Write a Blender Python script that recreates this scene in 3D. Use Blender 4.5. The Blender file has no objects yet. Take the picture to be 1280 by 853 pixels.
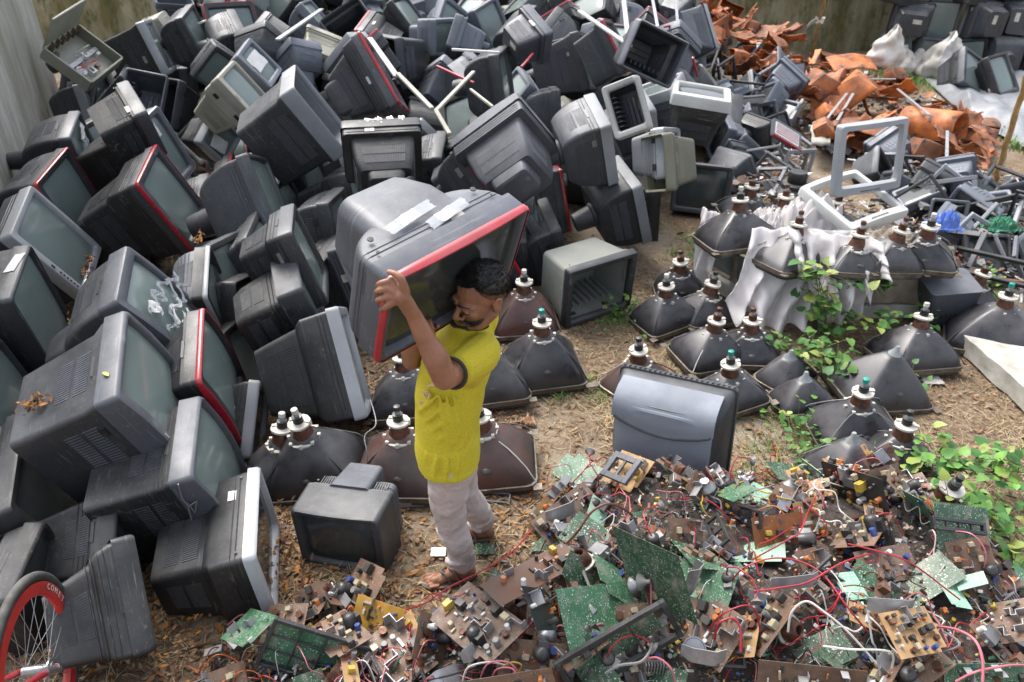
import bpy, math, random
from mathutils import Vector, Matrix, noise
R = math.radians
PI = math.pi
random.seed(7)
sc = bpy.context.scene
COL = sc.collection

# ---------------------------------------------------------------- camera model
CH, PITCH, FPX = 2.83, R(32), 980.0
FW = Vector((0, math.cos(PITCH), -math.sin(PITCH)))
UP = Vector((0, math.sin(PITCH), math.cos(PITCH)))
CAM = Vector((0, 0, CH))

def ray(px, py):
    return FW + Vector((1, 0, 0)) * ((px - 640) / FPX) - UP * ((py - 426.5) / FPX)

def at(px, py, z=0.0):
    d = ray(px, py)
    return CAM + d * ((z - CH) / d.z)

def proj(p):
    d = Vector(p) - CAM
    z = max(d.dot(FW), .05)
    return (640 + FPX * d.x / z, 426.5 - FPX * d.dot(UP) / z)

# ---------------------------------------------------------------- materials
MATS = {}
def nt(name):
    m = bpy.data.materials.new(name)
    m.use_nodes = True
    n = m.node_tree
    b = n.nodes['Principled BSDF']
    return m, n, b

def mat(name, c1, c2=None, rough=.5, metal=0.0, scale=8.0, dust=0.0, dustc=(.34, .31, .27), bump=0.0, bscale=60.0,
        vary=0.0, spec=.5, rvar=.15, detail=5.0, alpha=None, coat=0.0, speck=None, grime=0.0):
    if name in MATS: return MATS[name]
    m, n, b = nt(name)
    L = n.links.new
    c2 = c2 or tuple(x * .6 for x in c1)
    tc = n.nodes.new('ShaderNodeTexCoord')
    oi = n.nodes.new('ShaderNodeObjectInfo')
    addv = n.nodes.new('ShaderNodeVectorMath'); addv.operation = 'ADD'
    mulr = n.nodes.new('ShaderNodeMath'); mulr.operation = 'MULTIPLY'; mulr.inputs[1].default_value = 37.0
    L(oi.outputs['Random'], mulr.inputs[0])
    L(tc.outputs['Object'], addv.inputs[0]); L(mulr.outputs[0], addv.inputs[1])
    def nz(s, d=detail, r=.55):
        q = n.nodes.new('ShaderNodeTexNoise'); q.inputs['Scale'].default_value = s
        q.inputs['Detail'].default_value = d; q.inputs['Roughness'].default_value = r
        L(addv.outputs[0], q.inputs['Vector']); return q
    def ramp(src, a, bb):
        q = n.nodes.new('ShaderNodeMapRange'); q.inputs['From Min'].default_value = a; q.inputs['From Max'].default_value = bb
        L(src, q.inputs['Value']); return q.outputs['Result']
    def mix(f, x, y):
        q = n.nodes.new('ShaderNodeMix'); q.data_type = 'RGBA'
        if isinstance(f, float): q.inputs['Factor'].default_value = f
        else: L(f, q.inputs['Factor'])
        for s, k in ((x, 6), (y, 7)):
            if isinstance(s, tuple): q.inputs[k].default_value = (*s, 1)
            else: L(s, q.inputs[k])
        return q.outputs[2]
    n1 = nz(scale)
    col = mix(ramp(n1.outputs['Fac'], .35, .68), c1, c2)
    if speck:
        n3 = nz(speck[0], 2.0)
        col = mix(ramp(n3.outputs['Fac'], speck[1], speck[1] + .05), col, speck[2])
    if grime:
        # dried mud specks and long pale scratches
        g1 = nz(38.0, 6.0, .75); g2 = nz(4.0, 3.0)
        gm = n.nodes.new('ShaderNodeMath'); gm.operation = 'MULTIPLY'; L(ramp(g1.outputs['Fac'], .56, .66), gm.inputs[0]); L(ramp(g2.outputs['Fac'], .42, .62), gm.inputs[1])
        gk = n.nodes.new('ShaderNodeMath'); gk.operation = 'MULTIPLY'; L(gm.outputs[0], gk.inputs[0]); gk.inputs[1].default_value = grime
        col = mix(gk.outputs[0], col, (.20, .175, .145))
        mp_ = n.nodes.new('ShaderNodeMapping'); mp_.inputs['Scale'].default_value = (3.0, 60.0, 5.0); mp_.inputs['Rotation'].default_value = (.5, .3, .7); L(addv.outputs[0], mp_.inputs[0])
        g3 = n.nodes.new('ShaderNodeTexNoise'); g3.inputs['Scale'].default_value = 1.6; g3.inputs['Detail'].default_value = 6; L(mp_.outputs[0], g3.inputs['Vector'])
        g4 = n.nodes.new('ShaderNodeMath'); g4.operation = 'MULTIPLY'; L(ramp(g3.outputs['Fac'], .62, .72), g4.inputs[0]); g4.inputs[1].default_value = grime * .55
        col = mix(g4.outputs[0], col, (.30, .30, .30))
    if vary:
        hv = n.nodes.new('ShaderNodeHueSaturation')
        q = n.nodes.new('ShaderNodeMapRange'); q.inputs['To Min'].default_value = 1 - vary; q.inputs['To Max'].default_value = 1 + vary
        L(oi.outputs['Random'], q.inputs['Value']); L(q.outputs['Result'], hv.inputs['Value'])
        L(col, hv.inputs['Color']); col = hv.outputs['Color']
    rsrc = ramp(n1.outputs['Fac'], .3, .7)
    if dust:
        ge = n.nodes.new('ShaderNodeNewGeometry'); sx = n.nodes.new('ShaderNodeSeparateXYZ')
        L(ge.outputs['Normal'], sx.inputs[0])
        up = ramp(sx.outputs['Z'], -.1, 1.0)
        n2 = nz(5.0, 8.0, .7)
        dn = ramp(n2.outputs['Fac'], .3, .75)
        mm = n.nodes.new('ShaderNodeMath'); mm.operation = 'MULTIPLY_ADD'
        L(up, mm.inputs[0]); L(dn, mm.inputs[1]); 
        m4 = n.nodes.new('ShaderNodeMath'); m4.operation = 'MULTIPLY'; L(dn, m4.inputs[0]); m4.inputs[1].default_value = .10
        L(m4.outputs[0], mm.inputs[2])
        m5 = n.nodes.new('ShaderNodeMath'); m5.operation = 'MULTIPLY'; m5.use_clamp = True
        L(mm.outputs[0], m5.inputs[0]); m5.inputs[1].default_value = dust * 1.25  # settled dust, also boosted on top faces to imitate their bright sheen
        col = mix(m5.outputs[0], col, dustc)
    if isinstance(col, tuple): b.inputs['Base Color'].default_value = (*col, 1)
    else: L(col, b.inputs['Base Color'])
    rr_ = n.nodes.new('ShaderNodeMapRange')
    rr_.inputs['To Min'].default_value = max(.02, rough - rvar); rr_.inputs['To Max'].default_value = min(1, rough + rvar)
    L(rsrc, rr_.inputs['Value']); L(rr_.outputs['Result'], b.inputs['Roughness'])
    b.inputs['Metallic'].default_value = metal
    b.inputs['Specular IOR Level'].default_value = spec
    if coat: b.inputs['Coat Weight'].default_value = coat
    if bump:
        n4 = nz(bscale, 3.0)
        bp = n.nodes.new('ShaderNodeBump'); bp.inputs['Strength'].default_value = bump; bp.inputs['Distance'].default_value = .004
        L(n4.outputs['Fac'], bp.inputs['Height']); L(bp.outputs['Normal'], b.inputs['Normal'])
    if alpha is not None: b.inputs['Alpha'].default_value = alpha
    MATS[name] = m
    return m

def plastic(name, c, **k):
    d = dict(rough=.46, dust=.34, bump=.16, bscale=260.0, vary=.3, scale=3.0, spec=.5, grime=.5)
    d.update(k)
    return mat(name, c, tuple(x * .72 for x in c), **d)

BLK = plastic('black plastic', (.014, .0145, .016), dustc=(.15, .15, .15))
DRK = plastic('charcoal plastic', (.032, .035, .041), dustc=(.19, .195, .20))
MID = plastic('slate plastic', (.066, .072, .086), dustc=(.26, .27, .29))
GRY = plastic('grey plastic', (.27, .285, .31), dust=.35, dustc=(.36, .36, .35))
SIL = plastic('silver plastic', (.42, .44, .465), rough=.33, dust=.25, metal=.15)
WHT = plastic('off white plastic', (.50, .51, .49), dust=.3)
BEI = plastic('beige plastic', (.36, .35, .28), dust=.35)
OLV = plastic('olive plastic', (.15, .15, .095), dust=.3)
BLU = plastic('blue grey plastic', (.115, .128, .155), dustc=(.27, .29, .33), dust=.3)
RED = mat('red trim', (.42, .015, .03), (.25, .01, .02), rough=.3, dust=.15, coat=.3)
GLS = mat('screen glass', (.165, .21, .20), (.115, .15, .143), grime=.35, rough=.16, rvar=.07, dust=.16, dustc=(.33, .36, .34), scale=2.5, spec=.6)
GLD = mat('dark screen glass', (.035, .042, .042), (.02, .024, .025), rough=.12, rvar=.05, dust=.25, dustc=(.24, .25, .24), scale=2.5)
FUN = mat('funnel coating', (.013, .013, .016), (.028, .027, .03), rough=.34, rvar=.16, dust=.24, dustc=(.28, .27, .28), scale=5.0, vary=.3)
FUR = mat('brown funnel coating', (.10, .035, .028), (.03, .022, .022), rough=.38, rvar=.15, dust=.2, scale=3.5)
BAND = mat('tension band', (.16, .13, .10), (.07, .05, .035), rough=.6, metal=.5, dust=.3, scale=20.0)
COP = mat('copper winding', (.14, .055, .03), (.05, .025, .018), rough=.5, metal=.4, scale=50.0)
YWH = mat('aged white plastic', (.62, .60, .54), (.40, .36, .30), rough=.6, scale=25.0, dust=.2)
TEAL = mat('teal cap', (.01, .30, .24), rough=.4)
STEEL = mat('dull steel', (.40, .40, .41), (.22, .22, .22), rough=.42, metal=.8, scale=14.0, dust=.15)
ALU = mat('aluminium', (.45, .45, .46), (.28, .28, .29), rough=.5, metal=.65, scale=18.0, dust=.2)
BRN = mat('brown board', (.17, .085, .045), (.075, .042, .026), rough=.6, scale=22.0, dust=.25, speck=(170.0, .66, (.45, .42, .38)), vary=.25)
TAN = mat('tan board', (.42, .25, .10), (.27, .15, .06), rough=.6, scale=16.0, dust=.2, speck=(190.0, .68, (.10, .06, .03)))
YEL = mat('yellow board', (.55, .32, .05), (.38, .20, .03), rough=.55, scale=14.0, speck=(200.0, .70, (.12, .07, .02)))
def pcb(name, c, c2):
    if name in MATS: return MATS[name]
    m, n, b = nt(name); L = n.links.new
    tc = n.nodes.new('ShaderNodeTexCoord')
    v = n.nodes.new('ShaderNodeTexVoronoi'); v.inputs['Scale'].default_value = 95
    v2 = n.nodes.new('ShaderNodeTexBrick'); v2.inputs['Scale'].default_value = 38; v2.inputs['Mortar Size'].default_value = .012
    v2.offset = .37; v2.squash = .6
    nz = n.nodes.new('ShaderNodeTexNoise'); nz.inputs['Scale'].default_value = 9
    L(tc.outputs['Object'], v.inputs['Vector']); L(tc.outputs['Object'], nz.inputs['Vector']); L(tc.outputs['Object'], v2.inputs['Vector'])
    def mr(s, a, bb):
        q = n.nodes.new('ShaderNodeMapRange'); q.inputs[1].default_value = a; q.inputs[2].default_value = bb; L(s, q.inputs[0]); return q.outputs[0]
    def mx(f, x, y):
        q = n.nodes.new('ShaderNodeMix'); q.data_type = 'RGBA'
        L(f, q.inputs[0])
        for s, k in ((x, 6), (y, 7)):
            if isinstance(s, tuple): q.inputs[k].default_value = (*s, 1)
            else: L(s, q.inputs[k])
        return q.outputs[2]
    base = mx(mr(nz.outputs[0], .38, .62), c, c2)
    tr = mx(v2.outputs['Fac'], base, tuple(min(1, x * 2.1 + .02) for x in c))
    vb = n.nodes.new('ShaderNodeTexVoronoi'); vb.inputs['Scale'].default_value = 210; L(tc.outputs['Object'], vb.inputs['Vector'])
    n6 = n.nodes.new('ShaderNodeTexNoise'); n6.inputs['Scale'].default_value = 26; L(tc.outputs['Object'], n6.inputs['Vector'])
    ds = n.nodes.new('ShaderNodeMath'); ds.operation = 'MULTIPLY'; L(mr(vb.outputs['Distance'], .36, .26), ds.inputs[0]); L(mr(n6.outputs[0], .48, .60), ds.inputs[1])
    sm_ = mx(ds.outputs[0], tr, (.42, .46, .40))
    dm = n.nodes.new('ShaderNodeMath'); dm.operation = 'MULTIPLY'; L(mr(v.outputs['Distance'], .30, .22), dm.inputs[0]); L(mr(n6.outputs[0], .52, .42), dm.inputs[1])
    dots = mx(dm.outputs[0], sm_, (.52, .54, .50))
    n7 = n.nodes.new('ShaderNodeTexNoise'); n7.inputs['Scale'].default_value = 13; n7.inputs['Detail'].default_value = 6; L(tc.outputs['Object'], n7.inputs['Vector'])
    dots = mx(mr(n7.outputs[0], .50, .85), dots, (.24, .21, .17))
    L(dots, b.inputs['Base Color']); b.inputs['Roughness'].default_value = .42
    bp = n.nodes.new('ShaderNodeBump'); bp.inputs['Strength'].default_value = .3; bp.inputs['Distance'].default_value = .002; bp.invert = True
    L(v.outputs['Distance'], bp.inputs['Height']); L(bp.outputs[0], b.inputs['Normal'])
    MATS[name] = m
    return m
GRN = pcb('green solder board', (.032, .105, .048), (.055, .15, .085))
DGN = pcb('dark green solder board', (.022, .06, .03), (.04, .085, .045))
MNT = pcb('mint solder board', (.22, .42, .30), (.30, .48, .36))
WIRE = {k: mat(k + ' wire', c, rough=.4) for k, c in dict(red=(.42, .02, .035), pink=(.55, .16, .20), white=(.62, .60, .55), grey=(.22, .22, .22),
        black=(.015, .015, .015), brown=(.16, .045, .03), orange=(.55, .13, .03), yellow=(.5, .34, .03), green=(.05, .18, .10), blue=(.02, .05, .3)).items()}
CAPS = {k: mat(k + ' component', c, rough=.38, dust=.2, scale=30.0) for k, c in dict(black=(.018, .018, .02), blue=(.02, .06, .26), white=(.66, .66, .62), orange=(.5, .16, .03), yellow=(.6, .42, .05), brown=(.16, .07, .035), grey=(.2, .2, .2), beige=(.45, .38, .24)).items()}
RUST = mat('orange brown cabinet board', (.46, .125, .018), (.13, .042, .016), rough=.65, scale=7.0, dust=.18, bump=.6, bscale=40.0, vary=.5, speck=(11.0, .60, (.07, .03, .02)), grime=.6)
FOAM = mat('dirty white foam', (.50, .49, .45), (.30, .28, .23), rough=.9, scale=7.0, bump=.3, bscale=70.0)
LEAF2 = mat('dark vine leaf', (.05, .15, .03), (.035, .10, .02), rough=.5, scale=9.0, spec=.35)
LEAF3 = mat('yellowing vine leaf', (.26, .30, .06), (.16, .24, .05), rough=.55, scale=12.0, speck=(16.0, .6, (.20, .12, .04)))
LEAF = mat('vine leaf', (.13, .27, .045), (.045, .13, .025), rough=.5, scale=9.0, vary=.25, spec=.35, speck=(14.0, .66, (.30, .30, .06)))
STEM = mat('vine stem', (.16, .17, .06), rough=.7)
BAMB = mat('bamboo', (.42, .27, .11), (.28, .16, .06), rough=.5, scale=14.0)
SACKM = mat('white sack cloth', (.62, .60, .56), (.46, .42, .36), rough=.85, scale=6.0, bump=.5, bscale=60.0)

# ---------------------------------------------------------------- mesh builder
class MB:
    def __init__(s): s.v = []; s.f = []; s.sm = []; s.mi = []
    def add(s, vs, fs, smooth=False, mi=0, M=None):
        o = len(s.v)
        s.v += [(M @ Vector(p)) if M else Vector(p) for p in vs]
        s.f += [[i + o for i in f] for f in fs]
        s.sm += [smooth] * len(fs); s.mi += [mi] * len(fs)
        return s
    def box(s, c, d, M=None, mi=0):
        x, y, z = c; a, b, e = d[0] / 2, d[1] / 2, d[2] / 2
        vs = [(x + i * a, y + j * b, z + k * e) for k in (-1, 1) for j in (-1, 1) for i in (-1, 1)]
        return s.add(vs, [(0, 2, 3, 1), (4, 5, 7, 6), (0, 1, 5, 4), (2, 6, 7, 3), (0, 4, 6, 2), (1, 3, 7, 5)], False, mi, M)
    def loft(s, rings, c0=True, c1=True, smooth=True, M=None, mi=0):
        n = len(rings[0]); vs = [p for r in rings for p in r]; fs = []
        for i in range(len(rings) - 1):
            for j in range(n):
                a, b = i * n + j, i * n + (j + 1) % n
                fs.append((a, b, b + n, a + n))
        if c0: fs.append(tuple(range(n))[::-1])
        if c1: fs.append(tuple((len(rings) - 1) * n + j for j in range(n)))
        return s.add(vs, fs, smooth, mi, M)
    def tube(s, pts, r, seg=6, M=None, mi=0, caps=True):
        pts = [Vector(p) for p in pts]; rs = r if isinstance(r, (list, tuple)) else [r] * len(pts)
        rings = []; u = None
        for i, p in enumerate(pts):
            t = (pts[min(i + 1, len(pts) - 1)] - pts[max(i - 1, 0)])
            t = t.normalized() if t.length > 1e-9 else Vector((0, 0, 1))
            if u is None: u = t.orthogonal().normalized()
            u = (u - t * u.dot(t)); u = u.normalized() if u.length > 1e-6 else t.orthogonal().normalized()
            w = t.cross(u)
            rings.append([p + (u * math.cos(2 * PI * k / seg) + w * math.sin(2 * PI * k / seg)) * rs[i] for k in range(seg)])
        return s.loft(rings, caps, caps, True, M, mi)
    def lathe(s, prof, seg=16, M=None, mi=0, c0=True, c1=True):
        return s.loft([[(r * math.cos(2 * PI * k / seg), r * math.sin(2 * PI * k / seg), z) for k in range(seg)] for r, z in prof], c0, c1, True, M, mi)
    def grid(s, fn, nu, nv, M=None, mi=0, smooth=True):
        vs = [fn(i / nu, j / nv) for j in range(nv + 1) for i in range(nu + 1)]
        fs = [(j * (nu + 1) + i, j * (nu + 1) + i + 1, (j + 1) * (nu + 1) + i + 1, (j + 1) * (nu + 1) + i) for j in range(nv) for i in range(nu)]
        return s.add(vs, fs, smooth, mi, M)
    def build(s, name, mats, parent=None, bevel=0.0, loc=None, sharp=50):
        me = bpy.data.meshes.new(name)
        me.from_pydata([tuple(p) for p in s.v], [], s.f)
        me.polygons.foreach_set('use_smooth', s.sm)
        me.polygons.foreach_set('material_index', s.mi)
        for m in (mats if isinstance(mats, (list, tuple)) else [mats]): me.materials.append(m)
        me.update()
        try: me.set_sharp_from_angle(angle=R(sharp))
        except Exception: pass
        o = bpy.data.objects.new(name, me); COL.objects.link(o)
        if parent:
            o.parent = parent; KIDS.setdefault(parent.name, []).append(o)
        if loc is not None: o.location = loc
        if bevel:
            b = o.modifiers.new('Bevel', 'BEVEL'); b.width = bevel; b.segments = 2; b.limit_method = 'ANGLE'; b.angle_limit = R(35)
        return o

def rr(w, h, r, y, cz=0.0, nc=3, ne=4, cx=0.0):
    """rounded rectangle ring in the XZ plane at depth y"""
    r = min(r, w / 2 * .98, h / 2 * .98); out = []
    cs = [(w / 2 - r, h / 2 - r, 0), (-w / 2 + r, h / 2 - r, 90), (-w / 2 + r, -h / 2 + r, 180), (w / 2 - r, -h / 2 + r, 270)]
    for k, (x, z, a) in enumerate(cs):
        for i in range(nc + 1):
            t = R(a + 90 * i / nc); out.append((cx + x + r * math.cos(t), y, cz + z + r * math.sin(t)))
        x2, z2, a2 = cs[(k + 1) % 4]
        p = out[-1]; q = (cx + x2 + r * math.cos(R(a2)), y, cz + z2 + r * math.sin(R(a2)))
        for i in range(1, ne): out.append(tuple(p[j] + (q[j] - p[j]) * i / ne for j in range(3)))
    return out

def tag(o, label=None, cat=None, group=None, kind=None):
    if label: o['label'] = label
    if cat: o['category'] = cat
    if group: o['group'] = group
    if kind: o['kind'] = kind
    return o

def empty(name, M=None, label=None, cat=None, group=None):
    o = bpy.data.objects.new(name, None); o.empty_display_size = .05; COL.objects.link(o)
    if M is not None: o.matrix_world = M
    return tag(o, label, cat, group)

KIDS = {}
def copy_tree(o, parent=None):
    c = o.copy(); COL.objects.link(c)
    if parent: c.parent = parent
    for k in kids(o): copy_tree(k, c)
    return c
def kids(o):
    return KIDS.get(o.name, [])

def rotM(rv):
    a = rv.length
    return Matrix.Rotation(a, 4, rv / a) if a > 1e-6 else Matrix()
def frame(pos, n, roll=0.0, upv=None):
    """local -Y looks along n; local Z kept near upv"""
    n = Vector(n).normalized(); y = -n; u = Vector(upv or (0, 0, 1))
    if abs(u.dot(y)) > .98: u = Vector((0, 1, .1))
    x = y.cross(u).normalized(); z = x.cross(y)
    M = Matrix((x, y, z)).transposed().to_4x4()
    return Matrix.Translation(Vector(pos)) @ M @ Matrix.Rotation(roll, 4, 'Y')
# ---------------------------------------------------------------- televisions
def tv(root, W, H, D, bez=DRK, cab=BLK, glass=GLS, trim=None, shell='step', tail=None, empty_=False, bw=.09, bt=.09, bb=.14,
       bulge=0.0, vents=True, grille=False, cord=None, badge=False, detail=1, tp=.72, knob=False, deep=.085, port=False, vround=.72):
    t = deep
    def bl(p):
        x, y, z = p
        return (x, y - bulge * (1 - (2 * x / W) ** 2), z)
    # bezel frame
    iw, ih = W * (1 - 2 * bw), H * (1 - bt - bb)
    cz = H * (bb - bt) / 2
    m = MB()
    rings = [rr(W, H, .02, t), rr(W, H, .025, .014), [bl(p) for p in rr(W - .014, H - .014, .022, .002)],
             [bl(p) for p in rr(iw + .03, ih + .03, .025, 0.0, cz)], [bl(p) for p in rr(iw + .012, ih + .012, .018, .006, cz)],
             [bl(p) for p in rr(iw, ih, .016, .028, cz)]]
    if empty_:
        rings += [rr(iw + .01, ih + .01, .016, .05, cz), rr(W * .93, H * .93, .02, .052), rr(W * .93, H * .93, .02, t)]
        m.loft(rings + [rings[0]], False, False)
    else:
        rings += [rr(iw * .98, ih * .98, .016, .05, cz)]
        m.loft(rings, False, False)
    m.build('bezel', bez, root)
    if trim:
        q = MB(); w = .006
        q.loft([rr(W + .002, H + .002, .024, .026), rr(W + .006, H + .006, .026, .024), rr(W + .006, H + .006, .026, .008), [bl(p) for p in rr(W - .002, H - .002, .024, -.001)], [bl(p) for p in rr(W - .012, H - .012, .02, -.002)]], False, False)
        q.build('trim', trim, root)
    if not empty_:
        def sf(u, v):
            x, z = (u - .5) * iw * 1.02, (v - .5) * ih * 1.02 + cz
            k = (1 - (2 * u - 1) ** 4) * .5 + (1 - (2 * v - 1) ** 4) * .5
            return (x, .034 - .016 * k - bulge * (1 - (2 * x / W) ** 2) * .95, z)
        MB().grid(sf, 12, 10).build('screen', glass, root)
    # rear cabinet: (y, w, h, dz)
    yb = D * .93
    if shell == 'step':
        prof = [(t * .8, .965, .965), (t + .015, .965, .96), (D * .40, .93, .90), (D * .45, .86, .84), (D * .47, .80, .80), (D * .80, .66, .66), (yb, .60, .60)]
    elif shell == 'round':
        prof = [(t * .8, .965, .965)]
        for k in range(0, 8):
            a = k / 7 * 1.25
            prof.append((t + .01 + (D * vround - t) * math.sin(a) / math.sin(1.25), .96 * (.34 + .66 * math.cos(a) ** .8), .95 - .12 * k / 7))
    elif shell == 'slope':
        prof = [(t * .8, .965, .965), (t + .02, .96, .95), (D * .3, .90, .88), (yb, tp, tp * .95)]
    else:  # boxy with a deep front block
        prof = [(t * .8, .975, .975), (D * .34, .965, .965), (D * .345, .80, .86), (D * .8, .70, .74), (yb, .62, .66)]
    def R3(f):
        return rr(W * f[1], H * f[2], .03 if f[1] < .9 else .022, f[0], -(1 - f[2]) * H * .28)
    m = MB(); m.loft([R3(f) for f in prof], empty_ and False, True, M=None)
    c = m.build('cabinet', cab, root, sharp=32)
    if empty_:
        s = c.modifiers.new('Solid', 'SOLIDIFY'); s.thickness = .003
        if detail:
            q = MB()
            for i in range(7):
                x = (i - 3) * W * .09
                q.box((x, yb * .55, -H * .30), (.006, yb * .6, .03))
            for i in range(4): q.box((0, yb - .02, (i - 1.5) * H * .12), (W * .5, .02, .006))
            q.build('rib', cab, root)
    def half(y):
        for a, b in zip(prof, prof[1:]):
            if a[0] <= y <= b[0] and b[0] > a[0]:
                k = (y - a[0]) / (b[0] - a[0]); w = a[1] + (b[1] - a[1]) * k; h = a[2] + (b[2] - a[2]) * k
                return W * w / 2, H * h / 2, -(1 - h) * H * .28
        f = prof[-1]; return W * f[1] / 2, H * f[2] / 2, -(1 - f[2]) * H * .28
    if tail == 'cyl':
        r = min(W, H) * .19
        M = Matrix.Translation((0, yb * .72 if shell == 'round' else yb * .9, -.01)) @ Matrix.Rotation(R(-90), 4, 'X')
        k = D * .42 if shell == 'round' else D * .28
        MB().lathe([(r * 1.18, -.02), (r * 1.15, k * .25), (r * 1.0, k * .3), (r * .84, k * .95), (r * .78, k), (r * .3, k + .004)], 20, M).build('tube_cover', cab, root, sharp=35)
    elif tail == 'hump':
        MB().loft([rr(W * .60, H * .86, .06, yb * .30, 0, nc=5), rr(W * .56, H * .80, .06, yb * .75, 0, nc=5), rr(W * .48, H * .70, .055, D * .92, -.01, nc=5), rr(W * .44, H * .64, .05, D * .98, -.01, nc=5), rr(W * .34, H * .5, .04, D * 1.0, -.01, nc=5)]).build('tube_cover', cab, root, sharp=40)
        for s in (-1, 1): MB().lathe([(.011, 0), (.011, .004), (.006, .0045)], 12, Matrix.Translation((s * W * .36, D * .42, H * .455)) ).build('screw_hole', BLK, root)
    elif tail == 'box':
        z0 = -.01
        MB().loft([rr(W * .52, H * .56, .04, yb * .62, z0), rr(W * .46, H * .48, .035, D * 1.0, z0), rr(W * .42, H * .44, .03, D * 1.08, z0), rr(W * .36, H * .38, .03, D * 1.10, z0)]).build('tube_cover', cab, root, sharp=35)
    if vents:
        QS = [MB() for _ in range(4)]
        sects = [(D * .52, D * .66), (D * .69, D * .82)] if shell in ('step', 'deep') else [(D * .30, D * .42), (D * .45, D * .57)]
        for (y0, y1) in sects:
            for side in range(4):
                q = QS[side]; n = 24 if detail else 7
                for i in range(n):
                    if side > 1 and abs(i - n // 2) > n // 3: continue
                    u = (i / (n - 1) - .5) * 1.35
                    P = []
                    for y in (y0, y1):
                        hw, hh, dz = half(y)
                        if side == 0: P.append(Vector((u * hw, y, dz + hh)))
                        elif side == 1: P.append(Vector((u * hw, y, dz - hh)))
                        elif side == 2: P.append(Vector((hw, y, dz + u * hh)))
                        else: P.append(Vector((-hw, y, dz + u * hh)))
                    a, b = P; wd = (Vector((1, 0, 0)) if side < 2 else Vector((0, 0, 1))) * (.0034 if detail else .008)
                    nn = (b - a).cross(wd).normalized() * .003
                    q.add([a - wd - nn, a + wd - nn, b + wd - nn, b - wd - nn, a - wd + nn, a + wd + nn, b + wd + nn, b - wd + nn],
                          [(0, 1, 2, 3), (7, 6, 5, 4), (0, 4, 5, 1), (1, 5, 6, 2), (2, 6, 7, 3), (3, 7, 4, 0)])
        for q in QS: q.build('vent_grille', DRK if cab is BLK else MID if cab is DRK else cab, root)
    if grille:
        q = MB()
        for s in (-1, 1):
            for i in range(16): q.box((s * W * (.5 - bw * .5), -.0015 - bulge * .1, (i - 7.5) * H * .04), (W * bw * .55, .006, .004))
        q.build('speaker_grille', BLK, root)
    if knob:
        q = MB()
        for i in range(6): q.box((W * .12 + i * .028, -bulge * .8, -H / 2 + H * bb * .42), (.015, .008, .007))
        q.box((W * .02, -bulge * .9, -H / 2 + H * bb * .42), (.03, .006, .01))
        q.build('control_button', SIL if bez != SIL else BLK, root)
    if badge:
        MB().box((0, -bulge - .0005, -H / 2 + H * bb * .42), (.05, .003, .012)).build('badge', SIL if bez not in (SIL, GRY) else BLK, root)
    if detail:
        # labels, sockets and screws on the back and sides
        rs = random.Random(int(W * 9973 + H * 7919 + D * 331))
        hw, hh, dz = half(yb - .002)
        if not tail:
            MB().box((-hw * .35, yb + .001, dz + hh * .35), (hw * .7, .002, hh * .42)).build('rating_label', rs.choice([YWH, STEEL, CAPS['black']]), root)
            q = MB()
            for i in range(5): q.lathe([(.006, 0), (.006, .006), (.003, .007)], 8, Matrix.Translation((hw * .1 + i * .018, yb, dz - hh * .5)) @ Matrix.Rotation(R(-90), 4, 'X'))
            q.build('socket_panel', CAPS[rs.choice(['yellow', 'white', 'black'])], root)
        y_ = D * rs.uniform(.2, .34); hw, hh, dz = half(y_)
        if rs.random() < .6: MB().box((hw * rs.uniform(-.6, .6), y_, dz + hh + .0015), (.05 * rs.uniform(.7, 1.6), .035, .002)).build('sticker', rs.choice([YWH, STEEL, YWH]), root)
        q = MB()
        for s in (-1, 1):
            for t_ in (-1, 1): q.lathe([(.006, 0), (.006, .002), (.003, .0022)], 8, Matrix.Translation((s * W * .40, t + .03, t_ * (H * .48))) @ Matrix.Rotation(0 if t_ > 0 else PI, 4, 'X'))
        q.build('screw', BLK, root)
        if rs.random() < .7:   # pressed ribs along the cabinet
            q = MB()
            for i in range(rs.randint(2, 4)):
                yy = t + .03 + i * .022; a_, b_, c_ = half(yy)
                q.loft([rr(2 * a_ + .001, 2 * b_ + .001, .03, yy, c_), rr(2 * a_ + .006, 2 * b_ + .006, .032, yy + .003, c_), rr(2 * a_ + .001, 2 * b_ + .001, .03, yy + .006, c_)], False, False)
            q.build('rib', cab, root)
        hw, hh, dz = half(D * .3)
        for s in (-1, 1): MB().box((s * hw * .55, D * .28, dz - hh - .004), (.05, .03, .012)).build('foot', BLK, root)
        q = MB(); y = D * .25; hw, hh, dz = half(y)
        q.box((hw + .001, y, dz), (.006, .014, H * .22))
        MB().box((-hw - .001, y, dz), (.006, .014, H * .22)).build('handle', cab, root)
        q.build('handle', cab, root)
    return root

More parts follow.
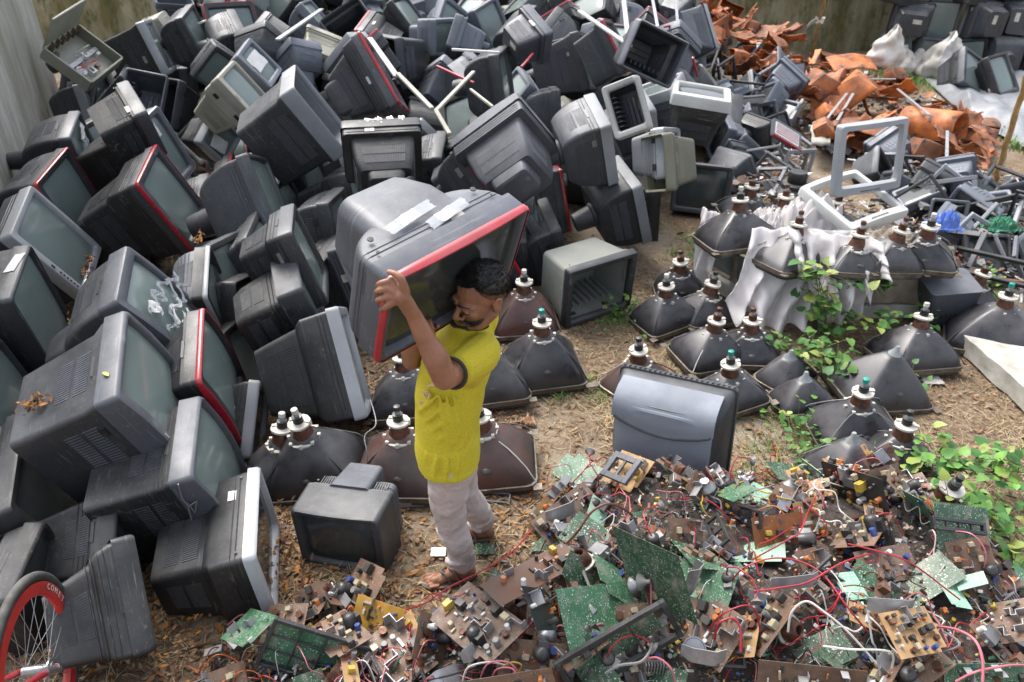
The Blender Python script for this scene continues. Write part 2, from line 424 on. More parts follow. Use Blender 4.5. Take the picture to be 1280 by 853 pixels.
# fitted positions of the televisions one can tell apart: x y z, rotation vector, width, height, depth
POSE = {'T1':(-2.925,4.644,0.687,-1.154,0.663,1.113,0.620,0.485,0.633),
'T2':(-2.560,3.737,0.673,-1.203,0.910,1.433,0.620,0.477,0.478),
'T3':(-2.524,3.127,0.473,-2.190,1.934,-0.013,0.620,0.466,0.371),
'T4':(-1.640,2.977,0.676,-1.323,0.705,1.286,0.640,0.584,0.560),
'T5':(-1.364,2.802,0.333,-1.272,0.854,1.322,0.620,0.508,0.533),
'T6':(-1.824,3.597,0.783,-1.312,0.595,1.094,0.620,0.464,0.604),
'T7':(-1.510,3.390,0.481,-1.162,0.781,1.392,0.600,0.499,0.403),
'T9':(-1.086,2.505,0.220,-0.018,-0.091,1.798,0.560,0.407,0.501),
'T10':(-1.536,2.196,0.235,-0.726,0.600,2.071,0.547,0.453,0.363),
'T11':(-2.137,2.770,0.258,-1.445,0.681,1.297,0.600,0.650,0.415),
'T12':(-3.095,5.234,0.748,-1.048,0.979,1.146,0.550,0.479,0.543),
'T13':(-3.318,5.990,0.825,-1.164,0.914,1.433,0.520,0.420,0.531),
'T14':(-4.306,8.120,0.575,1.149,-0.969,1.658,0.500,0.402,0.482),
'T15':(-2.647,5.703,1.190,0.155,-0.417,2.116,0.480,0.384,0.375),
'T16':(-3.690,8.639,1.094,1.151,-1.254,1.643,0.550,0.441,0.554),
'T17':(-3.638,9.151,0.545,1.262,-1.106,1.245,0.480,0.388,0.447),
'T18':(-2.667,5.848,0.873,-1.117,0.950,0.964,0.550,0.509,0.612),
'T19':(-2.336,5.145,0.790,-1.215,0.770,1.066,0.600,0.503,0.642),
'T20':(-1.636,5.115,0.799,0.825,-1.080,1.692,0.620,0.528,0.566),
'T21':(-1.395,5.774,1.233,-1.411,0.622,0.973,0.600,0.489,0.583),
'T22':(-2.329,6.974,1.068,-1.197,0.745,0.688,0.450,0.373,0.514),
'T23':(-2.323,7.509,1.172,-1.110,0.677,0.677,0.400,0.342,0.428),
'T24':(-2.657,7.077,0.585,-0.507,0.798,1.052,0.400,0.363,0.318),
'T29':(-1.004,6.436,1.327,0.645,-1.184,1.805,0.620,0.498,0.442),
'T31':(-0.644,8.561,1.224,-1.232,-2.190,3.486,0.360,0.284,0.382),
'T32':(0.248,7.351,1.462,0.374,-0.490,2.057,0.420,0.336,0.328),
'T33':(0.736,7.820,1.116,0.676,-1.291,1.340,0.550,0.440,0.565),
'T34':(0.962,7.307,1.367,0.491,-1.481,1.494,0.500,0.400,0.361),
'T35':(1.143,6.471,1.462,-0.165,0.418,0.296,0.500,0.379,0.407),
'T36':(0.745,5.191,1.398,-0.023,1.152,-0.571,0.360,0.255,0.289),
'T37':(0.709,5.768,1.013,1.473,-1.553,1.360,0.550,0.441,0.489),
'T38':(0.981,5.870,0.501,1.442,-1.494,1.520,0.580,0.472,0.485),
'T39':(0.416,6.186,0.380,1.076,-1.078,1.549,0.520,0.417,0.451),
'T40':(-0.076,5.706,1.030,-1.006,-0.569,3.021,0.620,0.504,0.535),
'T41':(-0.214,5.662,0.793,0.527,-1.454,1.702,0.480,0.386,0.399),
'T42':(-0.873,5.152,1.169,0.078,-0.601,3.284,0.520,0.416,0.405),
'T43':(-0.807,6.945,0.248,0.879,-1.082,1.620,0.400,0.320,0.336),
'T44':(-1.528,7.418,0.147,0.914,-1.168,1.619,0.486,0.389,0.572),
'T45':(-1.163,4.061,0.587,-1.350,0.711,1.339,0.520,0.413,0.458),
'T46':(-0.872,3.684,0.405,0.825,-0.878,1.687,0.620,0.492,0.554),
'T47':(-1.738,4.105,0.577,-1.002,0.799,1.500,0.500,0.393,0.314),
'T49':(-1.198,4.257,0.790,1.247,-1.381,1.528,0.520,0.416,0.406),
'T52':(0.619,4.772,0.254,0.123,-0.003,0.516,0.566,0.479,0.443),
'T53':(1.685,6.648,0.269,-0.201,0.025,-0.369,0.514,0.445,0.406),
'T54':(1.224,5.808,0.887,-38.772,57.375,15.710,0.380,0.304,0.296),
'T55':(1.049,5.637,0.858,0.710,1.036,-1.084,0.420,0.336,0.328),
'T56':(1.454,6.096,1.279,-1.505,0.241,-0.077,0.450,0.365,0.403),
'T59':(-0.790,2.542,0.149,-0.026,-0.050,-0.222,0.430,0.353,0.331),
'T60':(0.856,3.271,0.308,-0.041,0.232,2.641,0.620,0.505,0.220),
'T61':(-0.192,2.389,1.567,0.347,0.096,0.864,0.665,0.390,0.462),
'b1':(0.538,2.039,0.501,-0.124,-0.428,-0.981,0.397,0.332,0.310),
'b2':(0.346,1.985,0.315,-1.148,0.001,0.403,0.323,0.289,0.252),
'b3':(0.390,1.858,0.341,-0.181,-0.465,0.241,0.440,0.176,0.343),
'b4':(-0.137,2.005,0.290,-1.369,0.439,-0.839,0.377,0.221,0.294),
'b5':(-0.554,2.130,0.146,-0.612,0.170,-0.293,0.217,0.150,0.170),
'b6':(-0.756,1.965,0.146,-0.289,0.428,0.027,0.415,0.205,0.324),
'b7':(-1.038,2.023,0.234,19.978,-0.993,12.095,0.239,0.160,0.186),
'b8':(1.202,2.799,0.180,-1.404,0.559,-0.793,0.203,0.159,0.158),
'b9':(1.068,2.407,0.253,-7.876,0.033,-1.832,0.228,0.161,0.177),
'b10':(1.165,2.470,0.310,-0.630,-0.076,0.127,0.230,0.135,0.179),
'b11':(1.451,1.848,0.434,-1.252,-0.074,0.291,0.207,0.166,0.162),
'b12':(1.901,2.383,0.412,-0.890,0.205,0.257,0.284,0.196,0.221),
'b13':(1.723,1.758,0.285,-0.350,-0.142,-0.121,0.295,0.132,0.230),
'b14':(1.850,2.019,0.252,-12.224,-2.371,-7.032,0.379,0.187,0.295),
'b15':(1.049,1.698,0.355,-0.294,-0.041,-0.184,0.362,0.143,0.282),
'b16':(0.558,2.881,0.288,-1.099,0.212,-1.014,0.230,0.188,0.179),
'b17':(1.574,2.704,0.347,-0.104,-0.461,-1.083,0.358,0.185,0.279),
'b18':(0.266,2.647,0.220,-1.010,-0.503,0.573,0.347,0.178,0.271),
'b19':(0.086,2.202,0.343,-1.671,-0.500,0.485,0.422,0.154,0.329),
'b20':(-0.306,2.003,0.174,-1.042,0.626,0.706,0.213,0.187,0.166),
'b21':(0.102,1.844,0.565,-1.109,0.348,1.250,0.261,0.154,0.204),
'b22':(1.564,2.279,0.307,-1.095,-0.129,0.154,0.248,0.145,0.193),
'b23':(0.699,2.610,0.216,-1.288,-0.131,0.443,0.265,0.160,0.207),
'b24':(1.182,2.046,0.229,10.554,-0.190,3.264,0.156,0.126,0.122),
'b25':(-0.029,1.707,0.288,-0.255,-0.198,0.012,0.375,0.145,0.293),
'F1':(2.473,5.232,1.042,-0.124,-0.056,0.274,0.536,0.493,0.418),
'F2':(2.413,5.219,0.755,-1.261,-0.378,0.354,0.551,0.533,0.430),
'F3':(1.663,6.190,1.618,-1.594,-0.258,-0.383,0.500,0.400,0.390),
'OC':(-4.019,7.636,1.192,-1.309,0.601,0.536,0.449,0.599,0.350),
'T8':(-1.384,3.441,0.149,0.726,-0.531,1.479,0.426,0.338,0.424),
'T62':(-1.697,2.557,0.162,-0.907,0.697,1.503,0.507,0.403,0.410),
'T63':(-1.957,2.257,0.143,-1.185,1.067,1.325,0.522,0.403,0.388)}

def pose_matrix(k):
    p = POSE[k]
    return Matrix.Translation(Vector(p[:3])) @ rotM(Vector(p[3:6]))

G_HEAP = 'old televisions heaped against the wall'
HERO = {}   # name -> (centre, short phrase)
def hero(k, label, short, cat='television', kind=None, group=G_HEAP, **kw):
    p = POSE[k]; M = pose_matrix(k)
    r = empty(kind or 'television', M, label, cat, group)
    tv(r, p[6], p[7], p[8], **kw)
    HERO[k] = (M @ Vector((0, p[8] * .5, 0)), short)
    return r

T1 = hero('T1', 'silver framed television by the wall with streaky green glass and leaves in its corner', 'the silver framed set by the wall', bez=SIL, cab=DRK, bw=.08, bt=.08, bb=.13, shell='deep', knob=True)
T2 = hero('T2', 'slate television with a torn white sticker on its side and leaves along the screen', 'the set with the torn white sticker', bez=DRK, cab=DRK, bw=.05, bt=.05, bb=.08, shell='deep')
T3 = hero('T3', 'big television cut by the left edge of the photo, green screen in thin frame', 'the big set at the left edge', bez=DRK, cab=BLK, bw=.045, bt=.05, bb=.08, bulge=.015)
T4 = hero('T4', 'large slate television in front with a yellow leaf lying on its curved grey frame', 'the large slate set in front', bez=MID, cab=DRK, bw=.06, bt=.07, bb=.12, bulge=.03, tp=.8, shell='slope', knob=True, deep=.10)
T5 = hero('T5', 'slate television with a mains cord and red plug hanging, under the large front one', 'the set with the red plug', bez=MID, cab=BLK, bw=.05, bt=.05, bb=.08, bulge=.035, shell='slope', tp=.8, deep=.10)
T6 = hero('T6', 'slate television whose screen is covered with shredded clear tape and a white paper scrap', 'the tape covered set', bez=MID, cab=DRK, bw=.11, bt=.09, bb=.13, bulge=.02, shell='round', tail='box', deep=.11)
T7 = hero('T7', 'television with a bright red strip along its frame below the tape covered one', 'the red stripped set below the taped one', bez=BLK, cab=BLK, trim=RED, bw=.05, bt=.05, bb=.12, bulge=.02, shell='slope', tp=.5)
T9 = hero('T9', 'lowest front television with a silver frame standing on its edge above the ground', 'the silver edged bottom set', bez=SIL, cab=BLK, bw=.06, bt=.06, bb=.10, shell='step', glass=GLD, deep=.055)
T10 = hero('T10', 'black vented television on the ground right behind the red bicycle wheel', 'the black set behind the wheel', bez=BLK, cab=BLK, shell='step', glass=GLD)
T8 = hero('T8', 'light grey edged television standing upright between the red stripped set and the leaf litter', 'the light grey edged set', bez=GRY, cab=BLK, shell='slope', glass=GLD, deep=.06)
T62 = hero('T62', 'black television deep in the shade under the set with the red plug', 'the shaded black set', bez=BLK, cab=BLK, shell='slope', glass=GLD, bw=.06, bt=.06, bb=.08)
T63 = hero('T63', 'black television lowest at the left edge, just above the bicycle wheel', 'the lowest left black set', bez=BLK, cab=BLK, shell='step', glass=GLD, bw=.06, bt=.06, bb=.08)
T11 = hero('T11', 'black television with a dark glass face tucked under the large front one, above the bicycle', 'the black set under the front one', bez=BLK, cab=BLK, bw=.07, bt=.07, bb=.09, glass=GLD)
T12 = hero('T12', 'dark television with a pink stripe along its top just above the silver framed one', 'the pink striped set', bez=DRK, cab=DRK, trim=RED, bw=.09, bt=.10, bb=.12, shell='round', tail='cyl')
T13 = hero('T13', 'television with ragged clear film on its screen and a round tube cover touching the wall', 'the film covered set near the wall', bez=MID, cab=DRK, bw=.06, bt=.07, bb=.10, shell='round', tail='cyl')
T14 = hero('T14', 'television seen from its side with a thin light grey frame below the greenish opened case', 'the thin light framed set', bez=GRY, cab=DRK, shell='round')
T15 = hero('T15', 'black ribbed television back lying in the gap below the greenish opened case', 'the ribbed black back', bez=DRK, cab=BLK, tp=.8, shell='slope')
T16 = hero('T16', 'black television with white specks and a silver strip on its upper frame edge', 'the silver strip set at upper left', bez=SIL, cab=BLK, tp=.8, shell='slope')
T17 = hero('T17', 'small dark television in the shade below the one with the silver strip', 'the shaded small set', bez=MID, cab=BLK, shell='deep')
T18 = hero('T18', 'silver edged television with a white reflection in its upper screen corner and black sides', 'the set with white reflection', bez=MID, cab=BLK, trim=SIL, bw=.09, bt=.10, bb=.12, shell='slope')
T19 = hero('T19', 'black television outlined by a thin red line with a pale green screen', 'the red outlined set', bez=DRK, cab=BLK, trim=RED, bw=.09, bt=.10, bb=.12, shell='step')
T20 = hero('T20', 'charcoal television with a big tapered round tube cover pointing left', 'the big tube cover set', bez=DRK, cab=DRK, bw=.06, bt=.07, bb=.1, shell='round', tail='cyl')
T21 = hero('T21', 'grey box television with an empty dark front and a small white sticker on top', 'the hollow grey box set', bez=GRY, cab=DRK, empty_=True, deep=.12, bw=.035, bt=.035, bb=.05, tp=.85, shell='slope')
T22 = hero('T22', 'beige framed monitor with a small dark badge on its lower frame', 'the beige monitor', 'monitor', bez=BEI, cab=BEI, bw=.10, bt=.10, bb=.18, badge=True, deep=.10)
T23 = hero('T23', 'small blue grey television with a bright white screen and a thin pink line under it', 'the small white screened set', bez=BLU, cab=BLK, bw=.13, bt=.13, bb=.18, shell='step', knob=True)
T24 = hero('T24', 'small light grey monitor with white torn paper behind its glass', 'the small light grey monitor', 'monitor', bez=GRY, cab=BLK, bw=.12, bt=.12, bb=.14, shell='slope')
T29 = hero('T29', 'charcoal television turned away with a long bright red stripe on its right edge', 'the big red striped back', bez=DRK, cab=DRK, trim=RED, shell='step', tail='box')
T31 = hero('T31', 'small blue grey monitor back with a fine grid of vents and a round tail', 'the gridded monitor back', 'monitor', bez=BLU, cab=BLU, shell='deep', tail='cyl')
T32 = hero('T32', 'slate television with a long slot in its upper side at the top of the heap', 'the slotted set at the top', bez=MID, cab=MID, shell='deep', bw=.08)
T33 = hero('T33', 'charcoal television back with a round tail pointing left beside a red edged one', 'the round tailed charcoal back', bez=DRK, cab=DRK, shell='slope', tail='cyl')
T34 = hero('T34', 'dark television with a thin red edge below a white frame near the top', 'the thin red edged set', bez=DRK, cab=DRK, trim=RED, shell='slope', tp=.85)
T35 = hero('T35', 'open empty cabinet with a slatted dark inside and a grey rim near the top', 'the slatted empty cabinet', bez=MID, cab=DRK, empty_=True, bw=.05, bt=.06, bb=.06)
T36 = hero('T36', 'white framed empty monitor standing on end with a black opening', 'the white framed monitor', 'monitor', bez=WHT, cab=MID, empty_=True, bw=.13, bt=.12, bb=.16, shell='slope')
T37 = hero('T37', 'slate television with a smooth half round shell and a tapered round tail', 'the half round slate set', bez=GRY, cab=MID, shell='round', tail='cyl')
T38 = hero('T38', 'black television with grey vent patches and a light frame edge above the ground', 'the vent patched black set', bez=GRY, cab=DRK, shell='round', tail='cyl')
T39 = hero('T39', 'dark television with a short upright dark red strip, behind the carried one', 'the upright red strip set', bez=DRK, cab=DRK, trim=RED, shell='round', tail='cyl')
T40 = hero('T40', 'big slate television face up with a boxy brown dusted tail and a curved button bar', 'the boxy tailed slate set', bez=MID, cab=MID, shell='deep', tail='box', bulge=.03, tp=.8)
T41 = hero('T41', 'small dark television with a thin pink edge and a patch of white tape', 'the pink edged set with white tape', bez=DRK, cab=DRK, trim=RED, shell='round', tail='box')
T42 = hero('T42', 'black cabinet hanging nose up with torn foil tape along its rim', 'the foil taped black cabinet', bez=BLK, cab=BLK, shell='deep', tail='box')
T43 = hero('T43', 'small slate television with slanted edge just above the carried one', 'the small slanted slate set', bez=MID, cab=DRK, shell='slope')
T44 = hero('T44', 'charcoal television back with rows of square vents and a bright frame edge', 'the square vented back', bez=SIL, cab=BLK, shell='round', tail='cyl')
T45 = hero('T45', 'dusty television with brown streaked top and a badge on its black side', 'the dusty streaked set', bez=DRK, cab=BLK, deep=.15, shell='deep', tp=.75, bw=.06, bt=.06, bb=.08)
T46 = hero('T46', 'vented black television with a light grey front strip touching the ground behind the funnels', 'the light stripped vented set', bez=GRY, cab=BLK, shell='step', deep=.07)
T47 = hero('T47', 'television with an upright silver strip and grey shell, left of the dusty streaked one', 'the upright silver strip set', bez=BLK, cab=MID, trim=SIL, shell='round')
T49 = hero('T49', 'narrow black television squeezed behind the dusty streaked one', 'the narrow black set', bez=DRK, cab=BLK, shell='step')
T52 = hero('T52', 'empty grey green cabinet with a black frame standing on the grass', 'the empty cabinet on the grass', group=None, bez=DRK, cab=plastic('grey green plastic', (.22, .24, .22)), empty_=True, deep=.06, bw=.09, bt=.10, bb=.10, tp=.8, shell='slope', vents=False)
T53 = hero('T53', 'black framed television cabinet standing on the ground at the foot of the heap, right end', 'the black frame at the right end', bez=DRK, cab=BLK, glass=GLD, bw=.10, bt=.10, bb=.12)
T54 = hero('T54', 'narrow pale grey monitor frame standing upright beside an olive cabinet', 'the narrow pale frame', 'monitor', bez=SIL, cab=GRY, empty_=True, bw=.12, bt=.12, bb=.14, shell='slope')
T55 = hero('T55', 'olive plastic cabinet standing open between a white and a pale frame', 'the olive cabinet', bez=OLV, cab=OLV, empty_=True, bw=.05, bt=.05, bb=.05, shell='slope')
T56 = hero('T56', 'white framed television lying on its back with a gridded black body', 'the white frame on its back', bez=WHT, cab=BLK, glass=GLD, bw=.12, bt=.12, bb=.22)
T59 = hero('T59', 'small slate television with a boxy bump on top, alone on the ground by the man', 'the small set on the ground', group=None, bez=DRK, cab=MID, glass=GLD, bw=.11, bt=.10, bb=.16, deep=.19, tp=.85, shell='slope', bulge=.01, vents=False, knob=True)
T61 = hero('T61', 'slate television with red trim and strips of clear tape carried on the man\'s shoulder', 'the carried set', group=None, bez=MID, cab=MID, trim=RED, glass=GLD, bw=.05, bt=.05, bb=.08, shell='round', tail='hump', bulge=.01, deep=.10, vents=False, vround=.55)

# ---- bits that belong to single sets
def sheet(root, name, m, x, y, z, w, h, plane='XZ', rot=0.0, th=.0015, n=5, amp=.002):
    """thin, slightly crumpled patch lying on a surface of its set"""
    q = MB(); seed = random.random() * 50
    def f(s):
        def g(u, v):
            a, b = (u - .5) * w, (v - .5) * h
            e = noise.noise(Vector((u * 5 + seed, v * 5, 0))) * amp
            a += noise.noise(Vector((v * 7, seed, 1))) * w * .06; b += noise.noise(Vector((u * 7, seed, 4))) * h * .10
            ca, sa = math.cos(rot), math.sin(rot); a, b = a * ca - b * sa, a * sa + b * ca
            if plane == 'XZ': return (x + a, y - s - e, z + b)
            if plane == 'XY': return (x + a, y + b, z + s + e)
            return (x + s + e, y + a, z + b)
        return g
    q.grid(f(th), n, n)
    return q.build(name, m, root)
TAPE = mat('clear tape', (.52, .55, .58), (.40, .42, .45), rough=.22, scale=30.0, alpha=.62)
PAPER = mat('white paper', (.72, .72, .70), (.58, .57, .54), rough=.8, scale=12.0)
p = POSE['T61']; W, H, D = p[6:9]
for x, y, ln, rt in ((-.06, .20, .22, .12), (.06, .145, .20, .12)):
    sheet(T61, 'tape_strip', TAPE, x, y, H * .478, ln, .045, 'XY', rt)
    sheet(T61, 'paper_label', PAPER, x - .01, y, H * .480, ln * .42, .042, 'XY', rt)
p = POSE['T6']; W, H, D = p[6:9]
for i in range(9):
    q = MB(); a0 = random.uniform(-.2, .28) * W; z0 = random.uniform(-.42, .2) * H; sd = random.random() * 9
    def g(u, v, a0=a0, z0=z0, sd=sd):
        return (a0 + (u - .5) * .03 + .03 * math.sin(v * 9 + sd), -.022 - .012 * abs(math.sin(v * 13 + u * 5 + sd)), z0 + (v) * .20)
    q.grid(g, 3, 12); q.build('tape_strip', TAPE if i % 3 else PAPER, T6)
sheet(T6, 'paper_or_reflection', PAPER, -.10, -.03, -.10, .10, .07, 'XZ', .5, amp=.02)
sheet(T2, 'torn_sticker', PAPER, -POSE['T2'][6] * .5 - .006, .045, .07, .05, .15, 'YZ', .2, amp=.001)
sheet(T21, 'sticker', PAPER, -POSE['T21'][6] * .5 - .004, .06, .08, .035, .05, 'YZ')
sheet(T41, 'tape_strip', PAPER, POSE['T41'][6] * .5, .07, .06, .06, .10, 'YZ')
for i in range(4): sheet(T42, 'foil_tape', STEEL, -.14 + i * .07, .02, POSE['T42'][7] * .492, .04, .07, 'XY', .4 * i, amp=.01)
for i in range(5): sheet(T13, 'torn_film', TAPE if i % 2 else PAPER, -.15 + i * .08, -.004, .05 - i * .03, .07, .14, 'XZ', .5 - i * .2, amp=.02)
sheet(T24, 'torn_paper', PAPER, .0, .012, -.05, .2, .12, 'XZ', .2, amp=.004)
sheet(T23, 'white_sheet', PAPER, -.03, .012, .0, .16, .20, 'XZ', .0, amp=.002)  # plain white sheet in front of the glass, gives the white screen
sheet(T18, 'paper_or_reflection', PAPER, -.14, .014, .06, .10, .12, 'XZ', .1, amp=.002)  # white patch stands in for the bright reflection on this screen
# rear bump and grooves on the small set on the ground
p = POSE['T59']; W, H, D = p[6:9]
MB().loft([rr(W * .46, H * .55, .02, D * .55, H * .26), rr(W * .42, H * .5, .02, D * 1.15, H * .20)]).build('tube_cover', MID, T59)
for s in (-1, 1):
    q = MB()
    for i in range(7): q.box((s * W * .30 + (i - 3) * .012, D * .74, H * .42), (.005, .06, .006))
    q.build('vent_grille', BLK, T59)
# mains cord with red plug
p = POSE['T5']; W, H, D = p[6:9]
Mi = pose_matrix('T5').inverted()
q = MB(); P = [at(223, 604, .60), at(228, 622, .56), at(236, 632, .52), at(246, 625, .53), at(244, 640, .50), at(234, 626, .53), at(240, 650, .48), at(242, 655, .47)]
Q = []
for a, b in zip(P, P[1:]):
    for k in range(4): Q.append(a.lerp(b, k / 4))
bottomz = lambda v: Vector((v.x, v.y, v.z))
# project the coil onto the underside plane of the set
def onplane(v):
    l = Mi @ v; c = Mi @ CAM; d = l - c
    # underside in local space is z = -H/2 - .012
    k = (-H / 2 * .97 - .012 - c.z) / d.z if abs(d.z) > 1e-4 else 1
    return c + d * k
Q = [onplane(v) + Vector((0, 0, -.006)) for v in Q]
q.tube(Q, .0035, 6); cd = q.build('power_cord', WIRE['grey'], T5)
pl = onplane(at(243, 662, .45)) + Vector((0, 0, -.018))
q = MB(); q.box((pl.x, pl.y, pl.z), (.028, .040, .022)); q.build('plug', WIRE['red'], T5, bevel=.004)

# the back shell that lies on the ground right of the man
r = empty('television_back_cover', pose_matrix('T60'), 'blue grey television back cover lying on the ground, smooth panel and dark rim', 'television cover')
W, H, D = POSE['T60'][6:9]; D = .24
MB().loft([rr(W, H, .03, .0), rr(W, H, .03, .035), rr(W * .97, H * .96, .03, .036), rr(W * .95, H * .94, .05, .10), rr(W * .90, H * .86, .07, .16, -.01), rr(W * .72, H * .66, .09, D, -.01)], True, True).build('shell', DRK, r, sharp=35)
LB = plastic('pale blue grey plastic', (.19, .21, .25), rough=.62, dust=.25, dustc=(.36, .40, .46), vary=.05)
q = MB(); q.loft([rr(W * .80, H * .72, .09, .175, -.035), rr(W * .78, H * .70, .09, D + .012, -.035), rr(W * .74, H * .66, .09, D + .018, -.035)], False, True); q.build('rear_panel', LB, r, sharp=30)
q = MB(); N = 18
q.grid(lambda u, v: ((u - .5) * W * .84, .116 + .145 * (1 - (1 - v) ** 4), H * .475 - v * .165 - .055 * (1 - (2 * u - 1) ** 2) * v), N, 6); q.build('top_panel', LB, r)
q = MB(); q.tube([((u / 20 - .5) * W * .80, D + .022, H * .475 - .165 - .055 * (1 - (u / 10 - 1) ** 2)) for u in range(21)], .008, 6); q.build('curved_ridge', DRK, r)
q = MB()
for i in range(22): q.box(((i - 10.5) * W * .044, .02, H / 2 + .003), (.008, .02, .008))
q.build('rim_clip', DRK, r)
# ---------------------------------------------------------------- world, camera, light, ground
w = bpy.data.worlds.new('World'); sc.world = w; w.use_nodes = True
n = w.node_tree; bg = n.nodes['Background']
sky = n.nodes.new('ShaderNodeTexSky'); sky.sky_type = 'NISHITA'; sky.sun_disc = False
SUN_EL, SUN_ROT = R(58), R(-35)
sky.sun_elevation = SUN_EL; sky.sun_rotation = SUN_ROT; sky.air_density = 1.0; sky.dust_density = 4.0; sky.ozone_density = 1.0
hs = n.nodes.new('ShaderNodeHueSaturation'); hs.inputs['Saturation'].default_value = .45
n.links.new(sky.outputs[0], hs.inputs['Color']); n.links.new(hs.outputs[0], bg.inputs['Color'])
bg.inputs['Strength'].default_value = .15
sl = bpy.data.lights.new('sun', 'SUN'); so = bpy.data.objects.new('sun', sl); COL.objects.link(so)
sl.energy = 1.15; sl.angle = R(34); sl.color = (1, .96, .90)
sd = Vector((math.sin(SUN_ROT) * math.cos(SUN_EL), math.cos(SUN_ROT) * math.cos(SUN_EL), math.sin(SUN_EL)))
so.rotation_euler = sd.to_track_quat('Z', 'Y').to_euler()
sc.view_settings.view_transform = 'Standard'; sc.view_settings.look = 'None'; sc.view_settings.gamma = 1
sc.view_settings.exposure = 1.38
cd_ = bpy.data.cameras.new('camera'); cam = bpy.data.objects.new('camera', cd_); COL.objects.link(cam)
cam.location = CAM; cam.rotation_euler = (R(90) - PITCH, 0, 0)
cd_.sensor_width = 36; cd_.lens = 36 * FPX / 1280; cd_.clip_end = 300; cd_.clip_start = .05
cd_.dof.use_dof = True; cd_.dof.focus_distance = 3.0; cd_.dof.aperture_fstop = 4.0
sc.camera = cam

def ground_z(x, y):
    return .02 * noise.noise(Vector((x * .9, y * .9, 0))) + .012 * noise.noise(Vector((x * 3.1, y * 3.1, 5))) + .006 * noise.noise(Vector((x * 9, y * 9, 9)))
m, nn, b = nt('leaf littered soil'); L = nn.links.new
tc = nn.nodes.new('ShaderNodeTexCoord')
def nz(s, d=6, r=.6, dist=0):
    q = nn.nodes.new('ShaderNodeTexNoise'); q.inputs['Scale'].default_value = s; q.inputs['Detail'].default_value = d; q.inputs['Roughness'].default_value = r; q.inputs['Distortion'].default_value = dist
    L(tc.outputs['Object'], q.inputs['Vector']); return q.outputs[0]
def mr(s, a, bb):
    q = nn.nodes.new('ShaderNodeMapRange'); q.inputs[1].default_value = a; q.inputs[2].default_value = bb; L(s, q.inputs[0]); return q.outputs[0]
def mx(f, x, y):
    q = nn.nodes.new('ShaderNodeMix'); q.data_type = 'RGBA'; L(f, q.inputs[0])
    for s, k in ((x, 6), (y, 7)):
        if isinstance(s, tuple): q.inputs[k].default_value = (*s, 1)
        else: L(s, q.inputs[k])
    return q.outputs[2]
c = mx(mr(nz(2.2), .35, .65), (.14, .095, .058), (.25, .185, .12))
c = mx(mr(nz(28, 8, .7), .45, .6), c, (.08, .05, .03))
c = mx(mr(nz(75, 3, .6, 1), .56, .64), c, (.33, .23, .13))
c = mx(mr(nz(.9, 5), .48, .62), c, (.29, .24, .18))
L(c, b.inputs['Base Color']); b.inputs['Roughness'].default_value = .95
bp = nn.nodes.new('ShaderNodeBump'); bp.inputs['Strength'].default_value = .8; bp.inputs['Distance'].default_value = .02
L(nz(40, 8, .7), bp.inputs['Height']); L(bp.outputs[0], b.inputs['Normal'])
SOIL = m
q = MB()
q.grid(lambda u, v: ((lambda x, y: (x, y, ground_z(x, y)))(-9 + 24 * u, -1.5 + 17 * v)), 300, 220)
g = q.build('ground', SOIL); tag(g, kind='structure')
q = MB(); q.box((0, 0, -.12), (600, 600, .02)); tag(q.build('terrain', SOIL), kind='structure')

# ---- walls
m, nn, b = nt('stained render wall'); L = nn.links.new
tc = nn.nodes.new('ShaderNodeTexCoord')
mp = nn.nodes.new('ShaderNodeMapping'); mp.inputs['Scale'].default_value = (1, 1, .28); L(tc.outputs['Object'], mp.inputs[0])
_old = nz
def nz(s, d=6, r=.6, dist=0):
    q = nn.nodes.new('ShaderNodeTexNoise'); q.inputs['Scale'].default_value = s; q.inputs['Detail'].default_value = d; q.inputs['Roughness'].default_value = r; q.inputs['Distortion'].default_value = dist
    L(mp.outputs[0], q.inputs['Vector']); return q.outputs[0]
c = mx(mr(nz(3.0, 8, .7), .38, .62), (.40, .39, .35), (.25, .245, .21))
c = mx(mr(nz(11, 8, .75), .52, .68), c, (.48, .47, .44))
c = mx(mr(nz(1.2), .5, .68), c, (.20, .205, .15))
L(c, b.inputs['Base Color']); b.inputs['Roughness'].default_value = .9
bp = nn.nodes.new('ShaderNodeBump'); bp.inputs['Strength'].default_value = .5; bp.inputs['Distance'].default_value = .01
L(nz(30, 8, .7), bp.inputs['Height']); L(bp.outputs[0], b.inputs['Normal'])
WALLM = m
m, nn, b = nt('mossy wall'); L = nn.links.new
tc = nn.nodes.new('ShaderNodeTexCoord'); mp = nn.nodes.new('ShaderNodeMapping'); mp.inputs['Scale'].default_value = (1, 1, .4); L(tc.outputs['Object'], mp.inputs[0])
c = mx(mr(nz(2.0, 8, .7), .40, .60), (.33, .30, .20), (.15, .12, .045))
c = mx(mr(nz(5, 8, .75), .50, .62), c, (.075, .085, .03))
L(c, b.inputs['Base Color']); b.inputs['Roughness'].default_value = .95
MOSS = m
def wall(name, a, bb, h, th, mt, label, z0=0.0):
    a = Vector((*a, 0)); bb = Vector((*bb, 0)); d = (bb - a); l = d.length; d.normalize(); nrm = Vector((-d.y, d.x, 0))
    M = Matrix((d, nrm, Vector((0, 0, 1)))).transposed().to_4x4(); M.translation = a
    r = empty(name, M, label, 'wall')
    q = MB(); q.box((l / 2, th / 2, h / 2 - .1), (l, th, h + .2)); q.build('wall_face', mt, r, bevel=.01)
    q = MB(); q.box((l / 2, th / 2, h + .04), (l + .06, th + .08, .08)); q.build('coping', mt, r, bevel=.01)
    return r
wall('boundary_wall', (-5.45, 9.6), (-2.75, 3.15), 3.4, -.22, WALLM, 'weathered grey plaster wall along the left side of the heap')
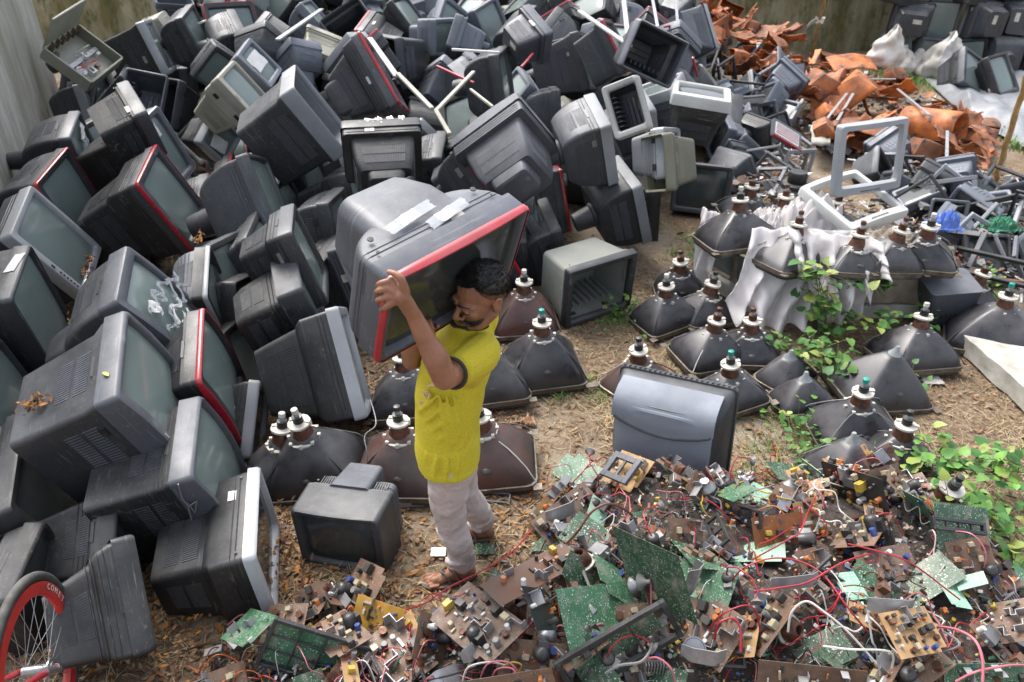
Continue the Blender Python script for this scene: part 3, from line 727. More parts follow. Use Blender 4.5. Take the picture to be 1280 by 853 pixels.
wall('boundary_wall', (-8.0, 13.2), (14, 13.9), 2.6, .25, MOSS, 'mossy ochre stained wall across the back of the yard')
pp = [at(930 + i * 26, 34 - i * 1.2, 1.0) for i in range(6)]
q = MB(); q.tube([Vector((2.6 + i * .9, 13.35 + .03 * i, .95 + .03 * math.sin(i))) for i in range(8)], .03, 8)
tag(q.build('pipe', YWH), 'pale pipe running along the foot of the mossy back wall', 'pipe')

# ---------------------------------------------------------------- random fill of the television heap
def inside(p, poly):
    x, y = p; c = False
    for (x1, y1), (x2, y2) in zip(poly, poly[1:] + poly[:1]):
        if (y1 > y) != (y2 > y) and x < (x2 - x1) * (y - y1) / (y2 - y1) + x1: c = not c
    return c
HEAPPOLY = [(-1.5, 2.25), (-1.25, 2.7), (-1.05, 3.6), (-.55, 4.6), (.25, 5.2), (.9, 6.1), (1.5, 7.0), (1.95, 7.8), (2.15, 9.4), (2.3, 12.2), (-4.7, 12.2), (-5.3, 10.2), (-4.6, 8.0), (-3.6, 5.9), (-2.95, 4.3), (-2.5, 3.0), (-2.2, 2.3)]
HC = [(h[0].copy(), POSE[k][6]) for k, h in HERO.items() if k not in ('T52', 'T59', 'T61')]
HV = [h[0].copy() for k, h in HERO.items()]
HP = []
for k in HERO:
    if k in ('T61', 'T62', 'T63', 'T8'): continue
    W_, H_ = POSE[k][6:8]; M_ = pose_matrix(k)
    for a_, b_ in ((0, 0), (-.38, .38), (.38, .38), (.38, -.38), (-.38, -.38)): HP.append(M_ @ Vector((a_ * W_, -.01, b_ * H_)))
def surf(x, y):
    s = t = 0
    for c, _ in HC:
        d = (c.x - x) ** 2 + (c.y - y) ** 2; wgt = 1 / (d + .06) ** 2
        s += wgt * c.z; t += wgt
    z = s / t
    if y > 8: z = max(z, 1.0 + (y - 8) * .13)
    # gap at the upper left where the back wall shows
    if y > 8.6 and x < -4.3: z = min(z, .55)
    return z
def blocks_hero(p, rad=.30):
    d = p - CAM; L_ = d.length; d = d / L_
    for v in HV:
        w_ = v - CAM; lw = w_.length
        if lw < L_ - .05: continue
        k = w_.dot(d)
        # distance from hero centre to the line of sight of p
        if (w_ - d * k).length < rad * lw / L_ * .8 and lw - L_ > -.05: return True
    for v in HP:
        w_ = v - CAM; lw = w_.length
        if lw < L_ - .15: continue
        if (w_ - d * w_.dot(d)).length < rad * .62: return True
    return False
rnd = random.Random(11)
PROTO = []
specs = [
 ('charcoal television with its round tail out', 'television', dict(W=.55, H=.44, D=.44, bez=DRK, cab=DRK, shell='round', tail='cyl')),
 ('black vented television', 'television', dict(W=.55, H=.44, D=.44, bez=BLK, cab=BLK, shell='step')),
 ('slate television with a grey frame', 'television', dict(W=.52, H=.42, D=.42, bez=GRY, cab=MID, shell='slope', glass=GLD)),
 ('black television with red trim', 'television', dict(W=.52, H=.42, D=.43, bez=DRK, cab=BLK, trim=RED, shell='step')),
 ('blue grey monitor with a boxy tail', 'monitor', dict(W=.42, H=.35, D=.38, bez=BLU, cab=BLU, shell='round', tail='box')),
 ('blue grey television shell', 'television', dict(W=.52, H=.42, D=.42, bez=BLU, cab=BLU, shell='deep', tail='cyl')),
 ('slate television with a silver frame', 'television', dict(W=.56, H=.45, D=.45, bez=SIL, cab=MID, shell='deep')),
 ('hollow dark cabinet', 'television cabinet', dict(W=.5, H=.40, D=.38, bez=MID, cab=DRK, empty_=True, shell='slope', bw=.06, bt=.06, bb=.07)),
 ('beige monitor', 'monitor', dict(W=.40, H=.34, D=.38, bez=BEI, cab=BEI, shell='slope')),
 ('hollow blue grey cabinet', 'television cabinet', dict(W=.48, H=.38, D=.34, bez=BLU, cab=BLU, empty_=True, shell='slope', bw=.06, bt=.06, bb=.07)),
]
for nm, cat, kw in specs:
    kw = dict(kw); W, H, D = kw.pop('W'), kw.pop('H'), kw.pop('D')
    r = empty('monitor' if cat == 'monitor' else 'television' if cat == 'television' else 'television_cabinet')
    tv(r, W, H, D, **kw); PROTO.append([r, nm, cat, False, D])
def use(i):
    P = PROTO[i]
    if not P[3]: P[3] = True; return P[0]
    return copy_tree(P[0])
LABS = set()
def near_phrases(p, refs):
    """words that place p against the nearest named things, as seen in the photo"""
    px = proj(p); Q = sorted(((proj(c)[0] - px[0]) ** 2 + (proj(c)[1] - px[1]) ** 2, i) for i, (c, s) in enumerate(refs))[:9]
    for adv in ('', 'just ', 'well ', 'a little '):
        for d, i in Q:
            q = proj(refs[i][0]); dx, dy = px[0] - q[0], px[1] - q[1]
            far = 'just ' if d < 60 ** 2 else 'well ' if d > 110 ** 2 else 'a little '
            if adv and adv != far: continue
            if abs(dx) > abs(dy) * 1.8: w_ = 'right of' if dx > 0 else 'left of'
            elif abs(dy) > abs(dx) * 1.8: w_ = 'below' if dy > 0 else 'above'
            else: w_ = ('lower' if dy > 0 else 'upper') + (' right of' if dx > 0 else ' left of')
            yield adv + w_ + ' ' + refs[i][1]
def give(o, base, p, refs, cat, group):
    lab = None
    for ph in near_phrases(p, refs):
        c_ = base + ' ' + ph
        if lab is None and len(c_.split()) <= 16: lab = c_
        if c_ not in LABS and len(c_.split()) <= 16: lab = c_; break
    LABS.add(lab); tag(o, lab, cat, group)
REFS = [(h[0], h[1]) for k, h in HERO.items() if k != 'T61']
placed = [h[0] for h in HERO.values()]
cnt = 0
cands = []
y = 2.4
while y < 12.2:
    x = -5.4
    while x < 3.6:
        for lay in (0, 1, 1, 2):
            cands.append((x + rnd.uniform(-.13, .13), y + rnd.uniform(-.13, .13), lay))
        x += .46
    y += .46
rnd.shuffle(cands); cands.sort(key=lambda c: c[2])
for x, y, lay in cands:
    if not inside((x, y), HEAPPOLY): continue
    z = surf(x, y) - .16 - lay * .42 + rnd.uniform(-.06, .06)
    if y > 8: z += .12
    if z < .16: 
        if lay == 0: z = .2
        else: continue
    p = Vector((x, y, z))
    if min((p - c).length for c in placed) < ((.44 if y < 8 else .40) if lay == 0 else .37): continue
    if blocks_hero(p, .30 if lay == 0 else .22): continue
    px = proj(p)
    if px[0] < -120 or px[0] > 1000 or px[1] < -70: continue
    far = y > 7.2
    if far: i = rnd.choice([0, 1, 2, 4, 0, 5, 1, 5, 6, 9, 3, 7, 8, 0, 1, 3])
    else: i = rnd.choice([0, 1, 1, 3, 2, 0, 6, 7])
    if far:
        nrm = Vector((rnd.uniform(-1, 1), rnd.uniform(-1, 1), rnd.uniform(-.3, .9))); roll = rnd.uniform(0, 6.3)
    else:
        nrm = Vector((rnd.uniform(.7, 1), rnd.uniform(-.25, .35), rnd.uniform(0, .5))); roll = rnd.choice([PI / 2, -PI / 2]) + rnd.uniform(-.35, .35)
    r = use(i); D = PROTO[i][4]
    nrm.normalize()
    r.matrix_world = frame(p + nrm * D * .5, nrm, roll)
    s = rnd.uniform(.92, 1.08); r.scale = (s, s, s)
    give(r, PROTO[i][1], p, REFS, PROTO[i][2], G_HEAP)
    placed.append(p); cnt += 1
print('fillers', cnt)
# sets that close the gaps at the foot of the stacks
for (px, py, z, i, lab) in ((318, 452, .20, 1, 'black vented television in the gap between the light grey edged set and the dusty one'), (318, 398, .35, 1, 'black television wedged upright left of the dusty streaked set'), (300, 350, .55, 0, 'charcoal television with a round tail above the upright wedged one'), (430, 355, .35, 1, 'black television hidden half behind the left edge of the carried set'), (432, 290, .55, 0, 'charcoal television above the half hidden one, left of the carried set'), (590, 250, .35, 1, 'black television low behind the carried set, left of the upright red strip'), (660, 320, .25, 1, 'black television on the ground left of the empty cabinet'), (700, 300, .3, 0, 'charcoal television with round tail behind the empty cabinet'), (250, 470, .15, 1, 'black television at the bottom of the gap under the tape covered set'), (820, 262, .2, 1, 'black television on the ground below the olive cabinet'), (560, 215, .5, 0, 'charcoal television beneath the pink edged set')):
    r = use(i); r.matrix_world = frame(at(px, py, z), (.9, rnd.uniform(-.3, .2), rnd.uniform(0, .3)), rnd.choice([PI / 2, -PI / 2]) + rnd.uniform(-.3, .3)); tag(r, lab, 'television', G_HEAP); r.scale = (1, 1, 1)
# ---------------------------------------------------------------- bare picture tubes
def morph(W, H, s, z, dx=0, dy=0):
    a = rr(W, H, .05, 0); n_ = len(a); out = []
    for k, p in enumerate(a):
        ang = math.atan2(p[2], p[0]); rad = math.hypot(p[0], p[2]); rc = .042
        # rounder as it goes up
        e = 1 - (1 - s) ** 1.0
        r_ = rad * (1 - s) + rc * s
        rel = .5 * (W * .5 + H * .5); rel = rel * (1 - s) + rc * s
        r_ = r_ * (1 - .35 * math.sin(PI * s) * .6) + rel * (.35 * math.sin(PI * s) * .6)
        out.append((r_ * math.cos(ang), r_ * math.sin(ang), z))
    return out
def crt(root, W=.48, H=.38, h=.24, rnd_=1.45, brown=False, yoke=True, cap='teal', wires=True, wirec='black', sticker=False):
    fm = FUR if brown else FUN
    q = MB(); q.loft([[(x, z, 0.004) for x, _, z in rr(W * .93, H * .93, .05, 0)], [(x, z, .0) for x, _, z in rr(W * .97, H * .97, .05, 0)][:0] or [(x, z, .008) for x, _, z in rr(W * .99, H * .99, .05, 0)], [(x, z, .05) for x, _, z in rr(W, H, .05, 0)], [(x, z, .06) for x, _, z in rr(W * .97, H * .97, .05, 0)]])
    q.build('faceplate', GLD, root)
    q = MB(); q.loft([[(x, z, .030) for x, _, z in rr(W + .006, H + .006, .052, 0)], [(x, z, .030) for x, _, z in rr(W + .014, H + .014, .054, 0)], [(x, z, .058) for x, _, z in rr(W + .014, H + .014, .054, 0)], [(x, z, .060) for x, _, z in rr(W - .002, H - .002, .052, 0)]], False, False)
    q.build('tension_band', BAND, root)
    for a in (-1, 1):
        for b_ in (-1, 1):
            q = MB(); q.box((a * (W / 2 + .004), b_ * (H / 2 + .004), .05), (.045, .045, .003)); q.build('mounting_ear', BAND, root)
    q = MB(); rings = []
    for i in range(13):
        t = i / 12; z = .06 + h * t; rings.append(morph(W * .97, H * .97, t ** rnd_, z))
    q.loft(rings); q.build('funnel', fm, root, sharp=60)
    zt = .06 + h
    if yoke:
        q = MB(); q.lathe([(.054, zt - .035), (.058, zt - .03), (.056, zt - .015), (.042, zt + .03), (.036, zt + .05), (.026, zt + .055)], 18); q.build('deflection_coil', COP, root)
        q = MB(); q.lathe([(.064, zt - .044), (.082, zt - .044), (.084, zt - .034), (.066, zt - .030)], 12)
        for k in range(8): q.box((.078 * math.cos(k * PI / 4), .078 * math.sin(k * PI / 4), zt - .034), (.016, .016, .022))
        q.build('yoke_ring', YWH, root)
        q = MB(); q.lathe([(.034, zt + .052), (.058, zt + .055), (.058, zt + .066), (.034, zt + .07)], 14)
        q.box((.045, 0, zt + .06), (.03, .02, .03)); q.box((-.04, .02, zt + .062), (.02, .02, .026)); q.build('adjustment_ring', YWH, root)
        q = MB()
        for k in range(3): q.lathe([(.016, zt + .07 + k * .014), (.027, zt + .072 + k * .014), (.027, zt + .08 + k * .014), (.016, zt + .082 + k * .014)], 12)
        q.build('magnet_ring', CAPS['black'] if cap != 'rust' else COP, root)
    q = MB(); q.lathe([(.042, zt - .004), (.016, zt + .03), (.0135, zt + (.13 if yoke else .05)), (.010, zt + (.145 if yoke else .055))], 12); q.build('neck', mat('neck glass', (.30, .32, .32), (.18, .2, .2), rough=.1, rvar=.05), root)
    if yoke and cap:
        q = MB(); q.lathe([(.012, zt + .13), (.018, zt + .132), (.017, zt + .155), (.009, zt + .158)], 10)
        q.build('base_cap', dict(teal=TEAL, white=YWH, black=CAPS['black'], rust=COP)[cap], root)
    MB().lathe([(.026, .06 + h * .42), (.022, .06 + h * .44), (.006, .06 + h * .46)], 12, Matrix.Translation((0, -H * .24, -.008)) @ Matrix.Rotation(R(20), 4, 'X')).build('anode_cap', CAPS['black'], root)
    if wires:
        for sg in (-1, 1):
            P = []
            for k in range(13):
                u = k / 12 * 2 - 1
                x = u * W * .50; yy = sg * (H * .10 + H * .38 * abs(u) ** 1.4)
                s = max(abs(x) / (W / 2), abs(yy) / (H / 2)); s = 1 - min(1, s)
                P.append((x, yy, .066 + h * s ** .69 + .004))
            MB().tube(P, .0035, 5).build('ground_wire', WIRE[wirec if sg < 0 else 'grey'], root)
    if sticker:
        MB().lathe([(.035, 0), (.035, .002), (.0, .0022)], 14, Matrix.Translation((W * .26, -H * .06, .06 + h * .50)) @ Matrix.Rotation(R(38), 4, 'Y')).build('sticker', STEEL, root)
    return root
G_CRT = 'bare picture tubes lying face down'
CR = []
RT = random.Random(8)
def place_crt(px, py, W, yaw, lab, z=None, tilt=0, short=None, M=None, **kw):
    if M is None:
        zz = .01 if z is None else z
        P = at(px, py, zz + .05); P.z = zz
        M = Matrix.Translation(P) @ Matrix.Rotation(R(yaw + RT.uniform(-14, 14)), 4, 'Z') @ Matrix.Rotation(R(tilt + RT.uniform(-8, 8)), 4, 'X') @ Matrix.Rotation(R(RT.uniform(-8, 8)), 4, 'Y')
    r = empty('picture_tube', M, lab, 'picture tube', G_CRT); kw['rnd_'] = RT.uniform(1.25, 1.95)
    kw['h'] = max(kw.get('h', W * .5) * 1.08, W * .42)
    crt(r, W, W * .78, **kw)
    CR.append((M.translation.copy(), short or lab)); return r
place_crt(399, 588, .50, 8, 'dark greenish picture tube with a silver oval sticker behind the small television on the ground', sticker=True, cap='white', h=.27)
place_crt(352, 590, .36, 30, 'small picture tube with an orange coil squeezed beside the silver edged set', cap='white', wires=False)
place_crt(505, 592, .50, -6, 'picture tube with a brown topped funnel left of the man\'s yellow shirt', brown=True, cap='black')
place_crt(612, 578, .50, 10, 'picture tube with a reddish brown funnel just right of the man\'s waist', brown=True, cap='white', wirec='white')
place_crt(612, 486, .46, 24, 'black picture tube half hidden by the man, behind his left shoulder', cap='white')
place_crt(512, 506, .44, 5, 'grey picture tube below the carried television, behind the man', cap='white')
place_crt(678, 464, .50, 22, 'shiny black picture tube with a teal cap right of the man\'s head', cap='teal', h=.27)
place_crt(654, 402, .46, 12, 'red brown picture tube beside the empty cabinet on the grass', brown=True, cap='white')
place_crt(797, 476, .40, 28, 'low reddish picture tube just behind the back cover on the ground', brown=True, cap='black', h=.15)
place_crt(832, 399, .42, 14, 'black picture tube with a white ring, left one of the pair on the path', cap='white', h=.18)
place_crt(878, 394, .38, 20, 'black picture tube with a dark tip, right one of the pair on the path', cap='black', h=.17)
place_crt(850, 363, .36, 5, 'picture tube with a rusty coil beside the left end of the tube platform', cap='rust', h=.17)
place_crt(884, 444, .44, 32, 'picture tube with a string looped over its coil, below the hanging plastic', cap='rust', wirec='white', h=.18)
place_crt(938, 442, .40, -20, 'picture tube with its coil under the tip of the hanging plastic', cap='rust', h=.16)
place_crt(912, 496, .40, 18, 'picture tube with a teal tip behind the right edge of the back cover', cap='teal', h=.16)
place_crt(982, 470, .34, 40, 'small bare funnel without a coil among the creeping leaves', yoke=False, wires=False, h=.13)
place_crt(1004, 502, .34, 20, 'small grey funnel without a coil below the creeping leaves', yoke=False, wires=False, h=.12)
place_crt(1094, 486, .54, 16, 'large dark funnel with a dimple and no coil in front of the foam strip', yoke=False, wires=False, h=.24)
place_crt(1140, 447, .48, 14, 'black picture tube with a white ringed coil near the end of the foam slab', cap='white', h=.20)
place_crt(1066, 536, .48, 12, 'picture tube with a teal tip and a wire across it beside the sandy patch', cap='teal', h=.17, wirec='grey')
place_crt(1062, 588, .44, 10, 'low dark picture tube at the upper edge of the circuit board pile', cap=None, yoke=False, h=.14)
place_crt(1120, 574, .36, -15, 'picture tube with a steel tipped coil among dry grass by the board pile', cap='black', h=.14)
place_crt(1160, 640, .40, 30, 'brown picture tube tipped over among the broad leaves beside the boards', brown=True, cap='black', tilt=18, h=.16)
place_crt(1243, 424, .60, -14, 'large flat black picture tube with a red mark lying behind the foam slab', cap='teal', h=.17)
place_crt(1208, 378, .40, 10, 'small picture tube with a rusty coil at the right, above the large flat one', cap='rust', h=.15)
PT = .44
place_crt(922, 300, .52, 26, 'large black picture tube on the left end of the platform', z=PT, cap='white', h=.15)
place_crt(985, 328, .46, 22, 'picture tube on the platform partly wrapped in plastic', z=PT - .02, cap='rust', h=.14)
place_crt(1062, 334, .36, -4, 'small picture tube with a white label on the platform', z=PT, cap='rust', h=.12, sticker=True)
place_crt(1106, 328, .40, 0, 'picture tube on the platform with torn cloth over its coil', z=PT, cap='rust', h=.15)
place_crt(1150, 322, .42, -6, 'picture tube at the right end of the platform with an orange white coil', z=PT, cap='white', h=.16)
place_crt(975, 285, .42, 10, 'picture tube at the rear of the platform with a rusty tall coil', z=PT - .05, cap='rust', h=.15)
place_crt(1040, 290, .40, -12, 'picture tube under the lying white frame with an ochre coil', z=PT - .05, cap='rust', h=.15)
place_crt(930, 268, .40, 5, 'rear left picture tube on the platform beside a white knob', z=PT - .10, cap='rust', h=.15)

# ---- the platform the upper tubes stand on
Pa, Pb, Pc, Pd = at(870, 352), at(948, 402), at(1168, 400), at(1150, 330)
def span_box(q, a, b, z0, z1, th, off=0.0):
    d = (b - a); l = d.length; d.normalize(); nr = Vector((-d.y, d.x, 0))
    M = Matrix((d, nr, Vector((0, 0, 1)))).transposed().to_4x4(); M.translation = a
    q.box((l / 2, th / 2 + off, (z0 + z1) / 2), (l, th, z1 - z0), M); return q
def foam(name, a, b, z0, z1, th, label, off=0.0, m_=FOAM, cat='foam block'):
    d = (b - a); l = d.length; d.normalize(); nr = Vector((-d.y, d.x, 0))
    q = MB(); N = max(4, int(l / .06)); sd_ = random.random() * 30
    def sec(i):
        p = a + d * (l * i / N); e = lambda k: .012 * noise.noise(Vector((i * .7, k * 3.1, sd_)))
        c_ = [(off, z0), (off, z1), (off + th, z1), (off + th, z0)]; o_ = []
        for k in range(4):
            (x1, y1), (x2, y2) = c_[k], c_[(k + 1) % 4]
            for t in range(3):
                xx = x1 + (x2 - x1) * t / 3 + e(k * 3 + t); zz = y1 + (y2 - y1) * t / 3 + e(k * 3 + t + 20)
                o_.append(p + nr * xx + Vector((0, 0, zz)))
        return o_
    q.loft([sec(i) for i in range(N + 1)], True, True, False)
    o_ = q.build(name, m_, bevel=.004); tag(o_, label, cat); return o_
foam('foam_block', Pa, Pb + Vector((0, .02, 0)), .015, .13, .35, 'white foam strip under the left side of the tube platform')
foam('foam_block', Pb + Vector((.02, 0, 0)), Pc, .015, .12, .4, 'white foam strip along the front foot of the tube platform')
CARD = mat('dirty cardboard', (.30, .25, .19), (.16, .12, .09), rough=.9, scale=8.0, dust=.3)
foam('cardboard_box', Pb + Vector((.15, .04, 0)), Pc - Vector((.04, 0, 0)), .13, .42, .38, 'stained flattened cardboard box carrying the front row of tubes', m_=CARD, cat='box')
foam('foam_block', Pb + Vector((.12, -.03, 0)), Pc - Vector((.5, .02, 0)), .24, .30, .05, 'short foam strip stuck in the leaves on the front of the platform')
foam('wooden_crate', Pa + Vector((.25, .35, 0)), Pc + Vector((-.1, .45, 0)), .015, PT - .16, .6, 'low dark crate under the rear row of tubes', m_=mat('dark wood', (.08, .06, .05), rough=.8), cat='crate')
dn = (Pb - Pa).normalized(); nn_ = Vector((dn.y, -dn.x, 0)); 
if nn_.y > 0: nn_ = -nn_
for i, lab in enumerate(('left of the two dark screens built into the side of the tube platform', 'right of the two dark screens built into the side of the tube platform')):
    c = Pa + dn * (.14 + i * .34) + Vector((0, 0, .275)) + (-nn_) * .05
    r = empty('television', frame(c, nn_), lab, 'television')
    tv(r, .33, .28, .3, bez=CARD, cab=BLK, glass=GLS, bw=.05, bt=.05, bb=.06, shell='slope', vents=False, detail=0, deep=.05)

# ---- plastic film draped over the platform
m, nn, b = nt('cloudy plastic film'); MATS['film'] = m
b.inputs['Base Color'].default_value = (.86, .82, .81, 1); b.inputs['Roughness'].default_value = .3; b.inputs['Alpha'].default_value = .58
b.inputs['Transmission Weight'].default_value = .15
FILM = m
def drape(P0, P1, drop, width_bottom=1.0, folds=7, amp=.05, label='', seed=0, lean=(0, 0), rag=.15):
    """P0..P1 top edge, hangs down by drop with folds"""
    d = P1 - P0; nr = Vector((d.y, -d.x, 0)).normalized()
    if nr.y > 0: nr = -nr
    def f(u, v):
        uu = .5 + (u - .5) * (1 + (width_bottom - 1) * v)
        p = P0 + d * uu
        e = math.sin(uu * folds * 2 * PI + seed + 1.5 * noise.noise(Vector((uu * 3, v * 2, seed)))) * amp * (.3 + v)
        e += noise.noise(Vector((uu * 9, v * 6, seed + 3))) * amp * .8
        dz = drop * v * (1 + rag * noise.noise(Vector((uu * 5, 0, seed + 7))) * 3 + .25 * math.cos((uu - .5) * PI) - .2)
        back = .10 * (1 - v) ** 3
        p = p + nr * (e + .03 - back + lean[1] * v) + Vector((0, 0, -dz + back * .6)) + d.normalized() * lean[0] * v
        p.z = max(p.z, .02)
        return p
    q = MB(); q.grid(f, 60, 34); o_ = q.build('plastic_sheet', FILM); s = o_.modifiers.new('Solid', 'SOLIDIFY'); s.thickness = .0012
    return tag(o_, label, 'plastic sheet', 'plastic film over the tube platform')
drape(at(940, 300, .62), at(1075, 305, .62), .52, .8, 5, .06, 'big cloudy plastic sheet hanging in front of the platform down to a torn tip', 1, lean=(-.22, .22), rag=.3)
drape(at(868, 272, .58), at(902, 285, .58), .42, .7, 2, .04, 'narrow twisted strip of plastic film hanging at the platform\'s left corner', 4, lean=(.08, .03))
drape(at(985, 300, .66), at(1110, 318, .60), .30, 1.0, 6, .07, 'loose ragged plastic film over the upper front edge of the platform', 17, lean=(.05, .10), rag=.45)
drape(at(1020, 330, .50), at(1090, 335, .50), .40, .9, 3, .04, 'plastic film behind the climbing vine on the platform\'s front', 9, lean=(0, .03))
def crumple(name, px, py, z, sx, sy, sz, m_, label, cat, seed=0, group=None, film=False, nx=44):
    c = at(px, py, z)
    def f(u, v):
        x, y = (u - .5), (v - .5); r_ = min(1, 2 * math.hypot(x, y))
        h_ = sz * (1 - r_ ** 2) * .7 + sz * .6 * abs(noise.noise(Vector((x * 5 + seed, y * 5, 1)))) + sz * .3 * noise.noise(Vector((x * 14, y * 14 + seed, 2)))
        if r_ > .8: h_ = min(h_, sz * .2)
        return c + Vector((x * sx * (1 + .2 * noise.noise(Vector((x * 3, y * 3, seed)))), y * sy * (1 + .2 * noise.noise(Vector((x * 3, y * 3, seed + 9)))), max(h_, .004)))
    q = MB(); q.grid(f, nx, nx); o_ = q.build(name, m_); s = o_.modifiers.new('Solid', 'SOLIDIFY'); s.thickness = .0015
    return tag(o_, label, cat, group)
crumple('plastic_sheet', 1010, 285, PT + .06, .55, .45, .28, FILM, 'pinkish crumpled plastic film heaped on top of the platform', 'plastic sheet', 3, 'plastic film over the tube platform')
crumple('plastic_sheet', 955, 290, PT + .04, .28, .4, .20, FILM, 'thin twisted plastic film between the left platform tubes', 'plastic sheet', 8, 'plastic film over the tube platform')
crumple('cloth', 1110, 300, PT + .16, .42, .26, .08, CARD, 'torn brownish cloth lying over the right platform tubes', 'cloth', 5)
crumple('plastic_bag', 1180, 285, .42, .22, .2, .14, mat('blue plastic', (.12, .22, .62), (.06, .12, .4), rough=.4), 'small bright blue plastic bag among the scrap behind the platform', 'plastic bag', 5)
crumple('plastic_bag', 1250, 285, .30, .30, .2, .10, mat('green plastic', (.03, .20, .10), rough=.45), 'dark green plastic piece at the right edge of the scrap', 'plastic piece', 6)

# ---- loose front frames
def front_frame(k, label, m_, short, cat='television frame', bw=.1, bt=.1, bb=.14, bulge=.02, **kw):
    p = POSE[k]; r = empty('front_frame', pose_matrix(k), label, cat)
    W, H = p[6:8]
    iw, ih = W * (1 - 2 * bw), H * (1 - bt - bb); cz = H * (bb - bt) / 2
    bl = lambda P: [(x, y - bulge * (1 - (2 * x / W) ** 2), z) for x, y, z in P]
    m_2 = MB(); rg = [rr(W, H, .02, .06), rr(W, H, .024, .012), bl(rr(W - .014, H - .014, .02, .0)), bl(rr(iw + .02, ih + .02, .02, .0, cz)), bl(rr(iw, ih, .015, .03, cz)), rr(iw + .006, ih + .006, .015, .035, cz), rr(W - .01, H - .01, .02, .035), rr(W - .008, H - .008, .02, .06)]
    m_2.loft(rg + [rg[0]], False, False); m_2.build('frame', m_, r, sharp=35)
    q = MB()
    for i in range(8): q.box(((i - 3.5) * .02, -bulge - .001, -H / 2 + H * bb * .4), (.012, .006, .006))
    q.build('control_button', MID, r)
    return r
front_frame('F1', 'grey empty television frame standing upright on top of the platform', GRY, '')
front_frame('F2', 'off white empty television frame lying flat under the upright grey one', WHT, '')

# ---- foam slab at the right
a, b_ = at(1190, 436), at(1330, 560)
foam('foam_slab', a, b_ + Vector((0, -.2, 0)), .02, .15, .42, 'long dirty white foam slab lying on the ground at the right edge', cat='foam slab')
# ---------------------------------------------------------------- poles, tarp, sacks
def pole(px0, py0, z0, px1, py1, y1, label, r=.022):
    a = at(px0, py0, z0); d = ray(px1, py1); b_ = CAM + d * (y1 / d.y)
    q = MB(); N = 14; P = []; rs = []
    for i in range(N * 2 + 1):
        t = i / (N * 2); P.append(a.lerp(b_, t) + Vector((.006 * math.sin(i), .004 * math.cos(i * 1.3), 0))); rs.append(r * (1.12 if i % 4 == 0 else 1.0) * (1 - .15 * t))
    q.tube(P, rs, 10); o_ = q.build('bamboo_pole', BAMB); tag(o_, label, 'pole', 'bamboo poles'); return a, b_
a1, b1 = pole(1013, 75, 0, 1036, -22, 11.2, 'bamboo pole with a white rag tied to it behind the orange scrap')
pole(1240, 238, 0, 1292, 70, 6.9, 'bamboo pole leaning out of the photo at the right edge', .028)
q = MB(); c = a1.lerp(b1, .56)
q.grid(lambda u, v: c + Vector((math.cos(u * 2 * PI) * (.05 + .02 * v), math.sin(u * 2 * PI) * .05, (v - .5) * .07 + .012 * math.sin(u * 20))), 20, 4)
q.grid(lambda u, v: c + Vector((-.04 - .14 * v, -.03, -.02 - .10 * v * v + .02 * math.sin(u * 7) + u * .05)), 5, 8)
tag(q.build('rag', SACKM), 'white rag knotted round the far bamboo pole', 'rag')
TARP = mat('grey white tarpaulin', (.25, .265, .285), (.15, .155, .165), rough=.5, scale=4.0, rvar=.2)
t0, t1, t2, t3 = at(1150, 98), at(1310, 78), at(1330, 215), at(1205, 150)
def tf(u, v):
    p = t0.lerp(t1, u).lerp(t3.lerp(t2, u), v)
    e = abs(noise.noise(Vector((p.x * 1.1 + p.y * .4, p.y * .5, 3)))) * .55 + .07 * noise.noise(Vector((p.x * 4 - p.y * 2, p.y * 2.5, 8)))
    ed = min(u, v, 1 - u, 1 - v) * 8
    p.z = .02 + max(0, e) * min(1, ed) + .02; return p
q = MB(); q.grid(tf, 90, 70); o_ = q.build('tarpaulin', TARP); tag(o_, 'large crinkled grey white tarpaulin spread on the ground at upper right', 'tarpaulin')
o_.modifiers.new('Solid', 'SOLIDIFY').thickness = .002
def sack(px, py, s, label, tilt=0, seed=0, m_=SACKM, z=0.0):
    c = at(px, py, z)
    def f(u, v):
        a = u * 2 * PI; t = v; r_ = math.sin(min(1, t * 1.04) ** .55 * PI) ** .65 * (1 - .45 * t) if t < .96 else .05
        r_ = max(.03, r_) * s * .42
        n_ = noise.noise(Vector((math.cos(a) * 1.6 + seed, math.sin(a) * 1.6, t * 4))) * .16 * s + noise.noise(Vector((math.cos(a) * 5, math.sin(a) * 5 + seed, t * 9))) * .05 * s
        r_ += n_ * (0 if t > .97 else 1)
        return c + Vector((r_ * math.cos(a) + tilt * t * s, r_ * .75 * math.sin(a), t * s * .85))
    q = MB(); q.grid(f, 36, 26); o_ = q.build('sack', m_); tag(o_, label, 'sack', 'sacks by the back wall')
sack(1100, 84, .66, 'cream sack standing highest by the back wall, its top spread wide', .15, 1, z=.30)
sack(1125, 95, .52, 'slumped pinkish sack left of the pointed white one', 0, 2)
sack(1143, 94, .45, 'small yellowish white sack squeezed between two larger ones', 0, 3)
sack(1166, 98, .78, 'pointed white sack with a tied ear in front of the far televisions', .18, 4)
sack(1187, 98, .36, 'low ochre sack right of the pointed white one', 0, 5)
sack(1182, 112, .26, 'small pale bundle on the bright grass below the sacks', .1, 6)
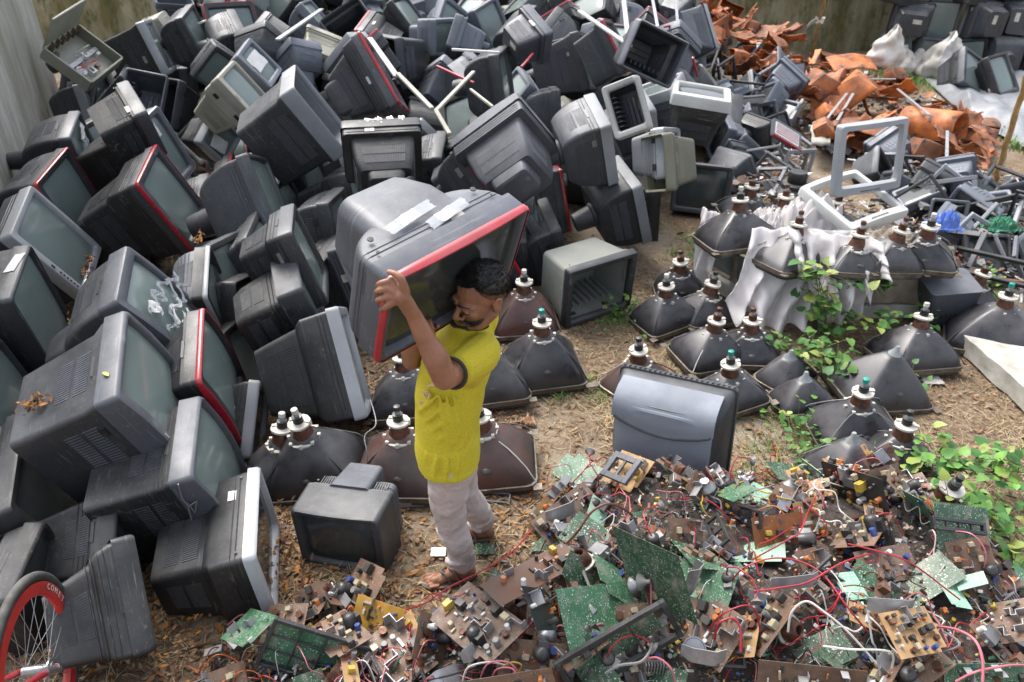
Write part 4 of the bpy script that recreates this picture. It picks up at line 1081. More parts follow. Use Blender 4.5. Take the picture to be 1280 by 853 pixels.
# far televisions at upper right
FG = 'far televisions stacked by the back wall'
k = 0
words = ['first', 'second', 'third', 'fourth', 'fifth', 'sixth', 'seventh', 'eighth', 'ninth']
farp = []
rows = [(1122, 78, .26, 5, 12.1), (1130, 52, .72, 5, 12.35), (1112, 28, 1.18, 5, 12.55), (1098, 6, 1.62, 6, 12.7)]
rname = ['bottom', 'second lowest', 'third', 'top']
rnd = random.Random(5)
PF = []
for nm, kw in (('black', dict(bez=BLK, cab=BLK)), ('slate', dict(bez=MID, cab=DRK)), ('grey framed', dict(bez=GRY, cab=DRK)), ('dark tube backed', dict(bez=DRK, cab=DRK, tail='cyl', shell='round'))):
    r = empty('television'); tv(r, .56, .46, .44, **kw); PF.append([r, nm, False])
for ri, (x0, y0, z, n_, yw) in enumerate(rows):
    for i in range(n_):
        d = ray(x0 + i * 41, y0); P = CAM + d * (yw / d.y); P.z = z + rnd.uniform(-.03, .03)
        P.x += 0
        e = rnd.choice(PF)
        if e[2]: r = copy_tree(e[0])
        else: r = e[0]; e[2] = True
        back = rnd.random() < .35
        r.matrix_world = frame(P, (rnd.uniform(-.35, .35), 1 if back else -1, rnd.uniform(-.1, .25)), rnd.choice([0, 0, PI / 2]) + rnd.uniform(-.2, .2))
        tag(r, '%s television, %s from left in the %s row by the back wall' % (e[1], words[i], rname[ri]), 'television', FG)
        farp.append(P)
# a few loose sets lying before them
for px, py, i, lab in ((1218, 88, 1, 'slate television tipped on its nose on the far grass'), (1255, 92, 0, 'black television lying right of the tipped slate one'), (1120, 62, 3, 'dark tube backed television leaning behind the sacks')):
    r = copy_tree(PF[i][0]); r.matrix_world = frame(at(px, py, .3), (rnd.uniform(-.6, .6), -.6, .5), rnd.uniform(0, 6)); tag(r, lab, 'television', FG)

# ---------------------------------------------------------------- orange brown cabinet scrap
G_OR = 'orange brown cabinet scraps'
def scrap_piece(kind, seed):
    q = MB(); rs = random.Random(seed)
    a, b_, c = rs.uniform(.22, .42), rs.uniform(.16, .30), rs.uniform(.10, .22)
    def nzv(p, k=.05): 
        return Vector(p) + Vector((noise.noise(Vector(p) * 4 + Vector((seed, 0, 0))), noise.noise(Vector(p) * 4 + Vector((0, seed, 5))), noise.noise(Vector(p) * 4 + Vector((9, 0, seed))))) * k * 2
    if kind == 'panel':
        k1, k2 = rs.uniform(.25, .75), rs.uniform(.2, .5); j_ = [rs.uniform(-.03, .03) for _ in range(40)]
        q.grid(lambda u, v: Vector(((u - .5) * a + j_[int(v * 9)] * (1 if u > .8 else 0), (v - .5) * b_ + j_[int(u * 12) + 12] * (1 if v > .8 else 0), abs(u - k1) * a * k2 + max(0, v - k2) * b_ * .4 + .008 * noise.noise(Vector((u * 6, v * 6, seed))))), 12, 9, smooth=False)
    elif kind == 'shell':
        rings = []
        for i in range(8):
            t = i / 7; rings.append([nzv(p, .022) for p in rr(a * (1 - .3 * t ** 2), b_ * (1 - .3 * t ** 2), .012, c * 1.3 * t)])
        q.loft(rings, False, True)
    else:
        for i in range(5):
            q.box((0, 0, 0), (a * 1.3, .03 + .02 * (i % 2), .006), Matrix.Translation((0, i * .028, i * .012)) @ Matrix.Rotation(rs.uniform(-.3, .3), 4, 'Z') @ Matrix.Rotation(rs.uniform(-.3, .3), 4, 'Y'))
    return q
OP = []
for i, (kd, nm) in enumerate((('panel', 'bent orange panel'), ('shell', 'crushed orange brown shell'), ('panel', 'rusty creased sheet'), ('slat', 'fan of rusty slats'), ('slat', 'bundle of orange slats'), ('panel', 'flat orange board piece'), ('shell', 'dented brown casing'), ('panel', 'torn orange corner piece'))):
    o_ = scrap_piece(kd, i * 3 + 1).build('cabinet_scrap', RUST); o_.modifiers.new('Solid', 'SOLIDIFY').thickness = .008; OP.append([o_, nm, False])
OREFS = [(at(905, 60, .9), 'the top of the orange pile'), (at(985, 80, .6), 'the grey framed screen plate'), (at(1065, 80, .4), 'the bright orange sheet'), (at(1035, 130, .3), 'the flat square orange panel'), (at(1120, 150, .3), 'the middle of the long orange row'), (at(1200, 160, .3), 'the orange roll with a hole'), (at(1215, 205, .2), 'the last orange lump')]
zones = [([(862, 8), (945, 15), (1015, 60), (1040, 110), (1000, 125), (930, 100), (870, 70)], 44, .35, 1.0), ([(1010, 80), (1110, 95), (1180, 130), (1235, 165), (1225, 215), (1100, 190), (1000, 165)], 62, .03, .28)]
rnd = random.Random(21)
for poly, n_, z0, z1 in zones:
    k = 0; xs = [p[0] for p in poly]; ys = [p[1] for p in poly]
    while k < n_:
        px, py = rnd.uniform(min(xs), max(xs)), rnd.uniform(min(ys), max(ys))
        if not inside((px, py), poly): continue
        e = rnd.choice(OP)
        if e[2]: o_ = e[0].copy(); COL.objects.link(o_)
        else: o_ = e[0]; e[2] = True
        t = (py - min(ys)) / (max(ys) - min(ys)); z = z1 + (z0 - z1) * t if z1 > .5 else rnd.uniform(z0, z1)
        P = at(px, py, z); P.z = z
        o_.matrix_world = Matrix.Translation(P) @ Matrix.Rotation(rnd.uniform(0, 6.3), 4, 'Z') @ Matrix.Rotation(rnd.uniform(-.9, .9), 4, 'X') @ Matrix.Rotation(rnd.uniform(-.5, .5), 4, 'Y')
        s = rnd.uniform(.8, 1.35); o_.scale = (s, s, s)
        give(o_, e[1], P, OREFS, 'cabinet scrap', G_OR); k += 1
def plate(name, k4, z, label, m_, cat, fm=None, th=.012):
    """flat plate through four points of the ground-plane picture at height z, tipped towards the viewer"""
    c = at(*k4[0], z); return c
c = at(985, 95, .55); r = empty('screen_plate', frame(c, (-.1, -.9, .35), -.12), 'grey metal screen plate in a dark rim leaning on the orange pile', 'metal plate')
q = MB(); q.loft([rr(.40, .27, .02, -.01), rr(.40, .27, .02, .02)]); q.build('rim', DRK, r)
q = MB(); q.loft([rr(.37, .24, .015, -.014), rr(.37, .24, .015, -.008)]); q.build('panel', GRY, r)
c = at(1035, 135, .22); o_ = MB().box((0, 0, 0), (.42, .012, .30)).build('wood_panel', RUST, bevel=.004); o_.matrix_world = frame(c, (0, -.8, .6), .03); tag(o_, 'flat square orange panel leaning below the orange pile', 'panel')
c = at(1065, 80, .42); q = MB(); q.grid(lambda u, v: ((u - .5) * .62, (v - .5) * .34, .05 * math.sin(u * PI) + .02 * noise.noise(Vector((u * 4, v * 4, 0)))), 16, 10); o_ = q.build('wood_panel', RUST); o_.modifiers.new('S', 'SOLIDIFY').thickness = .01
o_.matrix_world = Matrix.Translation(c) @ Matrix.Rotation(.1, 4, 'Z') @ Matrix.Rotation(.35, 4, 'X'); tag(o_, 'bright orange sheet lying on top of grey scrap right of the pile', 'panel')
c = at(1200, 165, .30); q = MB(); q.loft([[(a_ * (1 + .12 * noise.noise(Vector((a_, i, 2)))), y_, z_) for a_, y_, z_ in rr(.34, .36, .13, i * .1)] for i in range(7)], False, False); o_ = q.build('cabinet_roll', RUST); o_.modifiers.new('S', 'SOLIDIFY').thickness = .02
o_.matrix_world = frame(c, (.6, -.75, .1)); tag(o_, 'rolled orange brown casing with a dark round hole at the end of the row', 'cabinet scrap')
# grey bars and strips over the orange row
for i, (p0, p1, z) in enumerate((((1120, 112), (1160, 145), .45), ((1035, 150), (1060, 118), .35), ((1048, 152), (1068, 118), .36), ((1060, 100), (1120, 100), .35), ((990, 150), (1005, 125), .4), ((1185, 220), (1186, 165), .35))):
    a, b_ = at(*p0, z), at(*p1, z + .05); q = MB(); span_box(q, a, b_ + Vector((0, 0, .0001)), 0, .012, .03); o_ = q.build('metal_bar', ALU, bevel=.002)
    tag(o_, ['grey bar lying across the right part of the orange row', 'grey slat leaning on the square orange panel, left one', 'grey slat leaning on the square orange panel, right one', 'straight grey bar under the bright orange sheet', 'short grey bar left of the square orange panel', 'bent grey rod standing in front of the orange roll'][i], 'metal bar')
q = MB(); q.grid(lambda u, v: at(1026 + (u - .5) * 24, 171 + (v - .5) * 22, .25) + Vector((0, 0, .03 * noise.noise(Vector((u * 3, v * 3, 0))))), 8, 8); o_ = q.build('foam_piece', FOAM); o_.modifiers.new('S', 'SOLIDIFY').thickness = .03
tag(o_, 'bright white foam piece lying between the heap and the platform', 'foam piece')

# ---------------------------------------------------------------- mixed scrap between heap, platform and orange row
G_MX = 'loose cabinet parts right of the heap'
def barframe(q, W, H, t=.03, d=.03):
    for s in (-1, 1):
        q.box((s * (W / 2 - t / 2), 0, 0), (t, d, H)); q.box((0, 0, s * (H / 2 - t / 2)), (W - 2 * t, d, t))
    return q
MXP = []
for nm, cat, mk in (
    ('black empty frame', 'television frame', lambda: barframe(MB(), .5, .38).build('front_frame', BLK, bevel=.006)),
    ('grey empty frame', 'television frame', lambda: barframe(MB(), .42, .34, .035).build('front_frame', GRY, bevel=.006)),
    ('slate empty frame', 'television frame', lambda: barframe(MB(), .46, .38, .045).build('front_frame', MID, bevel=.006))):
    MXP.append([mk(), nm, cat, False])
for nm, kw in (('black tube backed cover', dict(cab=BLK, bez=BLK, shell='round', tail='cyl')), ('charcoal back cover', dict(cab=DRK, bez=DRK, shell='step')), ('slate hollow cabinet', dict(cab=MID, bez=MID, shell='slope', empty_=True)), ('blue grey back cover', dict(cab=BLU, bez=BLU, shell='deep', tail='box'))):
    r = empty('back_cover'); tv(r, .44, .35, .30, deep=.04, detail=0, **({'glass': GLD} | kw)); MXP.append([r, nm, 'back cover', False])
MREFS = [(at(905, 150, .4), 'the white frame on its back'), (at(985, 170, .4), 'the red and white printed panel'), (at(990, 210, .3), 'the round black pedestal'), (at(1090, 200, .8), 'the upright grey frame'), (at(1180, 280, .4), 'the blue plastic bag'), (at(1150, 370, .2), 'the tall slate cover'), (at(1250, 240, .3), 'the leaning bamboo pole'), (at(1240, 330, .2), 'the long black frame'), (at(870, 240, .3), 'the black frame at the heap end'), (at(900, 100, .6), 'the orange pile')]
rnd = random.Random(33)
zones = [([(870, 75), (960, 110), (1010, 190), (1000, 225), (930, 235), (905, 200), (860, 130)], 34, .55, .12), ([(1140, 205), (1290, 225), (1290, 345), (1190, 320), (1150, 290)], 26, .28, .15), ([(1090, 150), (1140, 150), (1150, 250), (1085, 250)], 6, .2, .1), ([(860, 20), (1000, 100), (960, 130), (870, 90)], 10, .7, .5)]
for poly, n_, z0, z1 in zones:
    k = 0; xs = [p[0] for p in poly]; ys = [p[1] for p in poly]; tries = 0
    while k < n_ and tries < 4000:
        tries += 1
        px, py = rnd.uniform(min(xs), max(xs)), rnd.uniform(min(ys), max(ys))
        if not inside((px, py), poly): continue
        e = rnd.choice(MXP); t = (py - min(ys)) / (max(ys) - min(ys))
        z = z0 + (z1 - z0) * t; P = at(px, py, z)
        if any((P - c).length < .20 for c in placed): continue
        if blocks_hero(P, .22): continue
        placed.append(P)
        if e[3]: o_ = copy_tree(e[0])
        else: o_ = e[0]; e[3] = True
        o_.matrix_world = frame(P, (rnd.uniform(-1, 1), rnd.uniform(-1, 1), rnd.uniform(-.2, 1)), rnd.uniform(0, 6.3))
        s = rnd.uniform(.8, 1.05); o_.scale = (s, s, s)
        give(o_, e[1], P, MREFS, e[2], G_MX); k += 1
# named pieces of that area
c = at(984, 168, .5); r = empty('printed_panel', frame(c, (.45, -.55, .7), .75), 'slate frame piece with a red and white printed panel and red edge', 'panel')
MB().loft([rr(.36, .22, .02, 0), rr(.36, .22, .02, .03)]).build('panel', MID, r)
q = MB(); q.loft([rr(.30, .15, .01, -.004), rr(.30, .15, .01, .002)]); q.build('printed_label', PAPER, r)
q = MB()
for i in range(5): q.box((0, -.006, .055 - i * .026), (.28, .003, .006))
q.build('printed_line', RED, r)
MB().box((0, -.004, -.112), (.36, .03, .012)).build('trim', RED, r)
c = at(995, 232, .26); r = empty('swivel_pedestal', Matrix.Translation(c), 'round black swivel pedestal with a stepped top near the heap foot', 'pedestal')
MB().lathe([(.16, -.1), (.17, -.06), (.13, -.02), (.13, .02), (.12, .03)], 24).build('base', DRK, r, sharp=35)
MB().lathe([(.08, .03), (.085, .04), (.08, .12), (.074, .13), (.0, .131)], 24).build('hub', BLK, r, sharp=35)
c = at(1180, 375, .2); r = empty('back_cover', frame(c + Vector((0, 0, .03)), (.1, .1, -1), 0), 'tall slate back cover standing nose up at the right end of the platform', 'back cover')
MB().loft([rr(.34, .30, .03, .12), rr(.32, .28, .04, 0), rr(.24, .20, .05, -.16), rr(.16, .13, .05, -.26), rr(.10, .08, .03, -.28)]).build('shell', MID, r, sharp=40)
q = MB()
for i in range(5): q.box(((i - 2) * .03, -.05, -.12), (.006, .10, .008))
q.build('vent_grille', BLK, r)
r = tag(barframe(MB(), .62, .30, .03, .03).build('front_frame', BLK, bevel=.006), 'long black empty frame lying flat over rubble at the right', 'television frame')
r.matrix_world = frame(at(1245, 335, .28), (-.1, -.2, 1), .1)
o_ = MB().box((0, 0, 0), (.9, .03, .05)).build('black_bar', BLK, bevel=.005); o_.matrix_world = Matrix.Translation(at(1240, 252, .35)) @ Matrix.Rotation(.25, 4, 'Z') @ Matrix.Rotation(-.1, 4, 'Y'); tag(o_, 'long black plastic bar crossing the scrap left of the bamboo pole', 'plastic bar')

# broken plastic shards and flakes filling the ground between the bigger parts
rnd = random.Random(91)
SM = [BLK, DRK, BLK, MID, GRY, WHT, ALU, PAPER, RUST, BRN, BLK, CAPS['brown']]
def shards(poly, n_, zf, label, wts=None, smin=.015, smax=.10):
    q = MB(); xs = [p[0] for p in poly]; ys = [p[1] for p in poly]; k = 0
    while k < n_:
        px, py = rnd.uniform(min(xs), max(xs)), rnd.uniform(min(ys), max(ys))
        if not inside((px, py), poly): continue
        z = zf * rnd.random(); P = at(px, py, z); s = rnd.uniform(smin, smax) * (1 if rnd.random() < .3 else .5)
        M = Matrix.Translation(P) @ Matrix.Rotation(rnd.uniform(0, 6.3), 4, 'Z') @ Matrix.Rotation(rnd.uniform(-.9, .9), 4, 'X') @ Matrix.Rotation(rnd.uniform(-.5, .5), 4, 'Y')
        mi = rnd.randrange(len(SM)); t = rnd.random()
        if t < .5:
            vs = [(s * rnd.uniform(.5, 1) * math.cos(a), s * rnd.uniform(.4, .9) * math.sin(a), 0) for a in (0, 1.2, 2.5, 3.6, 5)]
            q.add(vs + [(x, y, -.004) for x, y, _ in vs], [(0, 1, 2, 3, 4), (9, 8, 7, 6, 5)] + [(i, i + 5, (i + 1) % 5 + 5, (i + 1) % 5) for i in range(5)], False, mi, M)
        elif t < .8: q.box((0, 0, 0), (s * rnd.uniform(1.2, 3.5), .012, rnd.uniform(.006, .02)), M, mi)
        else: q.box((0, 0, 0), (s, s * .7, s * .4), M, mi)
        k += 1
    tag(q.build('plastic_shards', SM), label, 'broken plastic', kind='stuff')
shards([(868, 95), (960, 115), (1010, 190), (1010, 250), (930, 250), (900, 215), (855, 140)], 900, .22, 'broken plastic bits between the heap and the tube platform')
shards([(1135, 200), (1300, 225), (1300, 370), (1190, 345), (1150, 295)], 1300, .20, 'broken plastic and glass bits over the rubble at the right')
shards([(990, 80), (1110, 90), (1240, 160), (1240, 235), (1130, 225), (1000, 175)], 1100, .14, 'splinters and flakes around the orange scrap')
shards([(900, 250), (1165, 250), (1170, 300), (900, 300)], 420, .10, 'small scrap lying behind and among the platform tubes')
# ---------------------------------------------------------------- circuit boards
def comp(root, kind, x, z, s, y0, sg, rs, W=1, H=1):
    """one component standing on the board at (x, z); sg: -1 sticks out towards -Y"""
    Mx = Matrix.Translation((x, y0, z)) @ Matrix.Rotation(R(90) if sg < 0 else R(-90), 4, 'X') @ Matrix.Rotation(rs.uniform(0, 6.3) if kind in ('coil',) else rs.choice([0, PI / 2]) + rs.uniform(-.08, .08), 4, 'Z')
    q = MB()
    if kind == 'capacitor':
        r_ = rs.uniform(.005, .012) * s; h_ = r_ * rs.uniform(2, 3.2); q.lathe([(r_, 0), (r_, h_ * .93), (r_ * .93, h_), (r_ * .6, h_)], 12, Mx)
        return q.build('capacitor', CAPS[rs.choice(['black', 'blue', 'black', 'grey', 'orange', 'white'])], root)
    if kind == 'resistor':
        l = rs.uniform(.010, .022) * s; q.tube([(-l / 2, 0, .006), (l / 2, 0, .006)], .003 * s, 6, Mx)
        return q.build('resistor', CAPS[rs.choice(['beige', 'brown', 'white', 'blue', 'orange'])], root)
    if kind == 'heat_sink':
        w_ = rs.uniform(.03, .06) * s; h_ = rs.uniform(.025, .05) * s
        q.box((0, 0, h_ / 2), (w_, .002, h_), Mx); q.box((w_ / 2 - .001, .012, h_ / 2), (.002, .024, h_ * .96), Mx); q.box((-w_ / 2 + .001, -.010, h_ / 2), (.002, .020, h_ * .9), Mx)
        return q.build('heat_sink', ALU, root)
    if kind == 'transformer':
        a = rs.uniform(.018, .035) * s; q.box((0, 0, a * .45), (a, a * .8, a * .9), Mx); q.box((0, 0, a * .45), (a * 1.15, a * .3, a * .6), Mx)
        return q.build('transformer', CAPS[rs.choice(['black', 'brown', 'yellow', 'beige', 'black'])], root, bevel=.001)
    if kind == 'flyback':
        q.lathe([(.024 * s, 0), (.024 * s, .045 * s), (.018 * s, .055 * s), (.008 * s, .058 * s)], 16, Mx); q.box((.028 * s, 0, .02 * s), (.02 * s, .03 * s, .04 * s), Mx)
        return q.build('flyback_transformer', CAPS['black'], root)
    if kind == 'connector':
        q.box((0, 0, .005), (rs.uniform(.015, .035) * s, .008, .010), Mx)
        return q.build('connector', CAPS[rs.choice(['white', 'white', 'beige', 'black'])], root)
    if kind == 'tuner':
        q.box((0, 0, .009 * s), (.055 * s, .04 * s, .018 * s), Mx); q.tube([(.03 * s, 0, .009 * s), (.045 * s, 0, .009 * s)], .005 * s, 8, Mx)
        return q.build('tuner_box', STEEL, root, bevel=.001)
    if kind == 'coil':
        q.lathe([(.006 * s, 0), (.013 * s, 0), (.013 * s, .002), (.008 * s, .003), (.008 * s, .013), (.013 * s, .014), (.013 * s, .016), (.006 * s, .016)], 14, Mx)
        return q.build('coil', COP, root)
    if kind == 'chip':
        q.box((0, 0, .003), (.028 * s, .010 * s, .005), Mx)
        return q.build('chip', CAPS['black'], root)
MIXC = ['capacitor'] * 7 + ['resistor'] * 6 + ['heat_sink'] * 3 + ['transformer'] * 4 + ['connector'] * 3 + ['coil', 'chip', 'chip']
def board(root, W, H, m_, n_, seed, side=-1, extra=(), chip_corner=True, name='substrate', s=1.0):
    rs = random.Random(seed); q = MB()
    # slightly irregular outline with a notch
    nx, nz_ = rs.uniform(.06, .25) * W, rs.uniform(.06, .2) * H
    pts = [(-W / 2, -H / 2), (W / 2 - nx, -H / 2), (W / 2 - nx, -H / 2 + nz_), (W / 2, -H / 2 + nz_), (W / 2, H / 2), (-W / 2, H / 2)] if chip_corner else [(-W / 2, -H / 2), (W / 2, -H / 2), (W / 2, H / 2), (-W / 2, H / 2)]
    q.loft([[(x, -.0009, z) for x, z in pts], [(x, .0009, z) for x, z in pts]], True, True, False)
    q.build(name, m_, root)
    pl = []
    for k in list(extra) + [rs.choice(MIXC) for _ in range(n_)]:
        for t in range(12):
            x, z = rs.uniform(-.42, .42) * W, rs.uniform(-.40, .40) * H
            if x > W / 2 - nx - .01 and z < -H / 2 + nz_ + .01: continue
            mn = .03 if k in ('heat_sink', 'flyback', 'tuner', 'transformer') else .014
            if all(abs(x - a) + abs(z - b_) > (mn + c_) * .8 * s for a, b_, c_ in pl): break
        else: continue
        pl.append((x, z, mn)); comp(root, k, x, z, s, side * .001, side, rs)
    return root
G_B = 'circuit boards in the scrap pile'
BREF = []
def hboard(k, m_, n_, label, short, side=-1, group=G_B, extra=(), cat='circuit board', s=1.0):
    p = POSE[k]; M = pose_matrix(k); r = empty('circuit_board', M, label, cat, group)
    board(r, p[6], p[7], m_, n_, hash_(k), side, extra, s=s); BREF.append((M.translation.copy(), short)); return r
def hash_(s_): return sum(ord(c) * (i + 3) for i, c in enumerate(s_))
hboard('b1', DGN, 8, 'big dark green board standing tilted with a bent metal plate at its right', 'the standing dark green board', side=1)
hboard('b2', GRN, 8, 'bright green solder board lying below the standing dark green one', 'the bright green board', side=1)
hboard('b4', BRN, 34, 'large brown board crowded with capacitors and metal fins just below the sandals', 'the crowded brown board', extra=('flyback', 'heat_sink', 'heat_sink', 'transformer'), s=1.1)
hboard('b5', YEL, 24, 'notched yellow board with small white and blue parts left of the sandals', 'the yellow board', s=.7)
hboard('b6', GRN, 4, 'green solder board in a black lattice frame at the bottom left', 'the black latticed board', side=1)
hboard('b7', GRN, 5, 'cracked small green board leaning on the foot of the left heap', 'the cracked small green board', s=.7)
hboard('b8', MNT, 4, 'pale mint green board at the top edge of the pile beside crumpled foil', 'the mint board by the foil', side=1)
hboard('b9', MNT, 3, 'pale mint green board with a dense silver pattern in the middle of the pile', 'the silver patterned mint board', side=1)
hboard('b10', mat('rust board', (.28, .10, .03), (.15, .055, .02), rough=.6, scale=18.0, speck=(120.0, .68, (.4, .36, .3))), 9, 'rusty orange board standing upright between the two mint green ones', 'the upright rusty board')
hboard('b11', TAN, 30, 'tan board with orange flag and a dark chip lying on the pile at right', 'the tan board with the chip', extra=('transformer', 'chip', 'heat_sink'), s=.8)
hboard('b12', DGN, 5, 'dark green board leaning upright against the broad leaves', 'the leaning dark green board', side=1)
hboard('b13', GRN, 16, 'clean bright green board at the bottom right corner', 'the bottom right green board', s=.8)
hboard('b14', BRN, 28, 'long brown board with a black rim and cylindrical parts at the right edge', 'the long brown board at the right', extra=('heat_sink', 'transformer'), s=.9)
hboard('b15', BRN, 18, 'orange brown board with a yellow green blob cut by the bottom edge', 'the bottom brown board', extra=('tuner', 'heat_sink'))
hboard('b16', TAN, 12, 'tan board with a green coil standing at the top left of the pile', 'the upper tan board')
hboard('b17', mat('black chassis', (.03, .03, .03), rough=.5, dust=.3, scale=20.0), 18, 'black chassis with tuner boxes standing beside the low dark picture tube', 'the black chassis', extra=('tuner', 'tuner', 'transformer', 'transformer'), cat='chassis', s=1.2)
hboard('b18', BRN, 26, 'brown board with blue capacitors and a vented metal wall at the pile\'s upper left', 'the board with blue capacitors', extra=('heat_sink', 'tuner', 'flyback'), s=1.1)
hboard('b19', mat('rusty chassis', (.10, .06, .04), (.17, .07, .04), rough=.6, scale=12.0), 14, 'long narrow rusty chassis slanting up right of the crowded brown board', 'the narrow rusty chassis', extra=('heat_sink',), cat='chassis')
hboard('b20', BRN, 20, 'brown board with a round black ball shaped part left of the crowded one', 'the board with the black ball', extra=('flyback', 'transformer', 'heat_sink'), s=1.1)
hboard('b21', mat('black strip', (.02, .022, .025), rough=.4), 10, 'black slotted module standing left of the bright green board', 'the black slotted module', cat='module')
hboard('b22', BRN, 22, 'dirty brown board with rusty parts below the leaning dark green one', 'the dirty brown board', s=.9)
hboard('b23', GRN, 6, 'small green board with a brown resin block above the standing dark green one', 'the board with the resin block', side=1)
hboard('b24', GRN, 8, 'eight sided green board half buried among white cables', 'the eight sided green board', side=1, s=.7)
hboard('b25', BRN, 18, 'brown board under the pink wire loops at the bottom edge', 'the board under the pink loops', s=.9)
# lattice frames over two boards
def lattice(M, W, H, label, name='board_frame', nx=3, nz_=2, t=.012, off=-.015):
    q = MB(); barframe(q, W * 1.06, H * 1.08, t * 1.5, .02)
    for i in range(1, nx): q.box(((i / nx - .5) * W, 0, 0), (t * .7, .010, H))
    for i in range(1, nz_): q.box((0, .001, (i / nz_ - .5) * H), (W, .009, t * .6))
    o_ = q.build(name, BLK, bevel=.002); o_.matrix_world = M @ Matrix.Translation((0, off, 0)); tag(o_, label, 'plastic frame'); return o_
lattice(pose_matrix('b6'), POSE['b6'][6], POSE['b6'][7], 'black lattice frame clamped over the green board at the bottom left', nx=4, nz_=3, t=.01)
lattice(pose_matrix('b3'), POSE['b3'][6], POSE['b3'][7], 'black open frame slanting across the bright green board', nx=3, nz_=1, t=.014)
o_ = MB().box((0, 0, 0), (POSE['b3'][6] * .8, .003, POSE['b3'][7] * .7)).build('solder_board', DGN); o_.matrix_world = pose_matrix('b3') @ Matrix.Translation((0, .03, 0)); tag(o_, 'deep green board seen through the black open frame', 'circuit board', G_B)
lattice(pose_matrix('b16') @ Matrix.Translation((.02, -.05, -.02)), .17, .13, 'slate plastic bracket with windows leaning on the upper tan board', nx=2, nz_=1, t=.02).data.materials[0] = MID
lattice(pose_matrix('b12') @ Matrix.Translation((-.06, -.02, .0)), .26, .05, 'black slotted bar lying across the leaning dark green board', nx=4, nz_=1, t=.01)
# resin block
o_ = MB().box((0, 0, 0), (.075, .05, .03)).build('resin_block', mat('resin', (.22, .07, .035), (.12, .04, .02), rough=.8, scale=90.0)); o_.matrix_world = Matrix.Translation(at(820, 667, .30)) @ Matrix.Rotation(-.5, 4, 'Z'); tag(o_, 'rough brown resin block lying on a small green board', 'block')
# folded metal plates
def fold_plate(px, py, z, w_, h_, yaw, tiltx, label, m_=ALU):
    q = MB(); q.box((0, 0, 0), (w_ * .5, .0025, h_)); q.box((w_ * .25 + w_ * .14, .05 * .9, 0), (w_ * .33, .0025, h_ * .95), Matrix.Identity(4) @ Matrix.Translation((0, 0, 0)) )
    q = MB(); Z = [(-w_ / 2, .03), (-w_ / 4, 0), (w_ / 4, 0), (w_ / 2, .04)]
    r0 = [(x, y, -h_ / 2) for x, y in Z] + [(x, y + .0025, -h_ / 2) for x, y in Z[::-1]]
    r1 = [(x, y, h_ / 2 - (.02 if i in (0, 3, 4, 7) else 0)) for i, (x, y, _) in enumerate(r0)]
    q.loft([r0, r1], True, True, False); o_ = q.build('heat_sink_plate', m_)
    o_.matrix_world = Matrix.Translation(at(px, py, z)) @ Matrix.Rotation(yaw, 4, 'Z') @ Matrix.Rotation(tiltx, 4, 'X')
    tag(o_, label, 'metal plate', 'folded metal plates in the pile'); return o_
fold_plate(1118, 760, .46, .17, .07, -.1, -.3, 'wide folded grey plate standing behind the tan board with the chip')
fold_plate(1000, 728, .42, .20, .06, .15, -.2, 'long grey plate with holes behind the red cable bundle')
fold_plate(950, 748, .36, .10, .05, -.5, -.3, 'curved grey fin plate in front of the long one with holes')
fold_plate(872, 725, .42, .07, .16, .9, .1, 'tall perforated plate on the right edge of the standing dark green board')
fold_plate(880, 822, .40, .16, .07, -.2, -.1, 'slotted grey plate at the bottom right of the bright green board')
fold_plate(705, 640, .30, .16, .07, .5, -.2, 'vented grey wall plate on the board with blue capacitors')
fold_plate(590, 815, .30, .07, .06, .8, -.6, 'square polished plate on the crowded brown board')
fold_plate(560, 848, .20, .15, .08, .4, -.8, 'dull plate lying at the bottom edge below the board with the black ball')

# ---- mound under the boards
MPOLY = [(262, 835), (290, 800), (352, 768), (440, 742), (545, 762), (610, 728), (660, 665), (700, 600), (760, 570), (835, 592), (940, 612), (1012, 575), (1110, 582), (1180, 640), (1250, 715), (1330, 740), (1345, 980), (250, 980)]
MW = [tuple(at(x, y, 0)[:2]) for x, y in MPOLY]
def edge_d(x, y):
    best = 9
    for (x1, y1), (x2, y2) in zip(MW, MW[1:] + MW[:1]):
        dx, dy = x2 - x1, y2 - y1; t = max(0, min(1, ((x - x1) * dx + (y - y1) * dy) / (dx * dx + dy * dy)))
        best = min(best, math.hypot(x - x1 - t * dx, y - y1 - t * dy))
    return best
def mound(x, y):
    if not inside((x, y), MW): return 0
    d = edge_d(x, y); k = min(1, d / .45); k = k * k * (3 - 2 * k)
    east = max(0, min(1, (x + .6) / 1.2))
    return k * (.10 + .17 * east) + .03 * noise.noise(Vector((x * 4, y * 4, 2))) * k
SCR = mat('scrap base', (.07, .05, .04), (.03, .026, .024), rough=.9, scale=30.0, bump=1.0, bscale=60.0, speck=(140.0, .66, (.28, .25, .2)))
q = MB(); q.grid(lambda u, v: (lambda x, y: (x, y, ground_z(x, y) - .02 + mound(x, y) + .025 * noise.noise(Vector((x * 14, y * 14, 0))) * (1 if mound(x, y) > .02 else 0)))(-1.7 + 4.6 * u, .9 + 2.9 * v), 170, 110)
tag(q.build('scrap_mound', SCR), 'dark compacted electronic debris under the boards', 'debris', kind='stuff')
rnd = random.Random(3)
def on_mound(z_extra=0, bias=None):
    while True:
        px, py = rnd.uniform(255, 1320), rnd.uniform(560, 930)
        P = at(px, py, .2); x, y = P.x, P.y
        if not inside((x, y), MW): continue
        return Vector((x, y, ground_z(x, y) + mound(x, y) + z_extra))
